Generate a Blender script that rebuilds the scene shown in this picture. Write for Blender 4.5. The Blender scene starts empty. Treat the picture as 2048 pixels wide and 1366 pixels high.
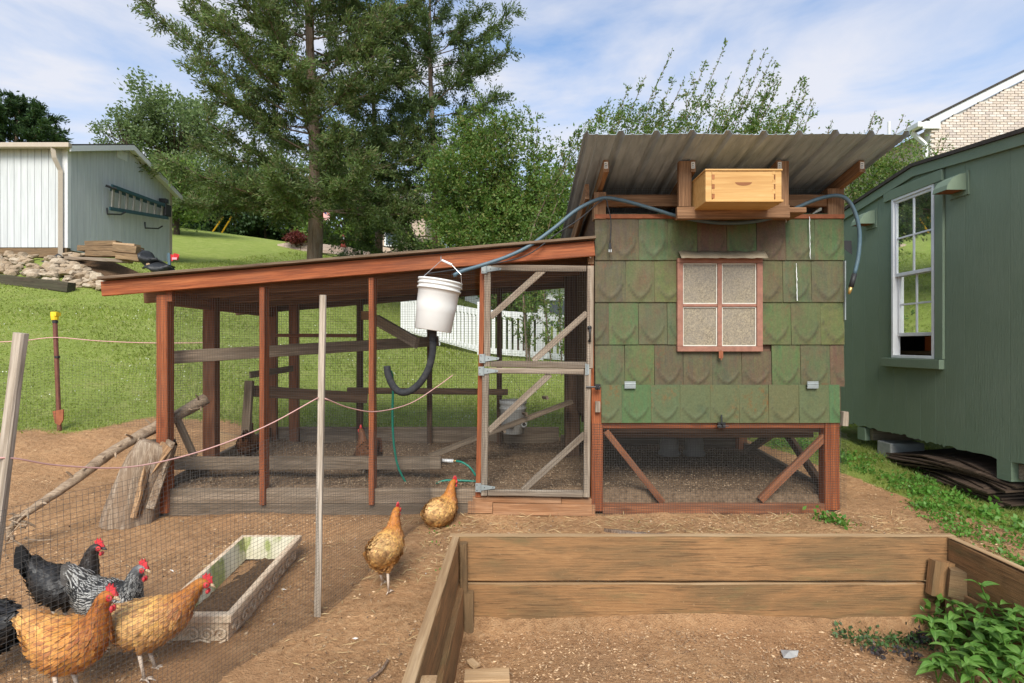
import bpy, math, random
import numpy as np
from mathutils import Vector, Matrix
random.seed(7); RNG = np.random.default_rng(7)
SC = bpy.context.scene
COL = SC.collection
# ---------------------------------------------------------------- camera
F, CX, CY, CZ = 1100.0, 1030.0, 690.0, 1.25      # focal length and principal point of the photograph (2048 px wide), eye height
cd = bpy.data.cameras.new('camera'); cam = bpy.data.objects.new('camera', cd); COL.objects.link(cam)
cam.location = (0, 0, CZ); cam.rotation_euler = (math.radians(90), 0, 0)
cd.sensor_width = 36.0; cd.lens = 36.0 * F / 2048.0
cd.shift_x = -(CX - 1024) / 2048.0; cd.shift_y = (CY - 683) / 2048.0
cd.clip_start = 0.05; cd.clip_end = 2000
SC.camera = cam
# ---------------------------------------------------------------- sky, sun, exposure
SUN_EL, SUN_AZ = math.radians(41), math.radians(182)   # azimuth clockwise from +Y: the sun stands behind the camera, to the left
w = bpy.data.worlds.new('World'); SC.world = w; w.use_nodes = True
nt = w.node_tree; nt.nodes.clear()
o_ = nt.nodes.new('ShaderNodeOutputWorld'); bg = nt.nodes.new('ShaderNodeBackground')
sky = nt.nodes.new('ShaderNodeTexSky'); sky.sky_type = 'NISHITA'; sky.sun_disc = False
sky.sun_elevation = SUN_EL; sky.sun_rotation = SUN_AZ; sky.air_density = 1.0; sky.dust_density = 1.6; sky.ozone_density = 2.2
tc = nt.nodes.new('ShaderNodeTexCoord'); mp = nt.nodes.new('ShaderNodeMapping')
mp.inputs['Scale'].default_value = (1.0, 1.0, 3.6); mp.inputs['Rotation'].default_value = (0.0, 0.16, 0.3); mp.inputs['Location'].default_value = (0.35, 0.1, 0.25)
nz = nt.nodes.new('ShaderNodeTexNoise'); nz.inputs['Scale'].default_value = 2.1; nz.inputs['Detail'].default_value = 7; nz.inputs['Roughness'].default_value = 0.55; nz.inputs['Distortion'].default_value = 0.35
rp = nt.nodes.new('ShaderNodeValToRGB'); rp.color_ramp.elements[0].position = 0.36; rp.color_ramp.elements[1].position = 0.62
rp.color_ramp.elements[0].color = (0.05, 0.05, 0.05, 1); rp.color_ramp.elements[1].color = (0.9, 0.9, 0.9, 1)
mx = nt.nodes.new('ShaderNodeMixRGB'); mx.inputs[2].default_value = (6.3, 6.35, 6.8, 1)
nt.links.new(tc.outputs['Generated'], mp.inputs['Vector']); nt.links.new(mp.outputs[0], nz.inputs['Vector'])
nt.links.new(nz.outputs[0], rp.inputs[0]); nt.links.new(rp.outputs[0], mx.inputs[0]); gn = nt.nodes.new('ShaderNodeMixRGB'); gn.blend_type = 'MULTIPLY'; gn.inputs[0].default_value = 1; gn.inputs[2].default_value = (1.22, 1.58, 1.78, 1); nt.links.new(sky.outputs[0], gn.inputs[1]); nt.links.new(gn.outputs[0], mx.inputs[1])
nt.links.new(mx.outputs[0], bg.inputs[0]); bg.inputs[1].default_value = 0.062; nt.links.new(bg.outputs[0], o_.inputs[0])
sl = bpy.data.lights.new('sun', 'SUN'); sl.energy = 2.0; sl.angle = math.radians(30); sl.color = (1.0, 0.94, 0.85)
so = bpy.data.objects.new('sun', sl); COL.objects.link(so)
sd = Vector((math.sin(SUN_AZ) * math.cos(SUN_EL), math.cos(SUN_AZ) * math.cos(SUN_EL), math.sin(SUN_EL)))
so.rotation_euler = sd.to_track_quat('Z', 'Y').to_euler(); so.location = (0, 0, 20)
SC.view_settings.view_transform = 'Standard'; SC.view_settings.look = 'None'; SC.view_settings.gamma = 1.0
SC.view_settings.use_curve_mapping = False; SC.view_settings.exposure = 1.15
SC.render.engine = 'CYCLES'; SC.cycles.max_bounces = 8; SC.cycles.transparent_max_bounces = 12
SC.cycles.use_denoising = True

# ---------------------------------------------------------------- small helpers
def W(px, py, Y): return Vector(((px - CX) * Y / F, Y, CZ - (py - CY) * Y / F))
def V(*a): return Vector(a)
def worigin(o):
    p = Vector((0, 0, 0))
    while o is not None: p += o.location; o = o.parent
    return p
def tag(o, label=None, cat=None, group=None, kind=None):
    if label: o['label'] = label
    if cat: o['category'] = cat
    if group: o['group'] = group
    if kind: o['kind'] = kind
    return o
def thing(name, label, cat, loc=(0, 0, 0), group=None, kind=None):
    o = bpy.data.objects.new(name, None); COL.objects.link(o); o.location = Vector(loc); o.empty_display_size = 0.1
    return tag(o, label, cat, group, kind)
def link_mesh(name, me, mat, parent=None, center=None):
    if mat is not None:
        for m_ in (mat if isinstance(mat, (list, tuple)) else [mat]): me.materials.append(MAT(m_))
    o = bpy.data.objects.new(name, me); COL.objects.link(o)
    c = Vector(center) if center is not None else Vector((0, 0, 0))
    if parent is not None: o.parent = parent; o.location = c - worigin(parent)
    else: o.location = c
    return o
def np_mesh(name, v, f, mat, parent=None, smooth=False, attrs=None, uv=None, mats=None, recenter=True):
    """v (N,3) array, f (M,k) array of one face size (or list of them), fast"""
    v = np.asarray(v, dtype=np.float64)
    c = (v.min(0) + v.max(0)) / 2 if recenter else np.zeros(3)
    me = bpy.data.meshes.new(name)
    fl = f if isinstance(f, list) else [f]
    fl = [np.asarray(a, dtype=np.int32) for a in fl if len(a)]
    nl = sum(a.size for a in fl); npoly = sum(len(a) for a in fl)
    me.vertices.add(len(v)); me.vertices.foreach_set('co', (v - c).astype(np.float32).ravel())
    me.loops.add(nl); me.polygons.add(npoly)
    me.loops.foreach_set('vertex_index', np.concatenate([a.ravel() for a in fl]))
    tot = np.concatenate([np.full(len(a), a.shape[1], np.int32) for a in fl])
    st = np.concatenate([[0], np.cumsum(tot)[:-1]]).astype(np.int32)
    me.polygons.foreach_set('loop_start', st); me.polygons.foreach_set('loop_total', tot)
    if mats is not None: me.polygons.foreach_set('material_index', np.asarray(mats, np.int32))
    if smooth: me.polygons.foreach_set('use_smooth', np.ones(npoly, bool))
    me.update(calc_edges=True)
    for k, a in (attrs or {}).items():
        at = me.attributes.new(k, 'FLOAT', 'POINT'); at.data.foreach_set('value', np.asarray(a, np.float32))
    if uv is not None:
        ul = me.uv_layers.new(name='UVMap'); idx = np.concatenate([a.ravel() for a in fl])
        ul.data.foreach_set('uv', np.asarray(uv, np.float32)[idx].ravel())
    me.validate()
    return link_mesh(name, me, mat, parent, c)
class MB:
    """collects vertices and faces in world coordinates; build() links them as one mesh object"""
    def __init__(s): s.v = []; s.f = []; s.mi = []
    def add(s, vs, fs, mi=0):
        n = len(s.v); s.v += [tuple(p) for p in vs]; s.f += [tuple(i + n for i in q) for q in fs]; s.mi += [mi] * len(fs); return s
    def box(s, a, b, mi=0):
        x0, y0, z0 = a; x1, y1, z1 = b
        return s.add([(x0,y0,z0),(x1,y0,z0),(x1,y1,z0),(x0,y1,z0),(x0,y0,z1),(x1,y0,z1),(x1,y1,z1),(x0,y1,z1)],
                     [(0,3,2,1),(4,5,6,7),(0,1,5,4),(1,2,6,5),(2,3,7,6),(3,0,4,7)], mi)
    def tube(s, pts, r, n=8, cap=True, mi=0):
        pts = [Vector(p) for p in pts]; k = len(pts); rr = r if isinstance(r, (list, tuple)) else [r] * k
        base = len(s.v); prev = None; fs = []; vs = []
        for i, p in enumerate(pts):
            t = (pts[min(i + 1, k - 1)] - pts[max(i - 1, 0)]); t = t.normalized() if t.length > 1e-9 else Vector((0, 0, 1))
            if prev is None:
                ref = Vector((0, 0, 1)) if abs(t.z) < .9 else Vector((1, 0, 0)); u = t.cross(ref).normalized()
            else:
                u = (prev - t * prev.dot(t)); u = u.normalized() if u.length > 1e-6 else t.orthogonal().normalized()
            prev = u; q = t.cross(u)
            for j in range(n):
                a = 2 * math.pi * j / n; vs.append(p + (u * math.cos(a) + q * math.sin(a)) * rr[i])
        for i in range(k - 1):
            for j in range(n): fs.append((i*n+j, i*n+(j+1) % n, (i+1)*n+(j+1) % n, (i+1)*n+j))
        if cap: fs.append(tuple(range(n))[::-1]); fs.append(tuple((k-1)*n+j for j in range(n)))
        return s.add(vs, fs, mi)
    def lathe(s, prof, org=(0, 0, 0), n=24, M=None, mi=0):
        vs = []; fs = []; k = len(prof)
        for r, z in prof:
            for j in range(n):
                a = 2 * math.pi * j / n; vs.append(Vector((r * math.cos(a), r * math.sin(a), z)))
        for i in range(k - 1):
            for j in range(n): fs.append((i*n+j, i*n+(j+1) % n, (i+1)*n+(j+1) % n, (i+1)*n+j))
        if M is not None: vs = [M @ p for p in vs]
        return s.add([p + Vector(org) for p in vs], fs, mi)
    def prism(s, pts, d, mi=0):
        """polygon pts extruded by vector d"""
        pts = [Vector(p) for p in pts]; d = Vector(d); n = len(pts)
        return s.add(pts + [p + d for p in pts], [tuple(range(n))[::-1], tuple(range(n, 2*n))] + [(i, (i+1) % n, (i+1) % n + n, i+n) for i in range(n)], mi)
    def build(s, name, mat, parent=None, smooth=False, bevel=0):
        v = np.array(s.v, dtype=float); c = (v.min(0) + v.max(0)) / 2
        me = bpy.data.meshes.new(name); me.from_pydata((v - c).tolist(), [], s.f)
        if any(s.mi): me.polygons.foreach_set('material_index', s.mi)
        if smooth: me.polygons.foreach_set('use_smooth', [True] * len(s.f))
        me.update(); o = link_mesh(name, me, mat, parent, c)
        if bevel:
            bm = o.modifiers.new('bevel', 'BEVEL'); bm.width = bevel; bm.segments = 2; bm.limit_method = 'ANGLE'; bm.angle_limit = math.radians(40)
        return o
def board(name, a, b, w_, t_, mat, parent=None, up=(0, 0, 1), rough=0.0015, cham=None, seg=None, wob=0.0):
    """plank from a to b (centre line): w_ wide along up, t_ thick; chamfered and slightly uneven; local X is the grain"""
    a = Vector(a); b = Vector(b); L = (b - a).length; ex = (b - a).normalized(); u = Vector(up); u = (u - ex * u.dot(ex)).normalized(); e3 = ex.cross(u)
    ch = cham if cham is not None else min(.004, t_ * .15, w_ * .15); n = seg or max(2, min(14, int(L / .18)))
    hw, ht = w_ / 2, t_ / 2
    sec = [(hw - ch, -ht), (hw, -ht + ch), (hw, ht - ch), (hw - ch, ht), (-hw + ch, ht), (-hw, ht - ch), (-hw, -ht + ch), (-hw + ch, -ht)]
    vs = []; fs = []
    for i in range(n + 1):
        x = -L / 2 + L * i / n; dw = random.uniform(-wob, wob); dt = random.uniform(-wob, wob)
        for (p, q) in sec: vs.append((x, p + dw + random.uniform(-rough, rough), q + dt + random.uniform(-rough, rough)))
    for i in range(n):
        for j in range(8): fs.append((i*8+j, i*8+(j+1) % 8, (i+1)*8+(j+1) % 8, (i+1)*8+j))
    fs.append(tuple(range(8))[::-1]); fs.append(tuple(n*8+j for j in range(8)))
    me = bpy.data.meshes.new(name); me.from_pydata(vs, [], fs); me.update()
    o = link_mesh(name, me, mat, parent, (a + b) / 2)
    o.rotation_mode = 'QUATERNION'; o.rotation_quaternion = Matrix((ex, u, e3)).transposed().to_quaternion()
    return o
def spline(pts, n=8):
    """Catmull-Rom through pts"""
    P = [Vector(p) for p in pts]; P = [P[0] * 2 - P[1]] + P + [P[-1] * 2 - P[-2]]; out = []
    for i in range(1, len(P) - 2):
        for k in range(n):
            t = k / n; p0, p1, p2, p3 = P[i-1], P[i], P[i+1], P[i+2]
            out.append(0.5 * ((2*p1) + (p2-p0)*t + (2*p0-5*p1+4*p2-p3)*t*t + (-p0+3*p1-3*p2+p3)*t**3))
    out.append(P[-2]); return out
def wires(name, lines, r, mat, parent=None, n=3):
    """many thin wires as one mesh; lines: list of (K,3) arrays"""
    vs = []; fs = []; off = 0
    for L in lines:
        L = np.asarray(L, float); k = len(L)
        t = np.gradient(L, axis=0); t /= np.maximum(np.linalg.norm(t, axis=1, keepdims=True), 1e-9)
        ref = np.where(np.abs(t[:, 2:3]) < .8, np.array([[0, 0, 1.]]), np.array([[1., 0, 0]]))
        ref = np.repeat(ref[:1], k, 0) if abs(t[0, 2]) < .8 or True else ref
        u = np.cross(t, ref); u /= np.maximum(np.linalg.norm(u, axis=1, keepdims=True), 1e-9); q = np.cross(t, u)
        for j in range(n):
            a = 2 * math.pi * j / n; vs.append(L + (u * math.cos(a) + q * math.sin(a)) * r)
        i = np.arange(k - 1)
        for j in range(n):
            j2 = (j + 1) % n; fs.append(np.stack([off + j*k + i, off + j2*k + i, off + j2*k + i + 1, off + j*k + i + 1], 1))
        off += n * k
    return np_mesh(name, np.concatenate(vs), np.concatenate(fs), mat, parent)
def mesh_panel(name, o, ex, ez, lx, lz, mat, parent, cell=.018, r=.0007, clip=None, seg=1, warp=0.0):
    """flat hardware cloth: origin o, unit axes ex ez, size lx lz; clip(u)->(v0,v1) limits the upright wires"""
    o = np.array(o, float); ex = np.array(ex, float); ez = np.array(ez, float); nn = np.cross(ex, ez); lines = []
    rg = np.random.default_rng(abs(hash(name)) % 1000 + int(lx * 100))
    def P(u, v): 
        d = warp * (np.sin(u * 5.1 + 1) * np.sin(v * 6.3 + .4))
        return o + np.outer(u, ex) + np.outer(v, ez) + np.outer(d, nn)
    for i in range(int(lx / cell) + 1):
        u = i * cell; v0, v1 = clip(u) if clip else (0, lz)
        if v1 > v0: vv = np.linspace(v0, v1, seg + 1); lines.append(P(np.full(seg + 1, u), vv))
    for j in range(int(lz / cell) + 1):
        v = j * cell; us = [0, lx]
        if clip:
            uu = [u for u in np.linspace(0, lx, 60) if clip(u)[0] <= v <= clip(u)[1]]
            if len(uu) < 2: continue
            us = [min(uu), max(uu)]
        u2 = np.linspace(us[0], us[1], seg + 1); lines.append(P(u2, np.full(seg + 1, v)))
    return wires(name, lines, r, mat, parent)

# ---------------------------------------------------------------- materials
_M = {}; _MF = {}
def MAT(m): 
    if not isinstance(m, str): return m
    if m not in _M: _M[m] = _MF[m](m)
    return _M[m]
class NT:
    def __init__(s, name, rough=.8, spec=.3, metal=0.0):
        s.m = bpy.data.materials.new(name); s.m.use_nodes = True; s.t = s.m.node_tree; s.t.nodes.clear()
        s.out = s.n('ShaderNodeOutputMaterial'); s.b = s.n('ShaderNodeBsdfPrincipled'); s.l(s.b.outputs[0], s.out.inputs[0])
        s.b.inputs['Roughness'].default_value = rough; s.b.inputs['Specular IOR Level'].default_value = spec; s.b.inputs['Metallic'].default_value = metal
    def n(s, k): return s.t.nodes.new(k)
    def l(s, a, b): s.t.links.new(a, b)
    def set(s, sock, v):
        if hasattr(v, 'is_output') or hasattr(v, 'links'): s.l(v, sock)
        elif isinstance(v, (tuple, list)) and len(v) == 3 and sock.type == 'RGBA': sock.default_value = (*v, 1)
        else: sock.default_value = v
    def coord(s, k='Object', rnd=True):
        c = s.n('ShaderNodeTexCoord').outputs[k]
        if not rnd: return c
        oi = s.n('ShaderNodeObjectInfo'); sc = s.n('ShaderNodeMath'); sc.operation = 'MULTIPLY'; sc.inputs[1].default_value = 37.0; s.l(oi.outputs['Random'], sc.inputs[0])
        va = s.n('ShaderNodeVectorMath'); va.operation = 'ADD'; s.l(c, va.inputs[0]); s.l(sc.outputs[0], va.inputs[1]); return va.outputs[0]
    def rand(s): return s.n('ShaderNodeObjectInfo').outputs['Random']
    def island(s): return s.n('ShaderNodeNewGeometry').outputs['Random Per Island']
    def attr(s, k): a = s.n('ShaderNodeAttribute'); a.attribute_name = k; return a.outputs['Fac']
    def map(s, v, sc=(1, 1, 1), loc=(0, 0, 0)):
        m = s.n('ShaderNodeMapping'); s.l(v, m.inputs[0]); m.inputs['Scale'].default_value = sc; m.inputs['Location'].default_value = loc; return m.outputs[0]
    def noise(s, v, sc=5, det=4, ro=.55, dist=0):
        k = s.n('ShaderNodeTexNoise'); s.l(v, k.inputs['Vector']); k.inputs['Scale'].default_value = sc; k.inputs['Detail'].default_value = det; k.inputs['Roughness'].default_value = ro; k.inputs['Distortion'].default_value = dist; return k.outputs[0]
    def voro(s, v, sc=5, out='Distance', feat='F1'):
        k = s.n('ShaderNodeTexVoronoi'); k.feature = feat; s.l(v, k.inputs['Vector']); k.inputs['Scale'].default_value = sc; return k.outputs[out]
    def ramp(s, f, st):
        r = s.n('ShaderNodeValToRGB'); s.l(f, r.inputs[0]); e = r.color_ramp.elements
        while len(e) < len(st): e.new(.5)
        for i, (p, c) in enumerate(st): e[i].position = p; e[i].color = (*c, 1) if isinstance(c, (tuple, list)) else (c, c, c, 1)
        return r.outputs[0]
    def mix(s, f, a, b, mode='MIX'):
        m = s.n('ShaderNodeMixRGB'); m.blend_type = mode; s.set(m.inputs[0], f); s.set(m.inputs[1], a); s.set(m.inputs[2], b); return m.outputs[0]
    def math(s, op, a, b=0.0):
        m = s.n('ShaderNodeMath'); m.operation = op; s.set(m.inputs[0], a); s.set(m.inputs[1], b); return m.outputs[0]
    def hsv(s, c, h=.5, sa=1, v=1):
        k = s.n('ShaderNodeHueSaturation'); s.set(k.inputs['Hue'], h); s.set(k.inputs['Saturation'], sa); s.set(k.inputs['Value'], v); s.set(k.inputs['Color'], c); return k.outputs[0]
    def color(s, c): s.set(s.b.inputs['Base Color'], c); return s
    def bump(s, h, st=.3, d=.01):
        k = s.n('ShaderNodeBump'); k.inputs['Strength'].default_value = st; k.inputs['Distance'].default_value = d; s.l(h, k.inputs['Height']); s.l(k.outputs[0], s.b.inputs['Normal']); return s
def defmat(name):
    def deco(f): _MF[name] = f; return f
    return deco
def wood(name, base, dark, light, stain=None, stain_amt=.5, rough=.8, grain=1.0, bump=.35, knots=True, vmin=.8, vmax=1.15, sc=1.0, vert=False):
    def f(nm):
        k = NT(nm, rough, .25); c = k.coord()
        if vert:
            sp = k.n('ShaderNodeSeparateXYZ'); k.l(c, sp.inputs[0]); cb_ = k.n('ShaderNodeCombineXYZ'); k.l(sp.outputs[2], cb_.inputs[0]); k.l(sp.outputs[0], cb_.inputs[1]); k.l(sp.outputs[1], cb_.inputs[2]); c = cb_.outputs[0]
        g1 = k.noise(k.map(c, (.8*sc, 17*sc, 17*sc)), 1.6, 6, .62, .3); g2 = k.noise(k.map(c, (3*sc, 95*sc, 95*sc)), 1.5, 4, .6)
        col = k.ramp(g1, [(.28, dark), (.5, base), (.74, light)])
        col = k.mix(k.ramp(g2, [(.42, .0), (.60, .7 * grain)]), col, dark); g3 = k.noise(k.map(c, (2.2*sc, 38*sc, 38*sc)), 1.7, 5, .65, .2); col = k.mix(k.ramp(g3, [(.55, 0.0), (.66, .6 * grain)]), col, dark)
        if stain is not None: col = k.mix(k.ramp(k.noise(k.map(c, (1.0, 3, 3)), 2.2, 5, .65), [(.42, 0.0), (.72, stain_amt)]), col, stain)
        if knots: col = k.mix(k.ramp(k.voro(k.map(c, (1.6, 5, 5)), 1.5), [(.06, .75), (.16, 0.0)]), col, dark)
        col = k.hsv(col, .5, 1, k.math('ADD', k.math('MULTIPLY', k.rand(), vmax - vmin), vmin)); k.color(col)
        h = k.math('ADD', g1, k.math('MULTIPLY', g2, .8)); return k.bump(h, bump, .006).m
    _MF[name] = f
wood('wood_stain', (.35, .098, .032), (.16, .042, .016), (.46, .155, .055), (.22, .10, .055), .35, .62)
wood('wood_stain_dull', (.33, .125, .055), (.14, .052, .025), (.43, .18, .085), (.2, .13, .09), .6, .75)
wood('wood_grey', (.33, .27, .205), (.15, .11, .08), (.46, .39, .31), (.25, .18, .12), .5, .9)
wood('wood_old', (.27, .20, .14), (.11, .078, .05), (.38, .295, .21), (.2, .165, .125), .5, .9)
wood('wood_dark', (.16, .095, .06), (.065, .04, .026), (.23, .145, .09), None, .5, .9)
def bedwood(name, o1, o2, dk):
    def f(nm):
        k = NT(nm, .85, .2); c = k.coord(); bl = k.noise(k.map(c, (1.1, 4.5, 4.5)), 1.5, 6, .68, .6); gr = k.noise(k.map(c, (2.6, 70, 70), (2, 0, 0)), 1.5, 6, .7, .35); fn = k.noise(k.map(c, (5, 170, 170)), 1.3, 4, .65); sp = k.noise(c, 60, 6, .75)
        col = k.ramp(bl, [(.30, dk), (.44, tuple((p + q) / 2 for p, q in zip(dk, o1))), (.56, o1), (.74, o2)])
        col = k.mix(k.math('MULTIPLY', k.ramp(gr, [(.52, 0.0), (.60, .8)]), k.ramp(k.noise(k.map(c, (.8, 6, 6), (4, 4, 4)), 1.4, 4, .6), [(.38, .15), (.6, 1.0)])), col, (.095, .055, .028))
        col = k.mix(k.ramp(fn, [(.5, 0.0), (.66, .4)]), col, (.13, .08, .042)); col = k.mix(k.ramp(sp, [(.62, 0.0), (.72, .5)]), col, (.52, .36, .2))
        col = k.mix(k.ramp(k.noise(k.map(c, (1.6, 5, 5), (7, 7, 7)), 1.6, 5, .65), [(.58, 0.0), (.75, .5)]), col, (.125, .125, .055))
        kn = k.voro(k.map(c, (1.3, 4.2, 4.2)), 1.4); col = k.mix(k.ramp(kn, [(.05, .8), (.14, 0.0)]), col, (.085, .05, .028))
        col = k.hsv(col, .5, 1, k.math('ADD', k.math('MULTIPLY', k.rand(), .25), .9)); k.color(col); return k.bump(k.math('ADD', gr, k.math('MULTIPLY', fn, .7)), .6, .006).m
    _MF[name] = f
bedwood('wood_bed', (.285, .152, .066), (.37, .21, .093), (.135, .092, .046))
bedwood('wood_bed_dark', (.20, .125, .062), (.28, .17, .085), (.09, .065, .038))
wood('wood_pale_toplit', (.47, .31, .165), (.30, .18, .09), (.62, .45, .27), None, .5, .85, .7, .4)  # pale wood; on bed edges its tone paints in light from above
wood('wood_brown', (.30, .165, .085), (.14, .07, .035), (.40, .235, .13), None, .5, .8)
wood('wood_pine', (.58, .345, .125), (.43, .22, .068), (.66, .43, .185), None, .5, .5, .5, .15, True, .95, 1.05)
wood('wood_dovetail', (.30, .115, .04), (.17, .06, .02), (.36, .16, .06), None, .5, .55, .5, .15, False)
wood('wood_stake', (.42, .355, .28), (.22, .175, .13), (.54, .47, .39), None, .5, .9)
wood('wood_threshold', (.38, .195, .095), (.2, .09, .04), (.5, .29, .16), (.3, .2, .13), .5, .85)
wood('timber_old', (.27, .17, .09), (.11, .07, .04), (.40, .27, .15), (.15, .11, .07), .5, .9)
wood('timber_dark', (.09, .07, .05), (.035, .028, .02), (.14, .11, .08), (.1, .11, .06), .4, .95)
wood('roof_board', (.19, .13, .085), (.085, .055, .035), (.25, .175, .12), (.11, .085, .05), .6, .9)
wood('plywood_sheet', (.115, .075, .05), (.045, .03, .02), (.17, .115, .08), (.08, .055, .04), .5, .85)
wood('bark', (.23, .155, .105), (.08, .05, .035), (.33, .25, .185), (.3, .27, .24), .4, .95, 1, 1.0, False, vert=True)
wood('log_bark', (.42, .31, .21), (.17, .115, .075), (.54, .42, .31), (.35, .26, .17), .6, .9, .8, .6)
wood('stump_wood', (.36, .28, .20), (.13, .085, .055), (.52, .44, .35), (.22, .14, .085), .8, .9, 1.0, 1.0, vert=True)
wood('stump_split', (.42, .25, .13), (.17, .10, .055), (.52, .36, .21), (.3, .2, .12), .5, .9, 1, .8)
def plain(name, col, rough=.6, spec=.3, metal=0.0, var=.12, vs=20, bump=.0, dirt=None, dirt_amt=.4):
    def f(nm):
        k = NT(nm, rough, spec, metal); c = k.coord()
        n1 = k.noise(c, vs, 5, .6); cc = k.mix(1.0, col, k.ramp(n1, [(.25, 1 - var), (.75, 1 + var)]), 'MULTIPLY')
        if dirt is not None: cc = k.mix(k.ramp(k.noise(c, vs * .35, 6, .65), [(.45, 0.0), (.75, dirt_amt)]), cc, dirt)
        k.color(cc)
        if bump: k.bump(n1, bump, .004)
        return k.m
    _MF[name] = f
plain('wire_black', (.075, .07, .065), .55, .3); plain('wire_steel', (.10, .095, .09), .5, .4)
plain('galv', (.30, .33, .325), .5, .5, .4, .15, 30, 0, (.24, .27, .26), .6)
plain('black_metal', (.015, .015, .016), .4, .5); plain('black_plastic', (.025, .025, .027), .55, .4)
plain('foam_black', (.03, .031, .034), .9, .2, 0, .2, 60, .3, (.09, .085, .08), .5)
plain('hose_blue', (.075, .13, .165), .45, .4, 0, .1, 30, 0, (.16, .18, .18), .4); plain('hose_green', (.0, .20, .135), .4, .5)
plain('brass', (.6, .42, .16), .35, .5, .8); plain('chrome', (.6, .6, .58), .3, .5, .8)
plain('bucket_white', (.74, .74, .715), .4, .4, 0, .03, 8, 0, (.6, .57, .5), .35); plain('bucket_grey', (.40, .40, .38), .5, .4, 0, .1, 8, 0, (.25, .21, .17), .6); plain('waterer_grey', (.20, .19, .175), .6, .3, 0, .2, 10, 0, (.12, .09, .07), .7)
plain("white_vinyl", (.70, .70, .69), .5, .35, 0, .04, 10); plain('white_paint', (.72, .73, .73), .55, .3, 0, .06, 14, 0, (.45, .43, .38), .25)
plain('paper', (.70, .70, .66), .8, .2); plain('ink', (.08, .08, .08), .8, .2)
plain('string_pink', (.62, .36, .32), .8, .2); plain('yellow_plastic', (.80, .56, .02), .5, .4)
plain('post_red', (.16, .062, .045), .7, .3, 0, .2, 20, .1, (.24, .1, .05), .6); plain('rust', (.28, .10, .05), .85, .2, 0, .3, 25, .3)
plain('comb_red', (.62, .035, .045), .55, .4, 0, .2, 80, .3, (.75, .16, .15), .5); plain('beak_horn', (.55, .40, .24), .45, .4); plain('beak_dark', (.05, .045, .045), .4, .4)
plain('hen_leg', (.52, .42, .33), .6, .3, 0, .2, 60, .2); plain('eye_amber', (.32, .11, .02), .15, .6); plain('eye_black', (.01, .01, .01), .1, .6)
plain('tarp', (.02, .021, .023), .5, .4, 0, .3, 12, .3); plain('tarp_tan', (.42, .28, .16), .7, .3)
plain('shed_tan', (.45, .38, .30), .6, .3, 0, .06, 10); plain('roof_dark', (.06, .052, .045), .9, .2, 0, .3, 20, .4)
plain('ladder_blue', (.035, .085, .10), .5, .4); plain('ladder_metal', (.36, .33, .28), .45, .5, .3, .2, 20)
plain('flag_red', (.65, .06, .06), .7, .2); plain('flag_pink', (.75, .35, .4), .7, .2); plain('flag_white', (.75, .74, .72), .7, .2); plain('flag_blue', (.03, .04, .16), .7, .2)
plain('marker_yellow', (.75, .40, .015), .5, .4); plain('ornament_red', (.30, .045, .035), .6, .3)
plain('gravel_grey', (.3, .29, .28), .9, .2); plain('concrete', (.30, .30, .28), .9, .2, 0, .2, 15, .4)
plain('interior_dark', (.05, .035, .025), .9, .2, 0, .3, 6); plain('orange_box', (.55, .13, .03), .6, .3); plain('tan_box', (.28, .17, .08), .7, .3)
plain('cloth_white', (.6, .59, .56), .9, .1); plain('putty', (.62, .60, .52), .7, .3, 0, .15, 50, .4)
plain('frame_rose', (.31, .145, .10), .7, .3, 0, .25, 25, .3, (.21, .10, .07), .6)
plain('flashing', (.30, .245, .165), .6, .35, .15, .25, 18, .2, (.17, .12, .07), .6)
plain('house_far_white', (.62, .63, .64), .6, .3, 0, .04, 3); plain('roof_grey', (.22, .22, .23), .9, .2, 0, .2, 6, .3); plain('glass_far', (.05, .06, .07), .1, .6)
plain('feather_white', (.72, .70, .66), .8, .2); plain('plastic_scrap', (.34, .335, .32), .6, .3, 0, .2, 30, .3)
plain('house_tan', (.45, .34, .27), .8, .2, 0, .15, 4); plain('dark_bark', (.075, .055, .04), .95, .1, 0, .35, 9, .6)
@defmat('metal_roof')
def _(nm):
    k = NT(nm, .5, .5, .12); c = k.coord(rnd=False)
    s = k.noise(k.map(c, (9, .8, 9)), 3, 5, .6); k.color(k.ramp(s, [(.3, (.30, .38, .46)), (.7, (.48, .58, .68))]))
    k.set(k.b.inputs['Roughness'], k.ramp(s, [(.3, .36), (.7, .55)])); return k.m
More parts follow.
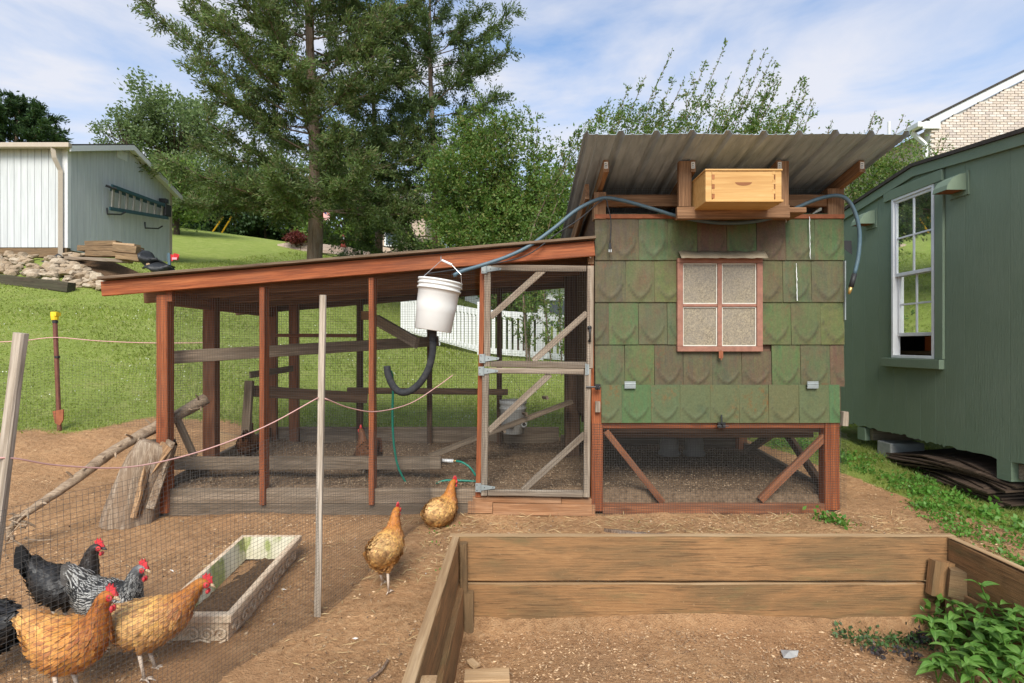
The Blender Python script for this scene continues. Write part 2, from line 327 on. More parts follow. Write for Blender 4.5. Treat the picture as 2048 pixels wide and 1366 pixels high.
@defmat('shingle')
def _(nm):
    k = NT(nm, .62, .35); c = k.coord(); r = k.rand()
    green = k.ramp(r, [(0, (.115, .125, .048)), (.2, (.078, .135, .058)), (.4, (.112, .105, .052)), (.6, (.070, .125, .060)), (.75, (.105, .078, .052)), (.88, (.072, .078, .046)), (1, (.125, .075, .055))]); r2 = k.math('FRACT', k.math('MULTIPLY', r, 7.37))
    streak = k.noise(k.map(c, (30, 30, 2.2)), 1.4, 6, .65, .3); blot = k.noise(c, 8, 8, .72, .3); fine = k.noise(c, 75, 5, .75); speck = k.noise(c, 28, 8, .78)
    col = k.mix(k.ramp(streak, [(.40, 0.0), (.68, .6)]), green, (.135, .125, .058))
    col = k.mix(k.ramp(blot, [(.50, 0.0), (.68, .4)]), col, (.072, .128, .062))
    br = k.noise(k.map(c, (4, 4, 2.4), (11, 3, 5)), 1.5, 9, .76); col = k.mix(k.ramp(br, [(.45, 0.0), (.66, .7)]), col, (.122, .078, .05))
    rust = k.math('MULTIPLY', k.ramp(k.noise(k.map(c, (6, 6, 3.5), (3, 9, 1)), 1.3, 10, .8), [(.54, 0.0), (.66, 1.0)]), k.ramp(speck, [(.44, 0.0), (.60, 1.0)]))
    col = k.mix(k.math('MULTIPLY', k.math('MULTIPLY', rust, .85), k.ramp(r2, [(.35, .15), (.85, 1.0)])), col, (.19, .068, .034)); col = k.mix(k.ramp(k.noise(k.map(c, (6, 6, 6), (7, 1, 2)), 1.2, 7, .65), [(.55, 0.0), (.72, .55)]), col, (.045, .055, .034))
    col = k.mix(1.0, col, k.ramp(fine, [(.3, .75), (.7, 1.2)]), 'MULTIPLY'); col = k.hsv(col, .495, 1.18, .9); cr = k.math('MULTIPLY', k.attr('crease_shade'), k.ramp(speck, [(.3, .35), (.6, .75)])); col = k.mix(cr, col, (.045, .038, .024))  # last mix paints the shield's groove shade into the colour
    k.color(col); k.set(k.b.inputs['Roughness'], k.ramp(blot, [(.3, .45), (.7, .8)])); return k.bump(k.math('ADD', fine, streak), .2, .003).m
@defmat('shingle_hatch')
def _(nm):
    k = NT(nm, .6, .35); c = k.coord(); r = k.rand()
    green = k.ramp(r, [(0, (.088, .132, .058)), (.4, (.072, .142, .070)), (.7, (.092, .122, .065)), (1, (.115, .115, .06))])
    fine = k.noise(c, 75, 5, .75); blot = k.noise(c, 8, 8, .72, .4); speck = k.noise(c, 26, 8, .78)
    col = k.mix(k.ramp(k.noise(k.map(c, (28, 28, 2.5)), 1.3, 6, .65), [(.42, 0.0), (.7, .5)]), green, (.115, .118, .058))
    rust = k.math('MULTIPLY', k.ramp(k.noise(k.map(c, (5, 5, 3.8), (2, 5, 8)), 1.4, 10, .8), [(.50, 0.0), (.62, 1.0)]), k.ramp(speck, [(.42, 0.0), (.58, 1.0)]))
    col = k.mix(k.math('MULTIPLY', k.math('MULTIPLY', rust, .9), k.ramp(k.math('FRACT', k.math('MULTIPLY', r, 7.37)), [(.3, .1), (.8, 1.0)])), col, (.215, .075, .032)); col = k.mix(k.ramp(blot, [(.55, 0), (.7, .5)]), col, (.05, .07, .042))
    col = k.mix(1.0, col, k.ramp(fine, [(.3, .75), (.7, 1.2)]), 'MULTIPLY'); col = k.hsv(col, .5, 1.2, .92); cr = k.math('MULTIPLY', k.attr('crease_shade'), k.ramp(speck, [(.3, .3), (.6, .65)])); col = k.mix(cr, col, (.045, .038, .024)); k.color(col); return k.bump(fine, .2, .003).m  # groove shade painted on the hatch shingles as well
@defmat('frosted_pane')
def _(nm):
    k = NT(nm, .5, .4); c = k.coord(); n1 = k.noise(c, 95, 5, .75); n2 = k.noise(c, 7, 4, .6)
    col = k.ramp(n1, [(.35, (.15, .125, .09)), (.5, (.26, .215, .15)), (.66, (.40, .335, .225))])
    col = k.mix(k.ramp(n2, [(.4, 0.0), (.75, .5)]), col, (.22, .20, .175)); k.color(col); k.set(k.b.inputs['Roughness'], k.ramp(n2, [(.3, .18), (.7, .5)])); return k.bump(n1, .15, .002).m
@defmat('window_glass')
def _(nm):
    k = NT(nm, .02, .5); t = k.t
    gl = k.n('ShaderNodeBsdfGlossy'); gl.inputs['Roughness'].default_value = .015; gl.inputs['Color'].default_value = (.95, 1, .97, 1)
    tr = k.n('ShaderNodeBsdfTransparent'); tr.inputs['Color'].default_value = (.82, .88, .85, 1)
    df = k.n('ShaderNodeBsdfDiffuse'); df.inputs['Color'].default_value = (.35, .37, .36, 1)
    fr = k.n('ShaderNodeFresnel'); fr.inputs['IOR'].default_value = 1.9
    m1 = k.n('ShaderNodeMixShader'); k.l(k.math('MINIMUM', k.math('MULTIPLY', fr.outputs[0], 2.2), 1.0), m1.inputs[0]); k.l(tr.outputs[0], m1.inputs[1]); k.l(gl.outputs[0], m1.inputs[2])
    m2 = k.n('ShaderNodeMixShader'); k.l(k.ramp(k.noise(k.coord(), 6, 4, .6), [(.4, .03), (.75, .16)]), m2.inputs[0]); k.l(m1.outputs[0], m2.inputs[1]); k.l(df.outputs[0], m2.inputs[2])
    k.l(m2.outputs[0], k.out.inputs[0]); return k.m
@defmat('shed_green')
def _(nm):
    k = NT(nm, .6, .35); c = k.coord(); g = k.noise(k.map(c, (60, 60, 3)), 1.2, 6, .6, .8); sw = k.noise(k.map(c, (14, 14, 3)), 1.2, 7, .7, 2.5)
    col = k.ramp(k.noise(c, 2.5, 6, .65), [(.3, (.152, .205, .142)), (.7, (.176, .23, .164))])
    k.color(k.mix(k.ramp(sw, [(.55, 0.0), (.75, .35)]), col, (.18, .235, .18))); h = k.math('ADD', k.math('MULTIPLY', g, .7), sw); return k.bump(h, .45, .006).m
@defmat('shed_white')
def _(nm):
    k = NT(nm, .6, .3); c = k.coord(); s = k.noise(k.map(c, (8, 8, .6)), 2, 5, .6)
    k.color(k.ramp(s, [(.3, (.47, .485, .485)), (.7, (.59, .605, .605))])); return k.m
@defmat('stone')
def _(nm):
    k = NT(nm, .9, .2); c = k.coord(); n1 = k.noise(c, 9, 6, .65); base = k.ramp(k.rand(), [(0, (.46, .35, .235)), (.35, (.37, .27, .175)), (.7, (.55, .45, .33)), (1, (.32, .245, .17))])
    k.color(k.mix(1.0, base, k.ramp(n1, [(.3, .62), (.7, 1.15)]), 'MULTIPLY')); return k.bump(n1, .5, .03).m
@defmat('planter_stone')
def _(nm):
    k = NT(nm, .9, .2); c = k.coord(rnd=False); n1 = k.noise(c, 30, 6, .7); n2 = k.noise(c, 5, 5, .6)
    col = k.ramp(n1, [(.3, (.50, .36, .24)), (.6, (.70, .56, .40)), (.8, (.78, .67, .51))]); col = k.mix(k.ramp(n2, [(.45, 0.0), (.7, .5)]), col, (.48, .34, .22)); k.color(col); return k.bump(n1, .5, .008).m
@defmat('planter_inside')
def _(nm):
    k = NT(nm, .85, .2); c = k.coord(rnd=False); n2 = k.noise(k.map(c, (4, 4, 2)), 1.6, 6, .6)
    col = k.ramp(n2, [(.38, (.66, .60, .47)), (.50, (.52, .48, .34)), (.57, (.27, .30, .10)), (.66, (.40, .38, .20)), (.75, (.55, .46, .33))]); k.color(col); return k.bump(k.noise(c, 40, 5, .7), .3, .004).m
@defmat('litter')
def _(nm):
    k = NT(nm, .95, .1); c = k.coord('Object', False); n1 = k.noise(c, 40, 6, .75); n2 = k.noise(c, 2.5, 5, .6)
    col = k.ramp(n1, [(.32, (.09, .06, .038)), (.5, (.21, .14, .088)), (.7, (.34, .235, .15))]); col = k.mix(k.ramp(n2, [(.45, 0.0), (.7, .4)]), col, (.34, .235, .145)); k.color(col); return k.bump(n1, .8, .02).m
@defmat('soil_dark')
def _(nm):
    k = NT(nm, .95, .1); c = k.coord('Object', False); n1 = k.noise(c, 60, 6, .75); k.color(k.ramp(n1, [(.35, (.05, .03, .02)), (.6, (.17, .105, .06)), (.8, (.26, .17, .1))])); return k.bump(n1, .8, .02).m
@defmat('ground')
def _(nm):
    k = NT(nm, .95, .1); c = k.coord('Object', False); d = k.attr('dirt'); b = k.noise(c, 1.1, 6, .6); n1 = k.noise(c, 26, 8, .75); n2 = k.noise(c, 120, 4, .7); red = k.noise(k.map(c, (1, 1, 1), (5, 3, 0)), .9, 4, .6)
    dirt = k.ramp(n1, [(.28, (.29, .152, .072)), (.48, (.51, .287, .140)), (.72, (.66, .415, .222))])
    dirt = k.mix(k.ramp(b, [(.42, 0.0), (.68, .55)]), dirt, (.34, .20, .110)); dirt = k.mix(k.ramp(red, [(.5, 0.0), (.72, .5)]), dirt, (.52, .275, .13))
    dirt = k.mix(k.ramp(n2, [(.55, 0.0), (.72, .5)]), dirt, (.50, .355, .215))
    gr = k.ramp(k.noise(c, 3.5, 7, .7), [(.3, (.21, .265, .055)), (.52, (.265, .325, .075)), (.75, (.36, .36, .13))])
    gr = k.mix(k.ramp(n1, [(.45, 0.0), (.75, .35)]), gr, (.19, .235, .055))
    edge = k.math('ADD', d, k.math('MULTIPLY', k.math('SUBTRACT', n1, .5), .6)); f = k.ramp(edge, [(.42, 0.0), (.58, 1.0)]); pat = k.noise(k.map(c, (1, 1, 1), (9, 2, 0)), 3.2, 6, .7); dirt = k.mix(1.0, dirt, k.ramp(pat, [(.3, .74), (.5, 1.0), (.7, 1.15)]), 'MULTIPLY'); peb = k.voro(c, 55); dirt = k.mix(k.ramp(peb, [(.10, .45), (.2, 0.0)]), dirt, (.16, .095, .055))
    k.color(k.mix(f, gr, dirt)); return k.bump(k.math('ADD', k.math('ADD', n1, k.math('MULTIPLY', pat, 2.2)), k.math('MULTIPLY', n2, .5)), .9, .035).m
def leafmat(name, cols, trans=.35, rough=.55, hue=.02):
    def f(nm):
        k = NT(nm, rough, .35); r = k.island(); col = k.ramp(r, [(i / max(1, len(cols) - 1), c) for i, c in enumerate(cols)])
        big = k.noise(k.coord('Object', False), .8, 3, .6); col = k.hsv(col, .5, 1, k.ramp(big, [(.3, .75), (.7, 1.2)]))
        k.color(col); tl = k.n('ShaderNodeBsdfTranslucent'); k.l(k.hsv(col, .49, 1.1, 1.5), tl.inputs[0]); ms = k.n('ShaderNodeMixShader'); ms.inputs[0].default_value = trans
        k.l(k.b.outputs[0], ms.inputs[1]); k.l(tl.outputs[0], ms.inputs[2]); k.l(ms.outputs[0], k.out.inputs[0]); return k.m
    _MF[name] = f
leafmat('leaf_cedar', [(.070, .105, .034), (.105, .16, .048), (.15, .215, .065), (.165, .145, .07)], .4)
leafmat('leaf_cedar_dark', [(.058, .09, .032), (.085, .13, .042), (.12, .175, .054)], .4)
leafmat('leaf_privet', [(.06, .12, .022), (.095, .175, .032), (.135, .22, .045), (.21, .20, .06)], .35)
leafmat('leaf_bright', [(.09, .16, .03), (.14, .22, .045), (.20, .27, .07)], .4)
leafmat('leaf_mid', [(.05, .095, .025), (.08, .135, .035), (.11, .165, .05)], .35)
leafmat('leaf_deep', [(.025, .055, .02), (.04, .08, .025), (.06, .105, .03)], .3)
leafmat('leaf_maroon', [(.10, .025, .02), (.16, .04, .03)], .3)
leafmat('leaf_weed', [(.085, .20, .03), (.11, .25, .04), (.15, .30, .055)], .35, .45)
leafmat('leaf_creeper', [(.06, .13, .04), (.09, .17, .05), (.05, .07, .045)], .3)
leafmat('leaf_purple', [(.06, .05, .045), (.04, .035, .04), (.08, .06, .05)], .2)
leafmat('grass_blade', [(.215, .275, .055), (.26, .325, .07), (.31, .36, .095), (.38, .385, .16)], .5)
leafmat('clover_flower', [(.72, .72, .64), (.6, .62, .5)], .2)
leafmat('chip', [(.30, .175, .095), (.50, .32, .18), (.66, .47, .28), (.20, .115, .065), (.58, .40, .225)], .05, .85)
leafmat('straw', [(.50, .36, .17), (.62, .48, .26), (.38, .26, .12)], .15, .7)
leafmat('chip_dark', [(.09, .06, .04), (.2, .135, .085), (.34, .24, .15), (.44, .33, .21)], .05, .9)
def brickmat(name, cols, rough=.9):
    def f(nm):
        k = NT(nm, rough, .2); c = k.coord('Object', False); r = k.math('FRACT', k.math('ADD', k.rand(), k.island())); n1 = k.noise(k.coord(), 14, 5, .7)
        col = k.ramp(r, [(i / (len(cols) - 1), q) for i, q in enumerate(cols)]); k.color(k.mix(1.0, col, k.ramp(n1, [(.3, .8), (.7, 1.12)]), 'MULTIPLY')); return k.bump(n1, .4, .01).m
    _MF[name] = f
brickmat('brick_pale', [(.55, .46, .39), (.64, .55, .48), (.69, .63, .57), (.60, .50, .42), (.50, .43, .39), (.64, .54, .45)])
brickmat('paver', [(.42, .31, .25), (.50, .40, .33), (.36, .27, .23)])
plain('mortar', (.60, .58, .54), .9, .2, 0, .1, 12)
@defmat('brick_side')
def _(nm):
    k = NT(nm, .9, .2); b = k.n('ShaderNodeTexBrick'); k.l(k.coord('Object', False), b.inputs['Vector']); b.inputs['Scale'].default_value = 4.6; b.inputs['Color1'].default_value = (.5, .4, .33, 1); b.inputs['Color2'].default_value = (.6, .5, .42, 1); b.inputs['Mortar'].default_value = (.56, .53, .48, 1); k.color(b.outputs[0]); return k.m
@defmat('leaf_plant')
def _(nm):
    k = NT(nm, .42, .4); c = k.coord('Object', False); sp = k.n('ShaderNodeSeparateXYZ'); k.l(c, sp.inputs[0]); mid = k.ramp(k.math('ABSOLUTE', sp.outputs['Y']), [(0, 1.0), (.0016, .0)])
    col = k.ramp(k.rand(), [(0, (.085, .20, .035)), (.5, (.115, .245, .045)), (1, (.155, .30, .06))]); col = k.mix(1.0, col, k.ramp(k.noise(k.coord(), 40, 4, .6), [(.3, .8), (.7, 1.15)]), 'MULTIPLY'); col = k.mix(k.math('MULTIPLY', mid, .5), col, (.25, .38, .12))
    k.color(col); tl = k.n('ShaderNodeBsdfTranslucent'); k.l(k.hsv(col, .49, 1.1, 1.4), tl.inputs[0]); ms = k.n('ShaderNodeMixShader'); ms.inputs[0].default_value = .3; k.l(k.b.outputs[0], ms.inputs[1]); k.l(tl.outputs[0], ms.inputs[2]); k.l(ms.outputs[0], k.out.inputs[0]); return k.m
# ================================================================ terrain
CTRL = np.array([
 (-6,1.0,-.25),(-3,1.2,-.29),(0,1.2,-.30),(3,1.2,-.27),(6,1.2,-.2),(-4.5,2.6,-.1),(-2,2.8,-.12),(-.6,2.9,-.11),(.5,3.0,-.09),(3,2.9,-.06),(4.5,3.0,.0),
 (-3.6,4,0),(-2,4,0),(-.6,4.0,0),(.6,4.0,.0),(2.4,4.0,.02),(3.4,4.2,.06),(4.6,4.2,.1),(-5,5.3,.38),(-4,6.0,.46),(-7,5,.5),(-2.8,5.9,.25),(-1,6.1,.22),(1,6.1,.2),(2.6,6.0,.2),(3.8,5.6,.18),(5,6,.2),
 (-8,7.5,1.35),(-4.5,9,1.2),(-1,9,.62),(1.5,9,.45),(4,9,.4),(-9,10.6,2.28),(-12.5,10.8,2.5),(-6,12.5,2.1),(-3,12,1.3),(-10.3,12.4,3.2),(-14,12.4,3.3),(-10.5,16.4,3.75),(-14,18,4.6),
 (-3.24,16,1.6),(-.83,13,1.0),(1.85,12,.8),(-5.9,16,2.9),(-2.5,18.5,2.3),(-8,20,4.1),(-22,35,8.7),(-15,35,7.8),(-9.5,29,6.2),(-4,30,5.0),(1,24,2.2),(6,16,1.0),(8,25,1.5),(9,9,.5),(9,4,.1),(16,18,1.2),
 (-30,60,9.5),(0,60,6.0),(30,60,3),(-40,20,7),(40,20,1),(-60,90,10),(60,90,4),(0,120,7),(-15,3,.4),(15,2,0),(-20,-10,0),(20,-10,-.2),(0,-12,-.4),(-45,-20,0),(45,-20,0)], float)
def _tps(r2): return np.where(r2 > 1e-9, r2 * np.log(np.maximum(r2, 1e-9)) * .5, 0.0)
_P = CTRL[:, :2]; _d2 = ((_P[:, None] - _P[None]) ** 2).sum(-1); _n = len(_P)
_A = np.zeros((_n + 3, _n + 3)); _A[:_n, :_n] = _tps(_d2) + np.eye(_n) * .25; _A[:_n, _n] = 1; _A[:_n, _n+1:] = _P; _A[_n:, :_n] = _A[:_n, _n:].T
_w = np.linalg.solve(_A, np.concatenate([CTRL[:, 2], np.zeros(3)]))
def TZ(x, y):
    x = np.asarray(x, float); y = np.asarray(y, float); sh = x.shape; x = x.ravel(); y = y.ravel()
    r = np.hypot(x, y); k = np.minimum(1, 95 / np.maximum(r, 1e-6)); x = x * k; y = y * k; out = np.empty(len(x))
    for i in range(0, len(x), 20000):
        q = np.stack([x[i:i+20000], y[i:i+20000]], 1); d2 = ((q[:, None] - _P[None]) ** 2).sum(-1)
        out[i:i+20000] = _tps(d2) @ _w[:_n] + _w[_n] + q @ _w[_n+1:]
    return out.reshape(sh)
def tz(x, y): return float(TZ(np.array([x]), np.array([y]))[0])
def dirt_mask(x, y):
    """1 on bare soil, 0 on lawn, soft in between"""
    x = np.asarray(x, float); y = np.asarray(y, float)
    e = np.interp(x, [-9, -5.6, -4.6, -3.6, -2.8, 2.5, 2.9, 3.3, 3.7, 4.2, 9], [4.6, 5.05, 5.6, 6.1, 6.15, 6.1, 4.9, 3.6, 2.7, 2.0, 1.5])
    e = e + .12 * np.sin(x * 3.1) + .08 * np.sin(x * 7.7 + 1)
    return np.clip(.5 + (e - y) / .5, 0, 1)
xs = np.unique(np.concatenate([np.arange(-6.4, 6.41, .07), np.arange(-16, 16.1, .35), np.arange(-60, 61, 3.0), np.linspace(-900, 900, 41)]))
ys = np.unique(np.concatenate([np.arange(.8, 7.2, .07), np.arange(7.2, 20, .3), np.arange(20, 90, 2.0), np.arange(-40, .8, 4), np.linspace(90, 1200, 20)]))
X, Yg = np.meshgrid(xs, ys); Zg = TZ(X, Yg)
near = np.clip((8 - np.hypot(X, Yg)) / 3, 0, 1)
Zg = Zg + near * (.017 * np.sin(X * 4.3 + np.sin(Yg * 3.1)) * np.cos(Yg * 5.2) + RNG.normal(0, .004, X.shape))
inrun = (X > -2.62) & (X < 2.42) & (Yg > 4.1) & (Yg < 5.95); Zg = np.where(inrun, np.minimum(Zg, .06), Zg)
inbed = (X > -.31) & (X < 2.24) & (Yg > .4) & (Yg < 2.83); Zg = np.where(inbed, -.185 + .018 * np.sin(X * 3 + Yg * 2) + RNG.normal(0, .005, X.shape), Zg)
nx, ny = len(xs), len(ys); idx = np.arange(nx * ny).reshape(ny, nx)
fq = np.stack([idx[:-1, :-1], idx[:-1, 1:], idx[1:, 1:], idx[1:, :-1]], -1).reshape(-1, 4)
ground = np_mesh('ground', np.stack([X, Yg, Zg], -1).reshape(-1, 3), fq, 'ground', None, True, {'dirt': dirt_mask(X, Yg).ravel()}, recenter=False)
tag(ground, kind='structure', label='sloping ground of bare brown soil and rising green lawn')
# litter inside the run and below the coop
lx = np.arange(-2.56, 2.44, .05); ly = np.arange(4.075, 5.90, .05); LX, LY = np.meshgrid(lx, ly)
LZ = np.interp(LX, [-2.6, -1, .5, 2.4], [.19, .18, .17, .13]) + .02 * (LY - 4.1) + .015 * np.sin(LX * 6 + 1) * np.cos(LY * 7) + RNG.normal(0, .006, LX.shape)
LZ[0] -= .12; li = np.arange(LX.size).reshape(LX.shape)
lf = np.stack([li[:-1, :-1], li[:-1, 1:], li[1:, 1:], li[1:, :-1]], -1).reshape(-1, 4)
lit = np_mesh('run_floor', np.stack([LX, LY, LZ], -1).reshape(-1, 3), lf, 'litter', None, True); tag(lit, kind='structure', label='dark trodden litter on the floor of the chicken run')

# ================================================================ chicken coop (the shingled house)
Y0 = 4.04
def fx(px, Y=Y0): return (px - CX) * Y / F
def fz(py, Y=Y0): return CZ - (py - CY) * Y / F
coop = thing('chicken_coop', 'raised chicken coop clad in rusty green metal shingles under a tilted metal roof', 'chicken coop', (1.5, 4.95, 0))
XL, XR, YB = fx(1190), fx(1689), 5.87
# inner walls and floor
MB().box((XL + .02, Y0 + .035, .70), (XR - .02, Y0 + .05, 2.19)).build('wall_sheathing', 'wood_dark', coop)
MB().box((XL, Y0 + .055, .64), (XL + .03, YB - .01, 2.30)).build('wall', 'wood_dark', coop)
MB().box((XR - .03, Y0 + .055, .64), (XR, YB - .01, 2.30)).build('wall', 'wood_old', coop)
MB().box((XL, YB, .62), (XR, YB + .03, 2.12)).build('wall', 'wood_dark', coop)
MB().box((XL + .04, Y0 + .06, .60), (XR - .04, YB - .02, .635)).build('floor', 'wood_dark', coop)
for i in range(4):
    y = Y0 + .35 + i * .45; board('joist', (XL + .05, y, .555), (XR - .05, y, .555), .085, .038, 'wood_dark', coop)
# shingles
_shm = {}
def shingle(name, x0, x1, z0, z1, parent, mat, yf, full=.215, cut=None, tilt=.013):
    wdt, hgt = x1 - x0, z1 - z0; part_ = wdt < full * .93
    key = None if part_ else (round(wdt, 2), round(hgt, 2), mat)
    if key in _shm: me = _shm[key]
    else:
        nu, nv = (18, 18) if not part_ else (10, 18); vs = []; fs = []; cz = []
        # cut shingles at the ends show the half of the shield that is left
        ca = {None: 0.0, 'L': full - wdt, 'R': 0.0}[cut]
        for j in range(nv + 1):
            for i in range(nu + 1):
                u = i / nu; v = j / nv; uu = ((u * wdt + ca) / (full if part_ else wdt)) * 2 - 1; a_ = min(1, abs(uu) / .84)
                arch = .09 + .43 * (.34 * a_ + .66 * (1 - math.sqrt(1 - a_ * a_))) if a_ < 1 else 2.0
                d = v - arch; e_ = max(abs(d), 0); bead = .0055 * math.exp(-(d / .045) ** 2) + (.0022 if d > 0 else 0); cz.append(math.exp(-((d + .02) / .035) ** 2) if a_ < 1 else 0.0)  # cz weights the groove shade painted along the shield outline
                y = -tilt * (1 - v) - bead + random.uniform(-.0006, .0006)
                vs.append((-wdt / 2 + .0006 + u * (wdt - .0012), y, -hgt / 2 + v * (hgt + .012)))
        n0 = nu + 1
        for j in range(nv):
            for i in range(nu): fs.append((j*n0+i, j*n0+i+1, (j+1)*n0+i+1, (j+1)*n0+i))
        rim = [vs[i] for i in range(n0)]; b = len(vs); vs += rim + [(x_, .006, z_ + .001) for (x_, y_, z_) in rim]; fs += [(b + i, b + n0 + i, b + n0 + i + 1, b + i + 1) for i in range(nu)]
        for e_ in (0, nu):
            ed = [vs[j * n0 + e_] for j in range(nv + 1)]; b = len(vs); q_ = nv + 1; vs += ed + [(x_, .006, z_) for (x_, y_, z_) in ed]
            fs += [(b + j, b + j + 1, b + q_ + j + 1, b + q_ + j) if e_ == 0 else (b + j, b + q_ + j, b + q_ + j + 1, b + j + 1) for j in range(nv)]
        cz += [0.0] * (len(vs) - len(cz))
        me = bpy.data.meshes.new('shingle'); me.from_pydata(vs, [], fs); me.update(); me.polygons.foreach_set('use_smooth', [True] * (nu * nv) + [False] * (len(fs) - nu * nv)); me.materials.append(MAT(mat)); at_ = me.attributes.new('crease_shade', 'FLOAT', 'POINT'); at_.data.foreach_set('value', cz)
        if key: _shm[key] = me
    o = bpy.data.objects.new('shingle', me); COL.objects.link(o); o.parent = parent
    o.location = Vector(((x0 + x1) / 2, yf, (z0 + z1) / 2)) - worigin(parent); o.rotation_euler = (random.uniform(-.004, .004), random.uniform(-.006, .006), random.uniform(-.004, .004))
rows = [((430, 520), [1190,1219,1278,1336,1395,1454,1514,1572,1630,1689], None), ((520, 604), [1190,1252,1309,1354,1523,1566,1624,1689], 1354),
        ((604, 689), [1190,1218,1277,1335,1354,1523,1583,1642,1689], 1354), ((689, 773), [1190,1250,1309,1367,1425,1484,1544,1602,1661,1689], None)]
for (ya, yb), xs_, win in rows:
    for i in range(len(xs_) - 1):
        if win == xs_[i] : continue
        x0, x1 = fx(xs_[i]), fx(xs_[i+1]); z1, z0 = fz(ya), fz(yb); cut = None
        if x1 - x0 < .2: cut = 'L' if i == 0 or xs_[i] == 1523 else 'R'
        if (ya == 689) and 1360 < xs_[i] < 1490: z1 = min(z1, fz(706))
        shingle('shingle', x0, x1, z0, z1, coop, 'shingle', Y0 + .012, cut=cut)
MB().box((XL - .002, Y0 - .004, fz(437)), (XR, Y0 + .034, fz(428.5))).build('cap_strip', 'rust', coop, bevel=.003)
MB().box((XR - .004, Y0 - .012, fz(640)), (XR + .004, Y0 + .03, fz(522))).build('edge_strip', 'galv', coop)
# hatch below
HY = Y0 - .022
hatch = MB().box((fx(1203), HY + .016, fz(843)), (fx(1677), HY + .030, fz(774))).build('hatch', 'wood_dark', coop)
hx = [1202,1243,1301,1359,1419,1477,1535,1596,1656,1677]
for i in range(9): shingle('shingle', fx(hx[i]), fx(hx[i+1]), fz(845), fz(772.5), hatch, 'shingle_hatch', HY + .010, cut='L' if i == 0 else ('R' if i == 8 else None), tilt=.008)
for px in (1258, 1620):
    h = MB().box((fx(px - 11), HY - .018, fz(776)), (fx(px + 11), HY - .012, fz(762))).box((fx(px - 11), HY - .020, fz(773)), (fx(px + 11), HY - .010, fz(768.5)))
    h.tube([(fx(px - 11), HY - .018, fz(767)), (fx(px + 11), HY - .018, fz(767))], .0035, 8); h.build('hinge', 'galv', hatch)
lt = MB().tube([(fx(1438), HY - .025, fz(828)), (fx(1438), HY - .035, fz(845)), (fx(1440), HY - .03, fz(851))], .006, 8).box((fx(1431), HY - .03, fz(854)), (fx(1446), HY - .012, fz(843)))
lt.tube([(fx(1429), HY - .03, fz(850)), (fx(1452), HY - .034, fz(850))], .004, 6); lt.build('latch', 'black_metal', hatch)
# posts, beams, braces below
P4 = .089
def post(name, px0, px1, zt, zb, Yf, depth, mat, parent): 
    x0, x1 = fx(px0, Yf), fx(px1, Yf); return board(name, ((x0+x1)/2, Yf + depth/2, zb), ((x0+x1)/2, Yf + depth/2, zt), x1 - x0, depth, mat, parent, up=(1, 0, 0))
post('post', 1183, 1206, fz(775), .03, Y0 - .006, P4, 'wood_stain', coop)
post('post', 1650, 1680, fz(775), .04, Y0 - .006, P4, 'wood_stain', coop)
post('post', 1188, 1212, fz(384), fz(438), Y0 - .002, P4, 'wood_brown', coop)
post('post', 1656, 1689, fz(377), fz(432), Y0 - .002, P4, 'wood_brown', coop)
board('post', (XR - .045, Y0 + .085, fz(775)), (XR - .045, Y0 + .085, .64), .1, .06, 'wood_stain', coop, up=(1, 0, 0))
board('post', (XL - .04, 5.30, .15), (XL - .04, 5.30, 2.2), .14, .09, 'wood_dark', coop, up=(1, 0, 0))
board('post', (XL + .045, YB - .1, .15), (XL + .045, YB - .1, .6), .09, .09, 'wood_dark', coop, up=(1, 0, 0))
board('post', (XR - .045, YB - .1, .15), (XR - .045, YB - .1, .6), .09, .09, 'wood_stain_dull', coop, up=(1, 0, 0))
board('beam', (fx(1206), Y0 + .02, fz(851)), (fx(1651), Y0 + .02, fz(851)), .045, .038, 'wood_stain', coop)
board('beam', (XL + .06, Y0 + .03, fz(400)), (XR - .08, Y0 + .03, fz(400)), .088, .038, 'wood_brown', coop)
board('beam', (XL + .05, YB - .05, 2.20), (XR - .05, YB - .05, 2.20), .088, .038, 'wood_brown', coop)
board('brace', W(1211, 862, Y0 + .03), W(1325, 1004, Y0 + .03), .046, .038, 'wood_stain_dull', coop)
board('brace', W(1652, 870, Y0 + .03), W(1520, 1000, Y0 + .03), .052, .038, 'wood_stain_dull', coop)
board('brace', (XR - .03, Y0 + .15, .10), (XR - .03, 5.1, .62), .07, .038, 'wood_dark', coop)
board('brace', (XR - .03, 5.75, .12), (XR - .03, 4.75, .60), .07, .038, 'wood_old', coop)
board('sill', (fx(1206), Y0 + .02, .045), (fx(1655), Y0 + .02, .045), .075, .04, 'wood_stain_dull', coop)
board('sill', (XL - .1, YB, .22), (XR + .05, YB, .22), .14, .04, 'wood_old', coop)
board('sill', (XR - .02, Y0 + .1, .10), (XR - .02, YB - .05, .19), .10, .04, 'wood_old', coop)
mesh_panel('wire_mesh', (fx(1184), Y0 - .012, .0), (1, 0, 0), (0, 0, 1), fx(1680) - fx(1184), fz(846), 'wire_black', coop, warp=.004, seg=4, r=.0011)
mesh_panel('wire_mesh', (XR + .012, Y0, .05), (0, 1, 0), (0, 0, 1), 1.8, .55, 'wire_black', coop)
mesh_panel('wire_mesh', (XL + .1, Y0 + .055, fz(431)), (1, 0, 0), (0, 0, 1), XR - XL - .2, .22, 'wire_steel', coop)
mesh_panel('wire_mesh', (XL + .1, YB - .02, 2.1), (1, 0, 0), (0, 0, 1), XR - XL - .2, .2, 'wire_steel', coop)
board('latch_block', (fx(1194), Y0 - .03, fz(823)), (fx(1194), Y0 - .03, fz(802)), .036, .03, 'wood_grey', coop, up=(1, 0, 0))
board('latch_block', (fx(1683), Y0 - .03, fz(850)), (fx(1684), Y0 - .03, fz(822)), .04, .05, 'wood_grey', coop, up=(1, 0, 0))
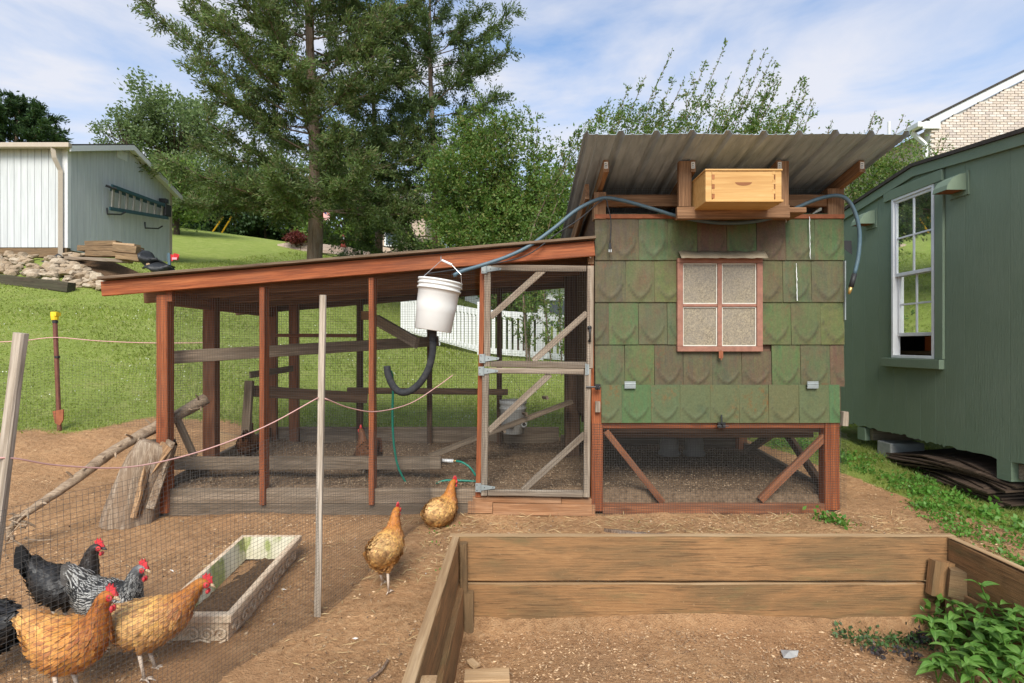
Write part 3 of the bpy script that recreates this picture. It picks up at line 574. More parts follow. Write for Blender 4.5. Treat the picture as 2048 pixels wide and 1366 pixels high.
# roof: ribbed metal sheet rising toward the camera
RF, RS = 3.50, .189
def rz(y): return 2.593 - RS * (y - RF)
rx0, rx1, ry1 = .435, 2.515, 6.05
ribs = [.445 + i * .2275 for i in range(10)]; prof = [(rx0, .0)]
for i, r in enumerate(ribs):
    for dx, h in ((-.030, 0), (-.014, .026), (.014, .026), (.030, 0)):
        if rx0 < r + dx < rx1: prof.append((r + dx, h))
    if i < 9:
        for q in (.076, .152):
            for dx, h in ((-.012, 0), (-.006, .004), (.006, .004), (.012, 0)): prof.append((r + q + dx, h))
prof.append((rx1, 0)); prof = sorted(set(prof)); vs = []; fs = []; ny_ = 6
for j in range(ny_ + 1):
    y = RF + (ry1 - RF) * j / ny_
    for (x, h) in prof: vs.append((x, y + (random.uniform(-.004, .004) if j == 0 else 0), rz(y) + h + .003 * math.sin(x * 7 + j)))
n0 = len(prof)
for j in range(ny_):
    for i in range(n0 - 1): fs.append((j*n0+i, j*n0+i+1, (j+1)*n0+i+1, (j+1)*n0+i))
m = MB(); m.add(vs, fs); roof = m.build('roof', 'metal_roof', coop); sm = roof.modifiers.new('thick', 'SOLIDIFY'); sm.thickness = .0015
for px in (1212, 1386, 1559, 1724):
    ye = 3.80; x = (px - CX) * ye / F; a = V(x, ye, rz(ye) - .05); b = V(x, ry1 - .1, rz(ry1 - .1) - .05)
    r_ = board('rafter', a, b, .088, .038, 'wood_brown', coop)
    t_ = MB().box((x - .013, ye - .0035, a.z - .020), (x + .013, ye - .002, a.z + .028)).build('tag', 'paper', coop)
    for q in range(3): MB().box((x - .008, ye - .0045, a.z - .010 + q * .012), (x + random.uniform(.002, .008), ye - .0037, a.z - .006 + q * .012)).build('print', 'ink', t_)
board('purlin', (.48, 4.9, rz(4.9) - .02), (2.48, 4.9, rz(4.9) - .02), .07, .03, 'wood_brown', coop, up=(0, 1, 0))
board('barge_board', (XL - .06, Y0 - .02, rz(Y0) - .12), (XL - .06, 5.9, rz(5.9) - .12), .12, .03, 'wood_brown', coop)
# shelf for the hive
SY = 3.76
sh_ = board('shelf', W(1353, 427, SY + .02), W(1577, 424, SY + .02), .085, .038, 'wood_brown', coop, up=(0, 0, 1))
board('shelf', (fx(1355, SY + .2), SY + .18, 2.185), (fx(1590, SY + .2), SY + .18, 2.185), .27, .035, 'wood_brown', coop, up=(0, 1, 0))
post('shelf_post', 1358, 1383, fz(321, SY + .03), fz(412, SY + .03), SY + .04, .05, 'wood_brown', coop)
post('shelf_post', 1557, 1578, fz(321, SY + .03), fz(412, SY + .03), SY + .04, .05, 'wood_brown', coop)
# window in the facade
WY = Y0 - .012; wx0, wx1, wz0, wz1 = fx(1353), fx(1523), fz(703), fz(517)
win = thing('window', None, None, (0, 0, 0)); win.parent = coop; win.location = V((wx0 + wx1) / 2, WY, wz0) - worigin(coop); del_ = None
fw = .042
def fr(name, x0, z0, x1, z1, y0, y1, mat='frame_rose', par=win): return MB().box((x0, y0, z0), (x1, y1, z1)).build(name, mat, par, bevel=.003)
fr('frame_rail', wx0, wz1 - .035, wx1, wz1, WY - .014, WY + .05); fr('frame_rail', wx0, wz0, wx1, wz0 + .038, WY - .014, WY + .05)
fr('frame_stile', wx0, wz0 + .039, wx0 + fw, wz1 - .036, WY - .0125, WY + .05); fr('frame_stile', wx1 - fw, wz0 + .039, wx1, wz1 - .036, WY - .0125, WY + .05)
mxx = (wx0 + wx1) / 2; zmm = fz(611); fr('muntin', mxx - .016, wz0 + .039, mxx + .016, wz1 - .036, WY - .008, WY + .04)
for (a, b) in ((wx0 + fw + .001, mxx - .017), (mxx + .017, wx1 - fw - .001)):
    fr('muntin', a, zmm - .010, b, zmm + .010, WY - .006, WY + .04)
    for (c, d) in ((wz0 + .040, zmm - .011), (zmm + .011, wz1 - .037)):
        p_ = MB().box((a, WY + .012, c), (b, WY + .016, d)).build('pane', 'frosted_pane', win)
        m = MB(); q = .007
        for (e, f_, g, h) in ((a, c, b, c + q), (a, d - q, b, d), (a, c + q, a + q, d - q), (b - q, c + q, b, d - q)): m.box((e, WY + .004, f_), (g, WY + .0115, h))
        m.build('putty', 'putty', p_)
m = MB(); n = 22; vs = []; fs = []
for i in range(n + 1):
    x = fx(1356) + (fx(1527) - fx(1356)) * i / n; dz = random.uniform(-.004, .004)
    vs += [(x, Y0 - .016, fz(503) + dz + .004 * math.sin(i)), (x, Y0 - .06, fz(513)), (x, Y0 - .085 + random.uniform(-.006, .006), fz(519.5) + dz)]
for i in range(n):
    for j in range(2): fs.append((i*3+j, i*3+j+1, (i+1)*3+j+1, (i+1)*3+j))
m.add(vs, fs); hd = m.build('window_hood', 'flashing', coop, True); hd.modifiers.new('t', 'SOLIDIFY').thickness = .002
m = MB().box((fx(1434), WY - .03, fz(716)), (fx(1442), WY - .02, fz(702))); m.tube([(fx(1438), WY - .03, fz(700)), (fx(1438), WY - .03, fz(720))], .004, 6); m.build('window_latch', 'rust', coop)
m = MB().add([(XR, Y0 + .02, fz(495)), (XR + .05, Y0 - .01, fz(510)), (XR + .045, Y0 - .01, fz(482)), (XR, Y0 + .02, fz(480))], [(0, 1, 2, 3)]); m.build('rubber_scrap', 'black_plastic', coop).modifiers.new('t', 'SOLIDIFY').thickness = .006

# ================================================================ chicken run
run = thing('chicken_run', 'long low chicken run with red-stained posts, wire mesh sides and sloping board roof', 'chicken run', (-1.2, 4.95, 0))
RY1 = 5.9
def rf(px, py, Y): return W(px, py, Y)
ra = W(192, 553, 3.93); rb = W(1190, 470.5, 3.93); rb.x = XL - .008
rs = (rb.z - ra.z) / (rb.x - ra.x)
def rtop(x): return ra.z + (x - ra.x) * rs
n = 8
for i in range(n):          # roof boards laid across the slope, edge to edge
    y0 = 3.93 + (6.12 - 3.93) * i / n; y1 = 3.93 + (6.12 - 3.93) * (i + 1) / n - .004; y = (y0 + y1) / 2
    board('roof_board', (ra.x + random.uniform(-.02, .02), y, ra.z - .011), (rb.x, y, rb.z - .011), y1 - y0, .02, 'roof_board', run, up=(0, 1, 0))
fa = V(fx(215), 3.995, 0); fa.z = rtop(fa.x) - .09; fb = V(XL - .012, 3.995, 0); fb.z = rtop(fb.x) - .09
board('fascia', fa + V(0, 0, .008), fb + V(0, 0, .006), .108, .036, 'wood_stain', run)
for y in (4.45, 4.95, 5.45): board('rafter', (fa.x, y, fa.z), (fb.x, y, fb.z), .125, .038, 'wood_brown', run)
board('rafter', (fa.x, RY1, fa.z - .01), (fb.x, RY1, fb.z - .01), .14, .038, 'wood_dark', run)
def zf(x): return rtop(x) - .155
p1 = post('post', 312, 334, zf(-2.6), .02, Y0 - .02, .089, 'wood_stain', run)
for (a, b) in ((518, 528.5), (737, 747.5)): post('post', a, b, zf(fx(a)), .08, Y0 - .02, .089, 'wood_stain', run)
board('post', W(966.5, 527, Y0 + .02), W(957, 992, Y0 + .02), .040, .07, 'wood_stain', run, up=(1, 0, 0))
post('post', 1180.5, 1187.5, fz(500), fz(773), Y0 + .012, .02, 'wood_stain', run)
post('post', 1176, 1188, fz(528), fz(498), Y0 - .0, .05, 'wood_brown', run)
board('post', (fx(423, 4.67), 4.67, .2), (fx(423, 4.67), 4.67, 1.73), .10, .09, 'wood_stain_dull', run, up=(1, 0, 0))
for (px, wd, mt_, zt) in ((550, .095, 'wood_stain_dull', 1.70), (593, .095, 'wood_stain_dull', 1.72), (723, .06, 'wood_dark', 1.76), (861, .05, 'wood_dark', 1.80), (999, .055, 'wood_dark', 1.85)):
    x = fx(px, RY1); board('post', (x, RY1 - .06, .15), (x, RY1 - .06, zt), wd, .06, mt_, run, up=(1, 0, 0))
hx0 = fx(312) + .04
board('header', (hx0 + .02, Y0 + .07, 1.60), (hx0 + .02, RY1, 1.60), .11, .038, 'wood_stain_dull', run)
board('end_block', (fx(334) , Y0 + .0, fz(590)), (fx(347), Y0 + .0, fz(590)), .1, .04, 'wood_stain', run)
board('brace', W(348, 825, 4.2), W(388, 912, 4.35), .045, .04, 'wood_old', run)
# sills: two boards stacked along the front, end sill, back sill
board('sill', (fx(312), Y0 + .03, .135), (fx(952), Y0 + .03, .135), .11, .04, 'wood_old', run)
board('sill', (fx(310), Y0 + .035, .035), (fx(952), Y0 + .035, .035), .085, .05, 'wood_old', run)
board('threshold', (fx(946), Y0 + .02, fz(998)), (fx(1122), Y0 + .02, fz(1001)), .045, .05, 'wood_threshold', run)
board('threshold', (fx(1123), Y0 + .02, fz(1002)), (fx(1183), Y0 + .02, fz(1003)), .040, .05, 'wood_threshold', run)
board('threshold', (fx(936), Y0 + .015, fz(1014)), (fx(985), Y0 + .015, fz(1015)), .085, .05, 'wood_threshold', run)
board('threshold', (fx(986), Y0 + .012, fz(1018)), (fx(1190), Y0 + .012, fz(1020)), .085, .05, 'wood_threshold', run)
board('sill', (fx(540, RY1), RY1, .27), (XL - .12, RY1, .27), .2, .045, 'wood_old', run)
board('sill', (hx0, Y0 + .1, .16), (hx0, RY1 - .05, .30), .16, .04, 'wood_old', run)
board('sill', W(440, 880, 5.6), W(500, 893, 5.4), .16, .04, 'wood_pale_toplit', run)
board('rail', (fx(560, RY1), RY1 - .11, fz(671, RY1)), (fx(720, RY1), RY1 - .11, fz(672, RY1)), .036, .036, 'wood_stain_dull', run)
board('rail', W(695, 781, 5.5), W(1016, 784, 5.5), .06, .04, 'wood_dark', run)
board('roost', W(342, 715, 4.22), W(876, 682, 5.6), .10, .038, 'wood_old', run)
board('roost', W(503, 782, 5.0), W(735, 796, 5.3), .10, .05, 'wood_dark', run)
board('roost', W(500, 750, 5.3), W(585, 737, 5.6), .06, .04, 'wood_old', run)
board('roost_leg', W(499, 762, 4.95), W(491, 885, 4.95), .07, .05, 'wood_old', run, up=(1, 0, 0))
board('shelf_board', W(754, 640, 5.3), W(834, 686, 4.9), .10, .04, 'wood_grey', run)
board('shelf_block', W(724, 631, 5.6), W(738, 631, 5.6), .09, .05, 'wood_pale_toplit', run)
ramp = board('ramp', W(1142, 803, 5.05), W(858, 913, 4.75), .12, .035, 'wood_old', run, up=(0, 1, 0))
for t in (.15, .33, .5, .68, .85):
    p = W(1142, 803, 5.05).lerp(W(858, 913, 4.75), t); board('cleat', p + V(0, -.07, .026), p + V(0, .07, .026), .03, .02, 'wood_old', ramp)
board('floor_timber', W(346, 926, 4.34), W(882, 925, 4.34), .10, .05, 'wood_old', run)
# wire mesh
def clipf(u): return (0, zf(fx(316) + u) + .03)
mesh_panel('wire_mesh', (fx(316), Y0 - .026, .0), (1, 0, 0), (0, 0, 1), fx(952) - fx(316), 1.9, 'wire_black', run, clip=clipf, warp=.004, seg=6)
mesh_panel('wire_mesh', (fx(972), Y0 + .045, fz(528)), (1, 0, 0), (0, 0, 1), fx(1180) - fx(972), .1, 'wire_black', run)
mesh_panel('wire_mesh', (fx(540, RY1), RY1 + .0, .2), (1, 0, 0), (0, 0, 1), 2.9, 1.5, 'wire_black', run, cell=.025, r=.0006)
mesh_panel('wire_mesh', (hx0 - .03, Y0 + .1, .05), (0, 1, 0), (0, 0, 1), RY1 - Y0 - .1, 1.55, 'wire_black', run, cell=.02)
# door
door = thing('door', None, None); door.parent = run; door.location = V(fx(966), Y0 - .025, fz(993)) - worigin(run); door['label'] = 'weathered grey two-leaf wire door'
DY = Y0 - .03
def dpt(px, py, dy=0): return W(px, py, DY + dy)
DT = .036
for leaf in ('upper', 'lower'):
    ya, yb = (530, 733) if leaf == 'upper' else (735.5, 990)
    l0, l1, r0, r1 = (968, 981, 1173, 1186) if leaf == 'upper' else (964, 977, 1168, 1181)
    dl = .0 if leaf == 'upper' else -2
    board('stile', dpt((l0+l1)/2 + 1, ya), dpt((l0+l1)/2 + dl, yb), .047, DT, 'wood_grey', door, up=(1, 0, 0)); board('stile', dpt((r0+r1)/2 + 1, ya + 2), dpt((r0+r1)/2 + dl, yb + 3), .047, DT, 'wood_grey', door, up=(1, 0, 0))
    board('rail', dpt(l1 + 1, ya + 5.5), dpt(r0 - 1, ya + 7.5), .042, DT - .004, 'wood_grey', door); board('rail', dpt(l1 + 1 + dl, yb - 5.5), dpt(r0 - 1 + dl, yb - 3), .046, DT - .004, 'wood_grey', door)
for (a, b) in (((981, 634), (1090, 537)), ((1066, 722), (1174, 626)), ((977, 862), (1100, 748)), ((1046, 980), (1170, 868))):
    board('brace', dpt(*a, .006), dpt(*b, .006), .045, .022, 'wood_grey', door)
mesh_panel('wire_mesh', dpt(966, 732, -.022), (1, 0, 0), (0, 0, 1), fx(1182, DY) - fx(968, DY), fz(536, DY) - fz(732, DY), 'wire_black', door, warp=.002, seg=3)
mesh_panel('wire_mesh', dpt(964, 984, -.022), (1, 0, 0), (0, 0, 1), fx(1176, DY) - fx(966, DY), fz(745, DY) - fz(984, DY), 'wire_black', door, warp=.002, seg=3)
for (px, py) in ((970, 538), (966, 717), (964, 742), (958, 975)):
    c = dpt(px, py, -.024); m = MB().box((c.x - .026, c.y - .002, c.z - .032), (c.x + .012, c.y + .002, c.z + .032))
    m.prism([(c.x + .014, c.y - .001, c.z - .022), (c.x + .115, c.y - .001, c.z - .007), (c.x + .118, c.y - .001, c.z + .007), (c.x + .014, c.y - .001, c.z + .022)], (0, -.003, 0))
    m.tube([(c.x + .012, c.y - .004, c.z - .033), (c.x + .012, c.y - .004, c.z + .033)], .005, 8); hg = m.build('hinge', 'galv', door)
    m = MB()
    for (dx, dz) in ((-.015, .02), (-.015, -.02), (.04, 0), (.10, 0)): m.lathe([(0, -.002), (.0035, -.001), (.0035, .001), (0, .002)], (c.x + dx, c.y - .005, c.z + dz), 8, Matrix.Rotation(math.radians(90), 3, 'X'))
    m.build('screw', 'black_metal', hg)
c = dpt(1174, 739, -.024); MB().box((c.x - .012, c.y, c.z - .042), (c.x - .002, c.y + .003, c.z + .042)).box((c.x + .002, c.y, c.z - .036), (c.x + .016, c.y + .003, c.z + .036)).tube([(c.x, c.y, c.z - .04), (c.x, c.y, c.z + .04)], .005, 8).build('butt_hinge', 'galv', door)
c = dpt(1179, 661, -.03); m = MB().tube(spline([c + V(0, 0, .02), c + V(0, -.03, .012), c + V(-.002, -.04, -.02), c + V(0, -.028, -.06), c + V(0, .0, -.068)], 5), .007, 8)
m.lathe([(0, -.012), (.016, -.006), (.016, .002), (0, .004)], c + V(0, -.005, .02), 12, Matrix.Rotation(math.radians(90), 3, 'X')); m.lathe([(0, -.01), (.011, -.004), (.011, .002), (0, .004)], c + V(0, -.005, -.075), 12, Matrix.Rotation(math.radians(90), 3, 'X')); m.build('handle', 'black_metal', door, True)
m = MB(); a = dpt(1172, 774, -.03); b = dpt(1200, 774, -.03); m.tube([a, b], .006, 8); m.tube([b + V(-.018, 0, -.02), b + V(-.018, -.014, -.004)], .005, 6); m.box((b.x - .035, b.y + .004, b.z - .02), (b.x + .004, b.y + .010, b.z + .02)); m.box((b.x - .03, b.y - .008, b.z - .012), (b.x - .005, b.y + .006, b.z + .012)); m.build('bolt', 'black_metal', run)
c = W(1183, 500, Y0 - .03); MB().prism([c + V(-.012, 0, .05), c + V(.016, 0, .05), c + V(.012, 0, .0), c + V(-.004, 0, -.06), c + V(-.016, 0, -.055), c + V(-.010, 0, 0)], (0, .004, 0)).build('bracket', 'white_paint', run)

# paint drips down the shingles
for (px, ya, yb) in ((1617, 434, 519), (1591, 527, 602), (1569, 432, 446)):
    m = MB(); n_ = 14; vs = []
    for i in range(n_ + 1):
        z_ = fz(ya + (yb - ya) * i / n_); x_ = fx(px + random.uniform(-.6, .6)); w_ = random.uniform(.0008, .0035); yy_ = Y0 - .014 - .012 * (i / n_); vs += [(x_ - w_, yy_, z_), (x_ + w_, yy_, z_)]
    m.add(vs, [(2*i, 2*i+1, 2*i+3, 2*i+2) for i in range(n_)]); m.build('paint_drip', 'white_paint', coop)
# ================================================================ hive box on the shelf
BY = 3.56
b0, b1 = W(1411, 400, BY), W(1563, 342, BY); bd = .40
hive = thing('hive_box', 'pale pine hive box with dovetailed corners on the shelf under the coop roof', 'hive box', ((b0.x + b1.x) / 2, BY + bd / 2, b0.z))
z0, z1 = b0.z, b1.z; x0, x1 = b0.x, b1.x; t = .019
MB().box((x0 - .006, BY - .02, z0 - .016), (x1 + .004, BY + bd, z0 - .001)).build('bottom_board', 'wood_pine', hive, bevel=.002)
m = MB().box((x0 + .048, BY, z0), (x1 - .048, BY + t, z1)); fp = m.build('front_panel', 'wood_pine', hive, bevel=.0015)
MB().box((x0, BY - .001, z0), (x0 + .040, BY + t, z1)).build('corner_panel', 'wood_pine', hive, bevel=.002); MB().box((x1 - .040, BY - .001, z0), (x1, BY + t, z1)).build('corner_panel', 'wood_pine', hive, bevel=.002)
MB().box((x0, BY + t + .001, z0), (x0 + t, BY + bd - .01, z1)).build('side_panel', 'wood_pine', hive, bevel=.002); MB().box((x1 - t, BY + t + .001, z0), (x1, BY + bd - .01, z1)).build('side_panel', 'wood_pine', hive, bevel=.002)
MB().box((x0 + t + .001, BY + bd - .03, z0), (x1 - t - .001, BY + bd - .012, z1)).build('back_panel', 'wood_pine', hive)
MB().box((x0 - .004, BY - .008, z1 + .001), (x1 + .004, BY + bd, z1 + .012)).build('lid', 'wood_pine', hive, bevel=.002)
for sx in (x0 + .041, x1 - .047):
    for q in range(3):
        zz = z0 + .01 + q * .062; MB().box((sx - .0, BY - .0015, zz), (sx + .018 if sx < mxx else sx + .006, BY + .004, zz + .030)).build('dovetail', 'wood_dovetail', hive)
        MB().box((sx + (.0 if sx < mxx else -.012), BY - .0013, zz + .031), (sx + (.0065 if sx < mxx else .0065), BY + .003, zz + .060)).build('dovetail', 'wood_pine', hive)
c = V((x0 + x1) / 2, BY, z0 + .115); m = MB(); vs = [(c.x + .055 * math.cos(a), BY - .0012, c.z + .022 * math.sin(a)) for a in np.linspace(math.pi, 2 * math.pi, 13)]; m.add(vs, [tuple(range(13))]); m.build('hand_grip', 'wood_dovetail', hive)

# ================================================================ hanging bucket with foam-wrapped pipe
KY = 3.84
def K(px, py, dy=0): return W(px, py, KY + dy)
top, bot = K(881, 561), K(866, 661); ax = (top - bot).normalized(); Hb = (top - bot).length
bk = thing('hanging_bucket', 'white plastic bucket hanging tilted from the run fascia, black foam pipe below', 'bucket', bot)
Mz = ax.to_track_quat('Z', 'Y').to_matrix()
rt, rbm = .146, .128
prof_ = [(0, .0), (rbm - .004, 0), (rbm, .004), (rbm + (rt - rbm) * .70, Hb * .70), (rt - .001, Hb * .80), (rt + .007, Hb * .80), (rt + .008, Hb * .83), (rt, Hb * .84), (rt + .001, Hb * .885), (rt + .008, Hb * .89), (rt + .008, Hb * .915), (rt + .001, Hb * .925), (rt + .002, Hb * .96), (rt + .009, Hb * .965), (rt + .009, Hb), (rt - .002, Hb), (rt - .006, Hb * .5), (rbm - .006, .006), (0, .006)]
MB().lathe(prof_, bot, 40, Mz).build('bucket_body', 'bucket_white', bk, True)
hp = [K(838, 578, -.01), K(841, 566, -.06), K(848, 552, -.07), K(884, 520, -.03), K(904, 530, -.05), K(922, 549, -.07), K(924, 580, -.02)]
MB().tube(hp, .0022, 6).build('handle', 'chrome', bk); MB().tube([K(884, 520.5, -.031), K(904, 529.5, -.051)], .008, 10).build('grip', 'white_vinyl', bk)
MB().tube(spline([K(866, 659), K(866, 672), K(866, 682)], 4), .027, 16).build('pipe_collar', 'foam_black', bk, True)
MB().tube(spline([K(866, 682), K(865, 705), K(858, 735), K(843, 762), K(825, 779), K(808, 785), K(795, 781), K(784, 768), K(776, 748), K(774, 732)], 6), .0245, 16).build('foam_pipe', 'foam_black', bk, True)
MB().tube([K(882, 521, -.02), K(882, 515, .0), K(882, 512, .06)], .003, 6).build('hook', 'chrome', bk)
# grey nipple feeder inside the run
fb0, fb1 = W(1026, 866, 5.35), W(1026, 800, 5.35); hb2 = (fb1 - fb0).length
fd = thing('feeder_bucket', 'dusty grey bucket feeder hanging inside the run behind the wire door', 'bucket', fb0)
MB().lathe([(0, 0), (.105, 0), (.11, .004), (.122, hb2 * .72), (.13, hb2 * .74), (.13, hb2 * .78), (.123, hb2 * .8), (.124, hb2 * .88), (.132, hb2 * .9), (.132, hb2), (.124, hb2), (.10, .01), (0, .01)], fb0, 32).build('bucket_body', 'bucket_grey', fd, True)
for px in (1023, 1048):
    c = W(px, 852, 5.23); MB().lathe([(.018, 0), (.026, 0), (.028, .05), (.018, .05)], c, 16, Matrix.Rotation(math.radians(65), 3, 'X') @ Matrix.Rotation(math.radians(0), 3, 'Y')).build('feed_port', 'bucket_grey', fd, True)
    MB().lathe([(0, .0), (.018, 0.0)], c + V(0, -.005, .0), 16, Matrix.Rotation(math.radians(65), 3, 'X')).build('port_hole', 'black_plastic', fd)
MB().tube([fb1 + V(-.12, 0, 0), W(1024, 750, 5.35), fb1 + V(.12, 0, 0)], .0025, 6).tube([W(1024, 750, 5.35), W(1022, 560, 5.35)], .002, 6).build('handle', 'black_metal', fd)
# grey waterers under the coop
for i, (px, h_) in enumerate(((1338, .19), (1388, .2))):
    c = V(fx(px, 5.25), 5.25, .20); m = MB().lathe([(0, 0), (.10, 0), (.105, .02), (.10, .03), (.085, .05), (.09, .1), (.08, h_ - .04), (.03, h_), (0, h_)], c, 24)
    o = m.build('poultry_waterer', 'waterer_grey', None, True); tag(o, ['rounded grey poultry waterer under the coop, the left of two', 'rounded grey poultry waterer under the coop, the right of two'][i], 'waterer', 'waterers under the coop')

# ================================================================ hoses and cord
hose = thing('blue_hose', 'blue-grey garden hose draped from the bucket across the coop front to a dangling end', 'hose', K(905, 552))
hp = [W(907, 551, 3.84), W(925, 542, 3.86), W(965, 530, 3.9), W(1015, 513, 3.93), W(1060, 491, 3.95), W(1110, 455, 3.96), W(1155, 419, 3.97), W(1203, 397, 3.99), W(1245, 401, 4.0), W(1300, 416, 4.0), W(1350, 431, 4.0), W(1410, 443, 4.0), W(1470, 446, 4.0), W(1530, 439, 4.0), W(1580, 421, 3.99), W(1630, 400, 3.98), W(1670, 391, 3.98), W(1694, 399, 3.97), W(1710, 425, 3.96), W(1719, 465, 3.96), W(1717, 510, 3.96), W(1709, 548, 3.96)]
MB().tube(spline(hp, 5), .0135, 12).build('hose_line', 'hose_blue', hose, True)
MB().tube([W(1709, 548, 3.96), W(1702, 574, 3.96)], [.017, .0165], 12).build('hose_sleeve', 'black_plastic', hose, True); MB().tube([W(1702, 574, 3.96), W(1700, 580, 3.96), W(1698, 588, 3.96)], [.013, .014, .008], 10).build('hose_fitting', 'brass', hose, True)
cord = thing('power_cord', 'thin black power cord with plug hanging over the green shingles', 'cord', W(1208, 398, 3.97))
MB().tube(spline([W(850, 548, 3.86), W(905, 540, 3.86), W(960, 532, 3.90), W(1050, 512, 3.93), W(1110, 470, 3.94), W(1160, 437, 3.95), W(1207, 399, 3.965), W(1216, 415, 3.96), W(1222, 445, 3.97), W(1220, 488, 3.98)], 5), .0045, 6).build('cable', 'black_plastic', cord, True)
MB().tube([W(1220, 486, 3.98), W(1220, 498, 3.98)], [.008, .011], 10).build('plug', 'black_plastic', cord); MB().box(tuple(W(1217.5, 504, 3.98)), tuple(W(1219, 498, 3.982))).box(tuple(W(1221.5, 504, 3.98)), tuple(W(1223, 498, 3.982))).build('prong', 'chrome', cord)
MB().tube([W(745, 518, 3.955), W(1060, 492, 3.955), W(1180, 480, 3.955)], .002, 5).build('tie_wire', 'black_metal', run)
gh = thing('green_hose', 'thin green hose hanging down behind the run mesh from the foam pipe', 'hose', W(820, 976, 4.3))
MB().tube(spline([W(777, 738, 3.86), W(784, 748, 3.95), W(786, 775, 4.1), W(785, 830, 4.16), W(787, 880, 4.2), W(795, 930, 4.24), W(810, 962, 4.27), W(819, 977, 4.3)], 5), .0085, 8).build('hose_line', 'hose_green', gh, True)
gh2 = thing('short_green_hose', 'short curved green hose with white coupling lying in the run by the door', 'hose', W(905, 930, 4.35))
MB().tube(spline([W(912, 922, 4.38), W(925, 925, 4.36), W(940, 935, 4.34), W(952, 952, 4.33)], 5), .009, 8).build('hose_line', 'hose_green', gh2, True)
MB().tube([W(884, 921, 4.4), W(907, 922, 4.39)], [.014, .015], 10).build('coupling', 'white_vinyl', gh2, True); MB().tube([W(907, 922, 4.39), W(914, 922, 4.38)], .010, 8).build('fitting', 'brass', gh2, True)
o = MB().tube(spline([W(872, 967, 4.28), W(890, 961, 4.3), W(920, 961, 4.3), W(955, 963, 4.3)], 5), .008, 8).build('hose_offcut', 'hose_green', None, True); tag(o, 'straight green hose offcut on the litter behind the hen by the door', 'hose')

# ================================================================ raised bed
bed = thing('raised_bed', 'open raised garden bed of weathered brown planks in the foreground', 'raised bed', (1.0, 2.2, -.19))
bx0, bx1, bY = -.272, 2.215, 2.815
def plank(a, b, zc, h, mat, side, wob=.002): return board('plank', a + (zc,) if len(a) == 2 else a, b + (zc,) if len(b) == 2 else b, h, .038, mat, bed, rough=.0022, wob=wob, seg=16)
zt, zm, zb = .2665, .030, -.205
plank((-.335, bY + .019), (bx1 + .045, bY + .019), (zt + zm) / 2 + .006, zt - zm - .012, 'wood_bed', 'b', .0025); plank((-.30, bY + .010), (bx1 + .02, bY + .010), (zm + zb) / 2, zm - zb - .004, 'wood_bed', 'b', .0025)
plank((-.312, 1.15), (-.303, bY - .004), (zt + zm) / 2, zt - zm - .004, 'wood_bed', 'l'); plank((-.290, 1.2), (-.278, bY - .014), (zm + zb) / 2, zm - zb - .004, 'wood_bed', 'l')
plank((bx1 + .012, bY - .012), (bx1 - .01, 1.15), (zt + zm) / 2 - .004, zt - zm - .004, 'wood_bed', 'r'); plank((bx1 + .006, bY - .02), (bx1 - .02, 1.2), (zm + zb) / 2, zm - zb - .004, 'wood_bed', 'r')
# cap strips on the sawn top edges; paler colour paints in light from above
for (a, b) in (((-.335, bY + .019), (bx1 + .045, bY + .019)), ((-.312, 1.15), (-.303, bY - .004)), ((bx1 + .012, bY - .012), (bx1 - .01, 1.15))):
    board('lit_sawn_edge', a + (zt + .0035,), b + (zt + .0035,), .0375, .004, 'wood_pale_toplit', bed, up=(0, 0, 1) if False else ((0, 1, 0) if abs(a[1] - b[1]) < .1 else (1, 0, 0)), cham=.001)
board('lit_sawn_edge', (-.262, bY - .0, zm - .0005), (bx1 - .02, bY - .0, zm - .0005), .016, .004, 'wood_pale_toplit', bed, up=(0, 1, 0), cham=.001)  # strip paints a highlight along the seam above the lower plank
board('corner_stake', (-.262, bY - .025, .245), (-.258, bY - .025, .0), .036, .045, 'wood_bed_dark', bed, up=(1, 0, 0)); board('corner_stake', (-.235, bY - .03, .0), (-.232, bY - .03, -.24), .048, .045, 'wood_bed_dark', bed, up=(1, 0, 0))
board('corner_block', W(1893, 1160, bY - .06), W(1942, 1170, bY - .10), .14, .09, 'wood_bed_dark', bed); board('corner_stake', (bx1 - .035, bY - .09, .0), (bx1 - .035, bY - .09, -.22), .06, .06, 'wood_bed_dark', bed, up=(1, 0, 0))
board('corner_block', (2.155, bY - .04, .16), (2.13, bY - .045, -.01), .10, .05, 'wood_bed', bed, up=(1, 0, 0))
board('side_stake', (-.262, 1.66, .235), (-.262, 1.66, -.25), .05, .06, 'wood_pale_toplit', bed, up=(1, 0, 0))
def scrap(px, py, Y, L, w_, t_, rot, label):
    p = W(px, py, Y); p.z = -.185 + t_ / 2 + .006; d = V(math.cos(rot), math.sin(rot), 0) * L / 2; o = board('wood_offcut', p - d, p + d, w_, t_, 'wood_pale_toplit', None, up=(-math.sin(rot), math.cos(rot), 0)); tag(o, label, 'wood offcut', 'wood offcuts in the bed')
scrap(947, 1329, 2.46, .06, .035, .012, -.9, 'tiny square wood offcut lying in the bed near its left plank'); scrap(974, 1362, 2.34, .19, .09, .03, .05, 'larger pale wood block at the bottom edge of the picture')
m = MB(); P_ = [W(1561, 1300, 2.56), W(1597, 1308, 2.54), W(1594, 1316, 2.52), W(1580, 1325, 2.49), W(1567, 1328, 2.48)]
vs = [(p.x, p.y, -.17 + .01 * math.sin(i * 2.1)) for i, p in enumerate(P_)] + [(W(1578, 1312, 2.52).x, 2.52, -.155)]
m.add(vs, [(5, 0, 1), (5, 1, 2), (5, 2, 3), (5, 3, 4), (5, 4, 0)]); o = m.build('plastic_scrap', 'plastic_scrap'); o.modifiers.new('t', 'SOLIDIFY').thickness = .002; tag(o, 'torn pale plastic scrap lying on the soil inside the raised bed', 'scrap')

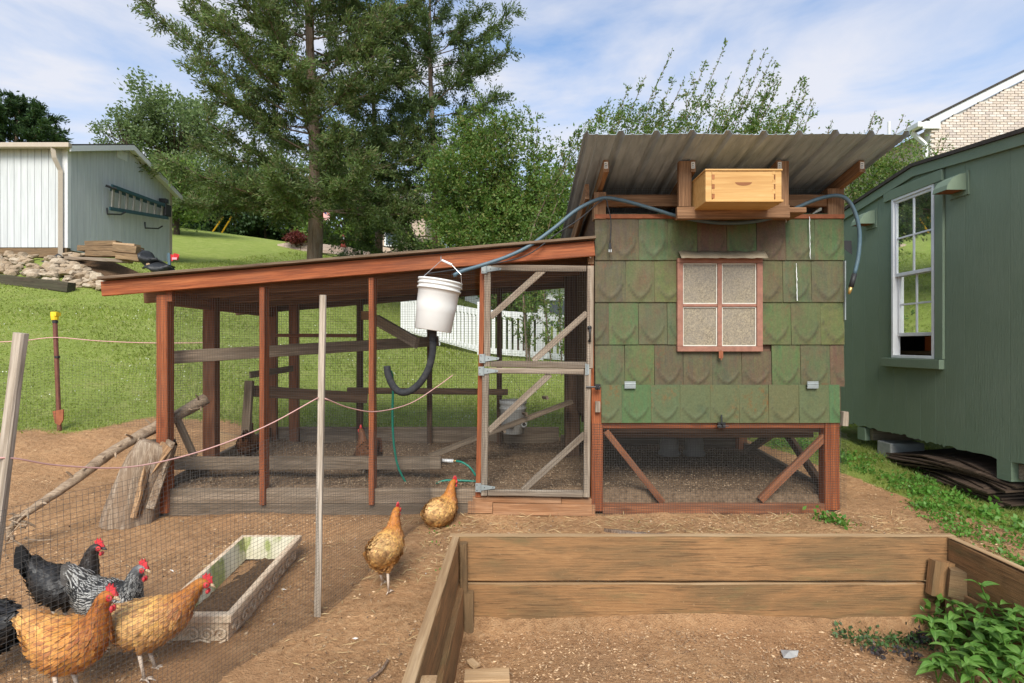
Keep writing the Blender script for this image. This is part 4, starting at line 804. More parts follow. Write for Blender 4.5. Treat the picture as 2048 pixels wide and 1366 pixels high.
# ================================================================ planter trough
PX0, PX1, PY0, PY1 = -1.69, -1.317, 2.55, 3.40
def pz(y, h): return -.178 + (y - PY0) * .095 + h
pl = thing('stone_planter', 'cream moulded stone trough with scrolled sides lying on the soil among the hens', 'planter', (-1.5, 2.97, -.14))
HP = .175
def frust(m, ins0, ins1, h0, h1, mi=0, inner=False):
    vs = []
    for ins, h in ((ins0, h0), (ins1, h1)):
        for (x, y) in ((PX0 + ins, PY0 + ins), (PX1 - ins, PY0 + ins), (PX1 - ins, PY1 - ins), (PX0 + ins, PY1 - ins)): vs.append((x, y, pz(y, h)))
    m.add(vs, [(0,1,5,4),(1,2,6,5),(2,3,7,6),(3,0,4,7)] if not inner else [(4,5,1,0),(5,6,2,1),(6,7,3,2),(7,4,0,3)], mi)
m = MB(); frust(m, .045, .030, -.01, .02); frust(m, .030, .022, .02, HP - .045); frust(m, .022, .0, HP - .045, HP - .035); frust(m, 0, 0, HP - .035, HP - .006); frust(m, 0, .006, HP - .006, HP); frust(m, .006, .030, HP, HP)
pb = m.build('trough', 'planter_stone', pl)
m = MB(); frust(m, .030, .034, HP, HP - .012); frust(m, .034, .055, HP - .012, .05); m.build('inside_wall', 'planter_inside', pl)
gx = np.linspace(PX0 + .045, PX1 - .045, 12); gy = np.linspace(PY0 + .045, PY1 - .045, 24); GX, GY = np.meshgrid(gx, gy); GZ = pz(GY, .06) + RNG.normal(0, .006, GX.shape) + .01 * np.sin(GX * 20) + np.clip((2.95 - GY) * .06, -.02, .03); gi = np.arange(GX.size).reshape(GX.shape)
np_mesh('soil', np.stack([GX, GY, GZ], -1).reshape(-1, 3), np.stack([gi[:-1, :-1], gi[:-1, 1:], gi[1:, 1:], gi[1:, :-1]], -1).reshape(-1, 4), 'soil_dark', pl, True)
def scroll(c, ux, uz, nrm, s, flip=1):
    pts = []
    for k in range(26):
        a = k / 25 * 2.6 * math.pi; r = s * (1 - k / 30); pts.append(c + ux * (flip * r * math.cos(a)) + uz * (r * math.sin(a)) + nrm * .004)
    return MB().tube(pts, [.007 * (1 - .5 * k / 25) for k in range(26)], 6)
for (cx_, fl) in ((-1.60, 1), (-1.505, -1), (-1.44, 1), (-1.375, -1)):
    y = PY0 + .022; scroll(V(cx_, y, pz(PY0, .075)), V(1, 0, 0), V(0, 0, 1), V(0, -1, 0), .034, fl).build('scroll', 'planter_stone', pl, True)
MB().tube(spline([V(-1.66, PY0 + .02, pz(PY0, .045)), V(-1.55, PY0 + .02, pz(PY0, .03)), V(-1.47, PY0 + .02, pz(PY0, .05)), V(-1.40, PY0 + .02, pz(PY0, .03)), V(-1.35, PY0 + .02, pz(PY0, .05))], 5), .006, 6).build('scroll', 'planter_stone', pl, True)
for i in range(9):
    y = PY0 + .09 + i * .085; scroll(V(PX1 - .024, y, pz(y, .075)), V(0, 1, 0), V(0, 0, 1), V(1, 0, 0), .034, 1 if i % 2 else -1).build('scroll', 'planter_stone', pl, True)

# ================================================================ stump, fallen trunk
st = thing('tree_stump', 'pale weathered log section standing upright beside the front corner post of the run', 'stump', W(240, 1045, 3.86))
def ring(c, rx, ry, n, z, ph=0, amp=.12):
    return [(c[0] + rx * math.cos(2*math.pi*i/n) * (1 + amp * math.sin(i * 1.7 + ph)), c[1] + ry * math.sin(2*math.pi*i/n) * (1 + amp * math.cos(i * 2.3 + ph)), z) for i in range(n)]
sb = W(238, 1048, 3.86); n = 20; lev = [(0, .175, .16, 0), (.12, .165, .15, .02), (.25, .15, .14, .06), (.38, .145, .13, .11), (.48, .14, .125, .16), (.56, .12, .11, .21)]
vs = []; fs = []
for li_, (h, rx_, ry_, dx) in enumerate(lev):
    for (x, y, z) in ring((sb.x + dx, sb.y + .1), rx_, ry_, n, sb.z - .02 + h, li_ * .15, .09): vs.append((x, y, z + (random.uniform(-.02, .05) if li_ == 5 else 0) - .15 * (x - sb.x - dx) * (h / .5)))
for i in range(5):
    for j in range(n): fs.append((i*n+j, i*n+(j+1) % n, (i+1)*n+(j+1) % n, (i+1)*n+j))
fs.append(tuple(5*n+j for j in range(n))); m = MB(); m.add(vs, fs); so_ = m.build('log', 'stump_wood', st, True)
so_.rotation_mode = 'XYZ'
for i in range(9):
    a = W(285 + random.uniform(-22, 20), 985 + random.uniform(-5, 35), 3.88 + random.uniform(0, .08)); b = W(325 + random.uniform(-22, 18), 885 + random.uniform(-4, 22), 3.92 + random.uniform(-.03, .05))
    board('splinter', a, b, random.uniform(.03, .07), random.uniform(.02, .04), 'stump_split' if i % 2 else 'stump_wood', st, rough=.006)
for i in range(7):
    a = W(268 + i * 5, 1035 - i * 4, 3.84 + i * .02); b = W(292 + i * 4, 925 + i * 6, 3.86 + i * .02); board('bark_slab', a, b, random.uniform(.035, .06), .03, 'wood_dark' if i % 2 else 'stump_split', st, rough=.008, up=(1, 0, 0))
def rough_tube(pts, rad, n=12, amp=.08):
    m = MB(); m.tube(pts, rad, n); k = len(m.v)
    for i in range(k):
        p = Vector(m.v[i]); c = Vector(pts[min(i // n, len(pts) - 1)]); m.v[i] = tuple(c + (p - c) * (1 + random.uniform(-amp, amp)))
    return m
lg = thing('fallen_branch', 'long peeled branch with knots leaning across the stump into the run', 'branch', W(30, 1085, 3.55))
lp = spline([W(14, 1082, 3.50), W(30, 1045, 3.52), W(80, 1008, 3.58), W(150, 960, 3.70), W(230, 900, 3.88), W(320, 850, 4.14), W(412, 798, 4.40)], 7)
rough_tube(lp, [.010 + .036 * (i / len(lp)) ** .75 for i in range(len(lp))], 12, .09).build('stem', 'log_bark', lg, True)
for i in range(22):
    p = lp[random.randint(7, len(lp) - 2)]; d = V(random.uniform(-.5, .6), random.uniform(-1, .2), random.uniform(-.7, 1)).normalized(); L = random.choice((.04, .05, .07, .12))
    MB().tube([p + d * .02, p + d * (.03 + L * .5), p + d * (.03 + L) + V(0, 0, -.01)], [.010, .007, .004], 6).build('knot', 'log_bark', lg)
for i in range(8):
    a = W(random.uniform(5, 60), random.uniform(1035, 1075), 3.5); pts = [a]
    for k in range(4): pts.append(pts[-1] + V(random.uniform(-.05, .09), random.uniform(-.05, .03), random.uniform(-.07, .03)))
    MB().tube(pts, [.008, .006, .004, .003, .002], 5).build('twig', 'log_bark', lg)

# ================================================================ stakes, netting, string, post
S0 = V((20 - CX) * 1.7 / F, 1.7, 0); S1 = V(-.995, 2.79, 0); S2 = V(-.62, 3.99, 0)
sk = board('fence_stake', W(646, 590, 2.79), W(635, 1236, 2.79) - V(0, 0, .06), .031, .020, 'wood_stake', None, up=(1, 0, 0)); tag(sk, 'tall thin grey wooden stake holding the netting in front of the run', 'stake', 'netting stakes')
sk = board('fence_stake', W(42, 666, 1.72), W(-12, 1100, 1.72) + (W(-12, 1100, 1.72) - W(42, 666, 1.72)) * .85, .034, .025, 'wood_stake', None, up=(1, 0, 0)); tag(sk, 'leaning grey wooden stake at the left edge of the picture', 'stake', 'netting stakes')
def net(name, a, b, zt_, zb_, label, sag=.0, cell=.018, bulge=.03, r=.0006, skew=.0, slack=.05):
    a = Vector(a); b = Vector(b); L = (b - a).length; nrm = V(b.y - a.y, a.x - b.x, 0).normalized(); lines = []
    def P(u, v):     # u 0..1 along, v 0..1 up
        t = u; zb2 = zb_[0] * (1 - t) + zb_[1] * t; zt2 = zt_[0] * (1 - t) + zt_[1] * t - sag * 4 * t * (1 - t)
        bl = bulge * np.sin(math.pi * t) * np.sin(math.pi * (v * .9 + .05)) + .010 * np.sin(u * 14 + 3 * v)
        x = a.x + (b.x - a.x) * (t + skew * (1 - v) * np.sin(math.pi * t)) + nrm.x * bl; y = a.y + (b.y - a.y) * (t + skew * (1 - v) * np.sin(math.pi * t)) + nrm.y * bl
        return np.stack([x, y, zb2 + (zt2 - zb2) * v + .006 * np.sin(u * 23) * v], -1)
    nu = int(L / cell); hh = max(zt_[0] - zb_[0], zt_[1] - zb_[1]); nv = int(hh / cell)
    for i in range(nu + 1): lines.append(P(np.full(11, i / nu), np.linspace(0, 1, 11)))
    for j in range(nv + 1): lines.append(P(np.linspace(0, 1, 19), np.full(19, j / nv)))
    o = wires(name, lines, r, 'wire_black'); tag(o, label, 'netting', 'poultry netting'); return o
net('poultry_netting', S0 + V(-.2, -.38, 0), S1 + V(0, -.012, 0), (.74, .86), (-.30, -.14), 'black poultry netting stretched in front of the hens at lower left', .03, r=.00065)
net('poultry_netting', S1 + V(.02, -.0, 0), S2, (.86, .66), (-.12, 0.0), 'black poultry netting running from the tall stake to the run corner', .05, skew=.02)
def strand(name, pts, label, r=.0032): o = MB().tube(spline(pts, 6), r, 6).build(name, 'string_pink', None, True); tag(o, label, 'string', 'pink strings'); return o
strand('string', [W(-40, 920, 1.68), W(22, 916, 1.72), W(120, 931, 1.86), W(260, 934, 2.08), W(400, 903, 2.32), W(530, 853, 2.57), W(637, 795, 2.775)], 'pink string sagging from the left edge stake up to the tall stake', .0028)
strand('string', [W(650, 797, 2.775), W(700, 816, 3.0), W(755, 823, 3.25), W(820, 807, 3.6), W(870, 776, 3.85), W(906, 750, 4.0)], 'pink string sagging from the tall stake to the run mesh', .0032)
MB().tube([W(642 + 6.5 * math.cos(a), 792 + 2 * math.sin(a * 2), 2.775 + .012 * math.sin(a)) for a in np.linspace(0, 6.28, 14)], .004, 6).build('string_knot', 'string_pink', sk) if False else None
tp = thing('fence_post', 'rusty steel fence post with bright yellow cap standing in the lawn', 'fence post', W(119, 851, 5.5))
ty = 5.5; MB().tube([W(119, 852, ty) + V(0, 0, -.05), W(110, 640, ty)], .020, 8).build('post_shaft', 'post_red', tp)
a = W(119, 836, ty); MB().prism([a + V(-.055, -.02, .07), a + V(.055, -.02, .09), a + V(.05, -.02, -.02), a + V(.02, -.02, -.07), a + V(-.03, -.02, -.05)], (0, .012, 0)).build('anchor_plate', 'rust', tp)
MB().tube([W(110, 640, ty), W(109.5, 633, ty), W(109, 624, ty)], [.030, .034, .032], 10).box(tuple(W(108, 632, ty) + V(0, -.03, 0)), tuple(W(117, 625, ty) + V(0, .03, 0))).build('post_cap', 'yellow_plastic', tp)
MB().tube([W(110.3, 646, ty), W(110.5, 641, ty)], .024, 8).build('post_ring', 'black_plastic', tp); MB().tube([W(114.5, 716, ty), W(114.7, 712, ty)], .024, 8).build('post_ring', 'black_plastic', tp)
strand('string', [W(-60, 686, 5.3), W(40, 682, 5.4), W(111, 675, 5.48), W(200, 682, 5.6), W(310, 686, 5.75), W(432, 685, 5.85)], 'pink string running from the yellow-capped post behind the run', .005)
net('poultry_netting', W(-90, 868, 5.2) , W(119, 845, 5.5), (1.05, 1.15), (.36, .40), 'fine dark netting left of the yellow-capped post', .03, cell=.028, r=.0008)
net('poultry_netting', W(119, 845, 5.5), W(430, 800, 5.9), (1.15, 1.05), (.40, .42), 'fine dark netting between the yellow-capped post and the run', .05, cell=.028, r=.0008)

# ================================================================ hens
def hen_mat(name, ramp_, lace=None, edge=.0, rough=.6, var=.25):
    def f(nm):
        k = NT(nm, rough, .3); t_ = k.attr('t'); col = k.ramp(t_, ramp_); c = k.coord()
        uv = k.n('ShaderNodeUVMap').outputs[0]; sp = k.n('ShaderNodeSeparateXYZ'); k.l(uv, sp.inputs[0])
        if lace is not None:
            v_ = sp.outputs['Y']; u_ = k.math('ABSOLUTE', k.math('SUBTRACT', sp.outputs['X'], .5)); e = k.math('ADD', k.math('MULTIPLY', u_, 1.5), k.math('MULTIPLY', v_, .55)); amt = k.ramp(e, [(.60, 0.0), (.76, 1.0)])
            col = k.mix(k.math('MULTIPLY', amt, edge), col, lace)
        col = k.hsv(col, k.math('ADD', k.math('MULTIPLY', k.island(), .02), .49), 1, k.math('ADD', k.math('MULTIPLY', k.island(), var), 1 - var * .5))
        mt2 = k.noise(k.coord('Object', False), 34, 5, .7); col = k.mix(1.0, col, k.ramp(mt2, [(.3, .55), (.5, 1.0), (.72, 1.25)]), 'MULTIPLY')
        k.color(col); n_ = k.noise(k.map(c, (60, 260, 260)), 1.0, 3, .6); k.bump(n_, .25, .003); return k.m
    _MF[name] = f
B1, B2, B3, B4 = (.50, .27, .10), (.62, .38, .17), (.40, .15, .035), (.30, .09, .02)
hen_mat('hen_buff', [(0, (.60, .36, .155)), (.12, (.60, .355, .14)), (.42, (.56, .275, .08)), (.53, (.40, .15, .04)), (.60, (.34, .105, .022)), (.85, (.36, .11, .02)), (1, (.36, .12, .025))], (.73, .49, .24), .3, .6, .55)
hen_mat('hen_red', [(0, (.60, .36, .15)), (.12, (.55, .27, .08)), (.45, (.46, .17, .04)), (.60, (.30, .085, .018)), (1, (.36, .10, .02))], (.55, .28, .1), .35, .6, .5)
hen_mat('hen_rust', [(0, (.12, .045, .02)), (.5, (.13, .045, .02)), (1, (.12, .038, .016))], (.18, .075, .035), .4)
hen_mat('hen_black', [(0, (.014, .014, .015)), (.5, (.018, .017, .017)), (.75, (.03, .02, .016)), (1, (.022, .016, .014))], (.045, .04, .036), .6, .42)
hen_mat('hen_speckled', [(0, (.10, .09, .08)), (.15, (.02, .02, .02)), (.6, (.02, .02, .02)), (.85, (.10, .10, .10)), (1, (.32, .31, .29))], (.46, .445, .41), .85)
SP0 = [(-.235,.335,.010,.030),(-.19,.315,.030,.055),(-.135,.270,.070,.085),(-.07,.235,.098,.105),(0,.215,.108,.112),(.065,.222,.098,.106),(.115,.250,.072,.086),(.142,.292,.050,.060),(.155,.335,.037,.043),(.166,.372,.029,.033),(.184,.398,.025,.027),(.205,.402,.019,.020),(.221,.398,.007,.008)]
def hen(name, label, loc, head, mat, sp=SP0, scale=1.0, comb=1.0, beak='beak_horn', tail=1.0, squat=False, nf=1500, step=0.0, lift=0.0, leg=True, fluff=1.0, wattle=1.0, roll=0.0):
    root = thing(name, label, 'hen', (0, 0, 0), 'hens in the yard'); rg = np.random.default_rng(len(label) * 7 + int(nf))
    C = spline([V(p[0], 0, p[1] + lift) for p in sp], 4); RW = spline([V(p[2], p[3], 0) for p in sp], 4); K_ = len(C); n = 20; vs = []; tt = []; fr = []
    for i, p in enumerate(C):
        t_ = (C[min(i+1, K_-1)] - C[max(i-1, 0)]).normalized(); u = V(0, 1, 0); q = u.cross(t_) * -1
        fr.append((t_, q))
        for j in range(n):
            a = 2 * math.pi * j / n; rw, rh = max(.003, RW[i].x), max(.003, RW[i].y); cs, sn = math.cos(a), math.sin(a)
            s_ = i / (K_ - 1); low = 1 + .10 * max(0, -sn) * math.exp(-((s_ - .28) / .16) ** 2) * fluff
            wing = 1 + .10 * math.exp(-((s_ - .30) / .13) ** 2) * math.exp(-((sn - .15) / .5) ** 2)
            vs.append(p + u * (rw * cs * wing) + q * (rh * sn * low)); tt.append(s_)
    fs = [(i*n+j, i*n+(j+1) % n, (i+1)*n+(j+1) % n, (i+1)*n+j) for i in range(K_-1) for j in range(n)] + [tuple(range(n))[::-1], tuple((K_-1)*n+j for j in range(n))]
    m = MB(); m.add(vs, fs, 0); nb = len(vs)
    hz = .0 if not squat else -.09
    for s_ in (-1, 1):            # thighs and legs belong to the body mesh
        fwd = step * s_; hip = V(-.01 + fwd * .3, .045 * s_, .17 + hz + lift); hock = V(-.03 + fwd * .7, .047 * s_, .095 + hz * .7 + lift * .9); foot = V(-.005 + fwd, .05 * s_, .012)
        if not squat: m.tube([hip + V(0, 0, .03), hip, hip.lerp(hock, .6), hock], [.055, .050, .026, .012], 10, True, 0)
        lift = .0
        m.tube([hock, foot + V(0, 0, .005)], [.0095, .0075], 8, True, 1)
        for (ang, L) in ((0, .055), (.62, .045), (-.62, .045), (3.0, .025)):
            d = V(math.cos(ang), math.sin(ang), 0); m.tube([foot, foot + d * L * .5 + V(0, 0, .004), foot + d * L + V(0, 0, -.008)], [.0065, .005, .002], 6, True, 1)
    body = m.build('body', [mat, 'hen_leg'], root, True); c_ = worigin(body)
    at = body.data.attributes.new('t', 'FLOAT', 'POINT'); arr = np.zeros(len(m.v), np.float32); arr[:nb] = tt; arr[nb:] = .25; at.data.foreach_set('value', arr)
    ul_ = body.data.uv_layers.new(name='UVMap'); ul_.data.foreach_set('uv', np.tile([.5, .0], len(ul_.data)).astype(np.float32))
    # plumage: overlapping feathers laid from the neck towards the tail
    vv = np.array([tuple(p) for p in vs]).reshape(K_, n, 3); FV = []; FF = []; FT = []; FU = []
    rw_ = np.array([RW[i].x + RW[i].y for i in range(K_)]); seglen = np.array([(C[min(i+1, K_-1)] - C[i]).length for i in range(K_)]); pr = rw_ * seglen; pr[K_-9:] = 0; pr[:1] = 0
    pr[int(K_*.55):] *= 2.2; pr /= pr.sum(); ii = rg.choice(K_, nf, p=pr); jj = rg.uniform(0, n, nf)
    for a_, b_ in zip(ii, jj):
        i2 = min(a_ + 1, K_ - 1); j0 = int(b_) % n; j1 = (j0 + 1) % n; fb_ = b_ - int(b_); fa_ = rg.random()
        p = (vv[a_, j0] * (1-fb_) + vv[a_, j1] * fb_) * (1-fa_) + (vv[i2, j0] * (1-fb_) + vv[i2, j1] * fb_) * fa_
        ctr = np.array(C[a_]) * (1-fa_) + np.array(C[i2]) * fa_; nn_ = p - ctr; nn_ /= max(1e-6, np.linalg.norm(nn_)); s_ = a_ / (K_-1)
        t_ = vv[a_, j0] - vv[i2, j0] if i2 > a_ else -np.array(fr[a_][0]); t_ = t_ / max(1e-6, np.linalg.norm(t_)); back = t_ - nn_ * 0; back = back + np.array([0, 0, -.25 if s_ > .2 else 0]); back += rg.normal(0, .12, 3); back /= np.linalg.norm(back); side = np.cross(nn_, back); side /= max(1e-6, np.linalg.norm(side))
        L = (.020 + .012 * rg.random()) if s_ > .58 else ((.034 + .016 * rg.random()) if s_ > .15 else .055 + .03 * rg.random()); wd = L * (.30 if s_ > .58 else .40)
        b0_ = p - nn_ * .004; k0 = len(FV)
        lift = .14 + .22 * rg.random() ** 1.5
        FV += [b0_, b0_ + back * L * .45 + side * wd * .5 + nn_ * L * lift * .6, b0_ + back * L * .45 - side * wd * .5 + nn_ * L * lift * .6, b0_ + back * L * .82 + side * wd * .36 + nn_ * L * lift * .85, b0_ + back * L * .82 - side * wd * .36 + nn_ * L * lift * .85, b0_ + back * L + nn_ * L * lift * .7]
        FF += [(k0, k0+1, k0+2), (k0+1, k0+3, k0+2), (k0+3, k0+4, k0+2), (k0+3, k0+5, k0+4)]; FT += [s_] * 6; FU += [(.5, 0), (1, .45), (0, .45), (.86, .82), (.14, .82), (.5, 1)]
    # tail fan
    bt = np.array(C[3]); td = np.array(C[0] - C[4]); td /= np.linalg.norm(td)
    for k in range(14 if tail > 0 else 0):
        sd_ = (k % 2) * 2 - 1; f_ = k // 2; d = td + np.array([0, sd_ * (.05 + .03 * f_), .25 - .09 * f_]); d /= np.linalg.norm(d); L = (.125 - .006 * f_) * tail; up_ = np.array([0, sd_ * 1.0, .15]); up_ -= d * np.dot(up_, d); up_ /= np.linalg.norm(up_); wv = np.cross(up_, d); k0 = len(FV); b0_ = bt + np.array([0, sd_ * .008, .01 - .006 * f_]); w2 = .024
        FV += [b0_, b0_ + d * L * .5 + wv * w2, b0_ + d * L * .5 - wv * w2, b0_ + d * L * .9 + wv * w2 * .8, b0_ + d * L * .9 - wv * w2 * .8, b0_ + d * L]; FF += [(k0, k0+1, k0+2), (k0+1, k0+3, k0+2), (k0+3, k0+4, k0+2), (k0+3, k0+5, k0+4)]; FT += [.02] * 6; FU += [(.5, 0), (.7, .45), (.3, .45), (.65, .8), (.35, .8), (.5, .9)]
    pf = np_mesh('plumage', np.array(FV), np.array(FF), mat, root, False, {'t': np.array(FT)}, uv=np.array(FU)); pf['kind'] = 'stuff'
    # head
    hd = C[-5]; tip = C[-1]; fd_ = (tip - C[-6]).normalized(); upv = V(0, 1, 0).cross(fd_) * -1
    if upv.z < 0: upv = -upv
    def hp_(f_, u_, s_=0): return hd + fd_ * f_ + upv * u_ + V(0, s_, 0)
    ch = .032 * comb; prf = [hp_(-.022, .018), hp_(-.030, .018 + ch * .55), hp_(-.022, .018 + ch * .5), hp_(-.014, .022 + ch * 1.0), hp_(-.006, .022 + ch * .6), hp_(.004, .022 + ch * 1.05), hp_(.010, .02 + ch * .55), hp_(.020, .018 + ch * .8), hp_(.024, .012 + ch * .4), hp_(.034, .010), hp_(.020, .006), hp_(-.005, .012)]
    MB().prism([p + V(0, -.003, 0) for p in prf], (0, .006, 0)).build('comb', 'comb_red', root, bevel=.0015)
    for s_ in (-1, 1):
        if wattle > 0: MB().lathe([(0, -.016 * wattle), (.006, -.013 * wattle), (.009, -.004), (.006, .006), (0, .010)], hp_(.022, -.030 * wattle, .008 * s_), 10).build('wattle', 'comb_red', root, True)
        MB().lathe([(0, -.003), (.016, -.0015), (.016, .001), (0, .003)], hp_(.010, .0, .0185 * s_), 12, Matrix.Rotation(math.radians(90), 3, 'X')).build('cheek', 'comb_red', root, True)
        ey = MB().lathe([(0, -.0045), (.0045, -.002), (.0045, .002), (0, .0045)], hp_(.012, .006, .0215 * s_), 10, Matrix.Rotation(math.radians(90), 3, 'X')).build('eye', 'eye_amber', root, True)
        MB().lathe([(0, -.002), (.0022, -.001), (.0022, .001), (0, .002)], hp_(.012, .006, .0262 * s_), 8, Matrix.Rotation(math.radians(90), 3, 'X')).build('pupil', 'eye_black', ey, True)
    MB().tube([hp_(.024, .0), hp_(.040, -.002), hp_(.054, -.009)], [.010, .007, .001], 8).build('beak', beak, root, True)
    root.location = Vector(loc); root.rotation_euler = (roll, 0, head); root.scale = (scale,) * 3
    return root
def on(px, py):  # ground point below pixel
    Y = 3.0
    for _ in range(30): Y = (CZ - tz((px - CX) * Y / F, Y)) * F / (py - CY)
    return V((px - CX) * Y / F, Y, tz((px - CX) * Y / F, Y))
p = on(128, 1262); hen('hen', 'black hen standing in profile with upright tail at the left', p, .05, 'hen_black', [(-.205,.365,.008,.022),(-.182,.345,.022,.045),(-.14,.292,.060,.078),(-.08,.245,.094,.104),(-.01,.218,.106,.110),(.055,.222,.100,.106),(.11,.258,.074,.09),(.14,.312,.052,.062),(.152,.365,.038,.046),(.162,.408,.030,.036),(.180,.438,.026,.028),(.202,.442,.019,.021),(.218,.439,.007,.008)], .80, 1.2, 'beak_dark', nf=1900, lift=.06)
p = on(-38, 1362); hen('hen', 'black hen cut off by the left edge, its rump to the camera', p, 3.0, 'hen_black', [(-.20,.25,.010,.03),(-.175,.25,.035,.06),(-.13,.235,.075,.092),(-.07,.225,.10,.11),(0,.215,.108,.114)] + SP0[5:], .92, 1.0, 'beak_dark', nf=1600, tail=.3, lift=.04)
p = on(196, 1308); hen('hen', 'black and white laced hen standing between the black and buff hens', p + V(0, .06, 0), -.12, 'hen_speckled', [(-.225,.335,.008,.022),(-.185,.315,.028,.05),(-.13,.262,.068,.085),(-.07,.225,.098,.105),(0,.205,.106,.11),(.065,.212,.096,.104),(.115,.24,.072,.086),(.146,.285,.052,.06),(.160,.325,.040,.046),(.172,.360,.032,.036),(.190,.386,.027,.029),(.211,.390,.019,.021),(.227,.386,.007,.008)], .84, 1.2, nf=2200, tail=.8, wattle=1.4, lift=.05)
p = on(140, 1400); hen('hen', 'rusty orange hen with raised neck nearest the camera at lower left', p, -.10, 'hen_red', [(-.235,.30,.008,.024),(-.195,.285,.03,.052),(-.135,.250,.074,.086),(-.065,.222,.102,.106),(0,.215,.106,.112),(.065,.235,.094,.104),(.11,.272,.070,.084),(.135,.318,.052,.060),(.148,.362,.039,.046),(.160,.402,.031,.036),(.178,.432,.027,.029),(.200,.436,.019,.021),(.216,.432,.007,.008)], .88, 1.2, nf=2200, tail=.5, wattle=1.5, lift=.05)
p = on(302, 1352); hen('hen', 'golden buff hen stretching forward towards the planter', p, .12, 'hen_buff', [(-.215,.255,.012,.03),(-.18,.250,.040,.055),(-.13,.240,.080,.086),(-.065,.232,.102,.104),(0,.235,.106,.108),(.065,.255,.094,.100),(.12,.288,.072,.082),(.16,.325,.052,.058),(.188,.358,.040,.044),(.212,.386,.031,.034),(.236,.404,.026,.028),(.257,.404,.019,.020),(.272,.398,.007,.008)], .86, 1.0, nf=2200, tail=.35, fluff=1.4, lift=.045)
p = on(772, 1178); hen('hen', 'buff hen walking away from the camera on bare soil beside the netting', p, 1.36, 'hen_buff', [(-.17,.27,.02,.035),(-.15,.262,.055,.06),(-.105,.245,.088,.092),(-.05,.235,.104,.108),(.01,.24,.104,.108),(.065,.265,.092,.098),(.105,.30,.070,.080),(.128,.342,.050,.058),(.140,.382,.037,.043),(.150,.416,.029,.033),(.168,.44,.025,.027),(.189,.442,.019,.020),(.204,.438,.007,.008)], 0.80, 1.0, nf=2400, tail=.25, step=.06, fluff=1.5, lift=.05)
p = on(882, 1048); hen('hen', 'buff hen crouching by the foot of the run with its back turned', p + V(0, 0, -.08), .95, 'hen_buff', [(-.16,.25,.02,.035),(-.145,.24,.06,.065),(-.10,.225,.094,.10),(-.05,.218,.112,.118),(.01,.225,.112,.118),(.065,.255,.096,.104),(.10,.295,.070,.080),(.118,.338,.050,.058),(.128,.378,.037,.043),(.138,.412,.029,.033),(.156,.436,.025,.027),(.177,.438,.019,.020),(.192,.434,.007,.008)], .80, 1.0, nf=2400, tail=.2, squat=True, fluff=1.6)
hen('hen', 'dark rusty hen inside the run behind a front post', W(736, 963, 4.62) + V(0, 0, .02), 2.15, 'hen_rust', SP0, .95, 1.0, nf=900)
hen('hen', 'dark rusty hen deep inside the run beside the leaning roost leg', V(fx(497, 4.9), 4.9, .20), 1.9, 'hen_rust', SP0, .8, 1.0, nf=900)
# ================================================================ white metal-sided shed on the hill
ws = thing('white_shed', 'pale grey-white shed with tan gutter standing on the slope at the left', 'shed', (-12.3, 14.2, 3.4))
SX, SYN, SYF, SZ0 = -10.09, 12.4, 16.1, 3.45; EV = 5.72; PK = 6.40; YP = (SYN + SYF) / 2
SXL = -15.2; bw = .155
x = SX - .12
i = 0
while x > SXL:
    x1 = max(SXL, x - bw); MB().prism([(x1 + .004, SYN, SZ0), (x - .004, SYN, SZ0), (x - .004, SYN, EV), (x1 + .004, SYN, EV)], (0, .03, 0)).build('siding_board', 'shed_white', ws, bevel=.004); x -= bw
def gz(y): return EV + (PK - EV) * (1 - abs(y - YP) / (YP - SYN))
y = SYN + .1; bwg = .19
while y < SYF - .05:
    y1 = min(SYF, y + bwg); pts = [(SX, y + .004, SZ0 - .05), (SX, y1 - .004, SZ0 - .05), (SX, y1 - .004, gz(y1 - .004) - .02)]
    if y < YP < y1: pts.append((SX, YP, PK - .02))
    pts.append((SX, y + .004, gz(y + .004) - .02)); MB().prism(pts, (-.03, 0, 0)).build('siding_board', 'shed_white', ws, bevel=.004); y += bwg
MB().box((SXL, SYN + .032, SZ0), (SX - .032, SYF, EV - .05)).build('core', 'shed_white', ws)
MB().prism([(SX - .031, SYN + .05, EV - .06), (SX - .031, SYF - .05, EV - .06), (SX - .031, YP, PK - .05)], (-5, 0, 0)).build('attic', 'shed_white', ws)
MB().box((SX - .11, SYN - .012, SZ0 - .01), (SX + .012, SYN + .09, EV)).build('corner_trim', 'white_vinyl', ws, bevel=.004); MB().box((SX - .1, SYF - .03, SZ0 - .3), (SX + .014, SYF + .07, EV)).build('corner_trim', 'shed_tan', ws, bevel=.004)
# roof with overhang, white rake boards
ov = .22; rsl = (PK - EV) / (YP - SYN)
for sg in (-1, 1):
    ye = SYN - .18 if sg < 0 else SYF + .22; ze = PK - abs(ye - YP) * rsl
    MB().prism([(SX + ov, ye, ze + .02), (SX + ov, YP, PK + .02), (SX + ov, YP, PK + .06), (SX + ov, ye, ze + .06)], (-6, 0, 0)).build('roof', 'roof_dark', ws)
    MB().prism([(SX + ov + .005, ye, ze - .10), (SX + ov + .005, YP, PK - .10), (SX + ov + .005, YP, PK + .03), (SX + ov + .005, ye, ze + .03)], (-.03, 0, 0)).build('rake_board', 'white_vinyl', ws)
    MB().prism([(SX + ov - .03, ye, ze - .02), (SX + ov - .03, YP, PK - .02), (SX + ov - .03, YP, PK + .01), (SX + ov - .03, ye, ze + .01)], (-ov + .035, 0, 0)).build('soffit', 'white_paint', ws)
gy = SYN - .2; gzv = EV - .01
MB().box((SXL, gy - .06, gzv - .09), (SX + .23, gy + .05, gzv + .02)).build('gutter', 'shed_tan', ws, bevel=.015)
MB().tube([(SX - .17, gy, gzv - .05), (SX - .15, gy + .02, gzv - .3), (SX - .11, SYN - .06, gzv - .55), (SX - .11, SYN - .06, SZ0 - .25)], .055, 4).build('downspout', 'shed_tan', ws)
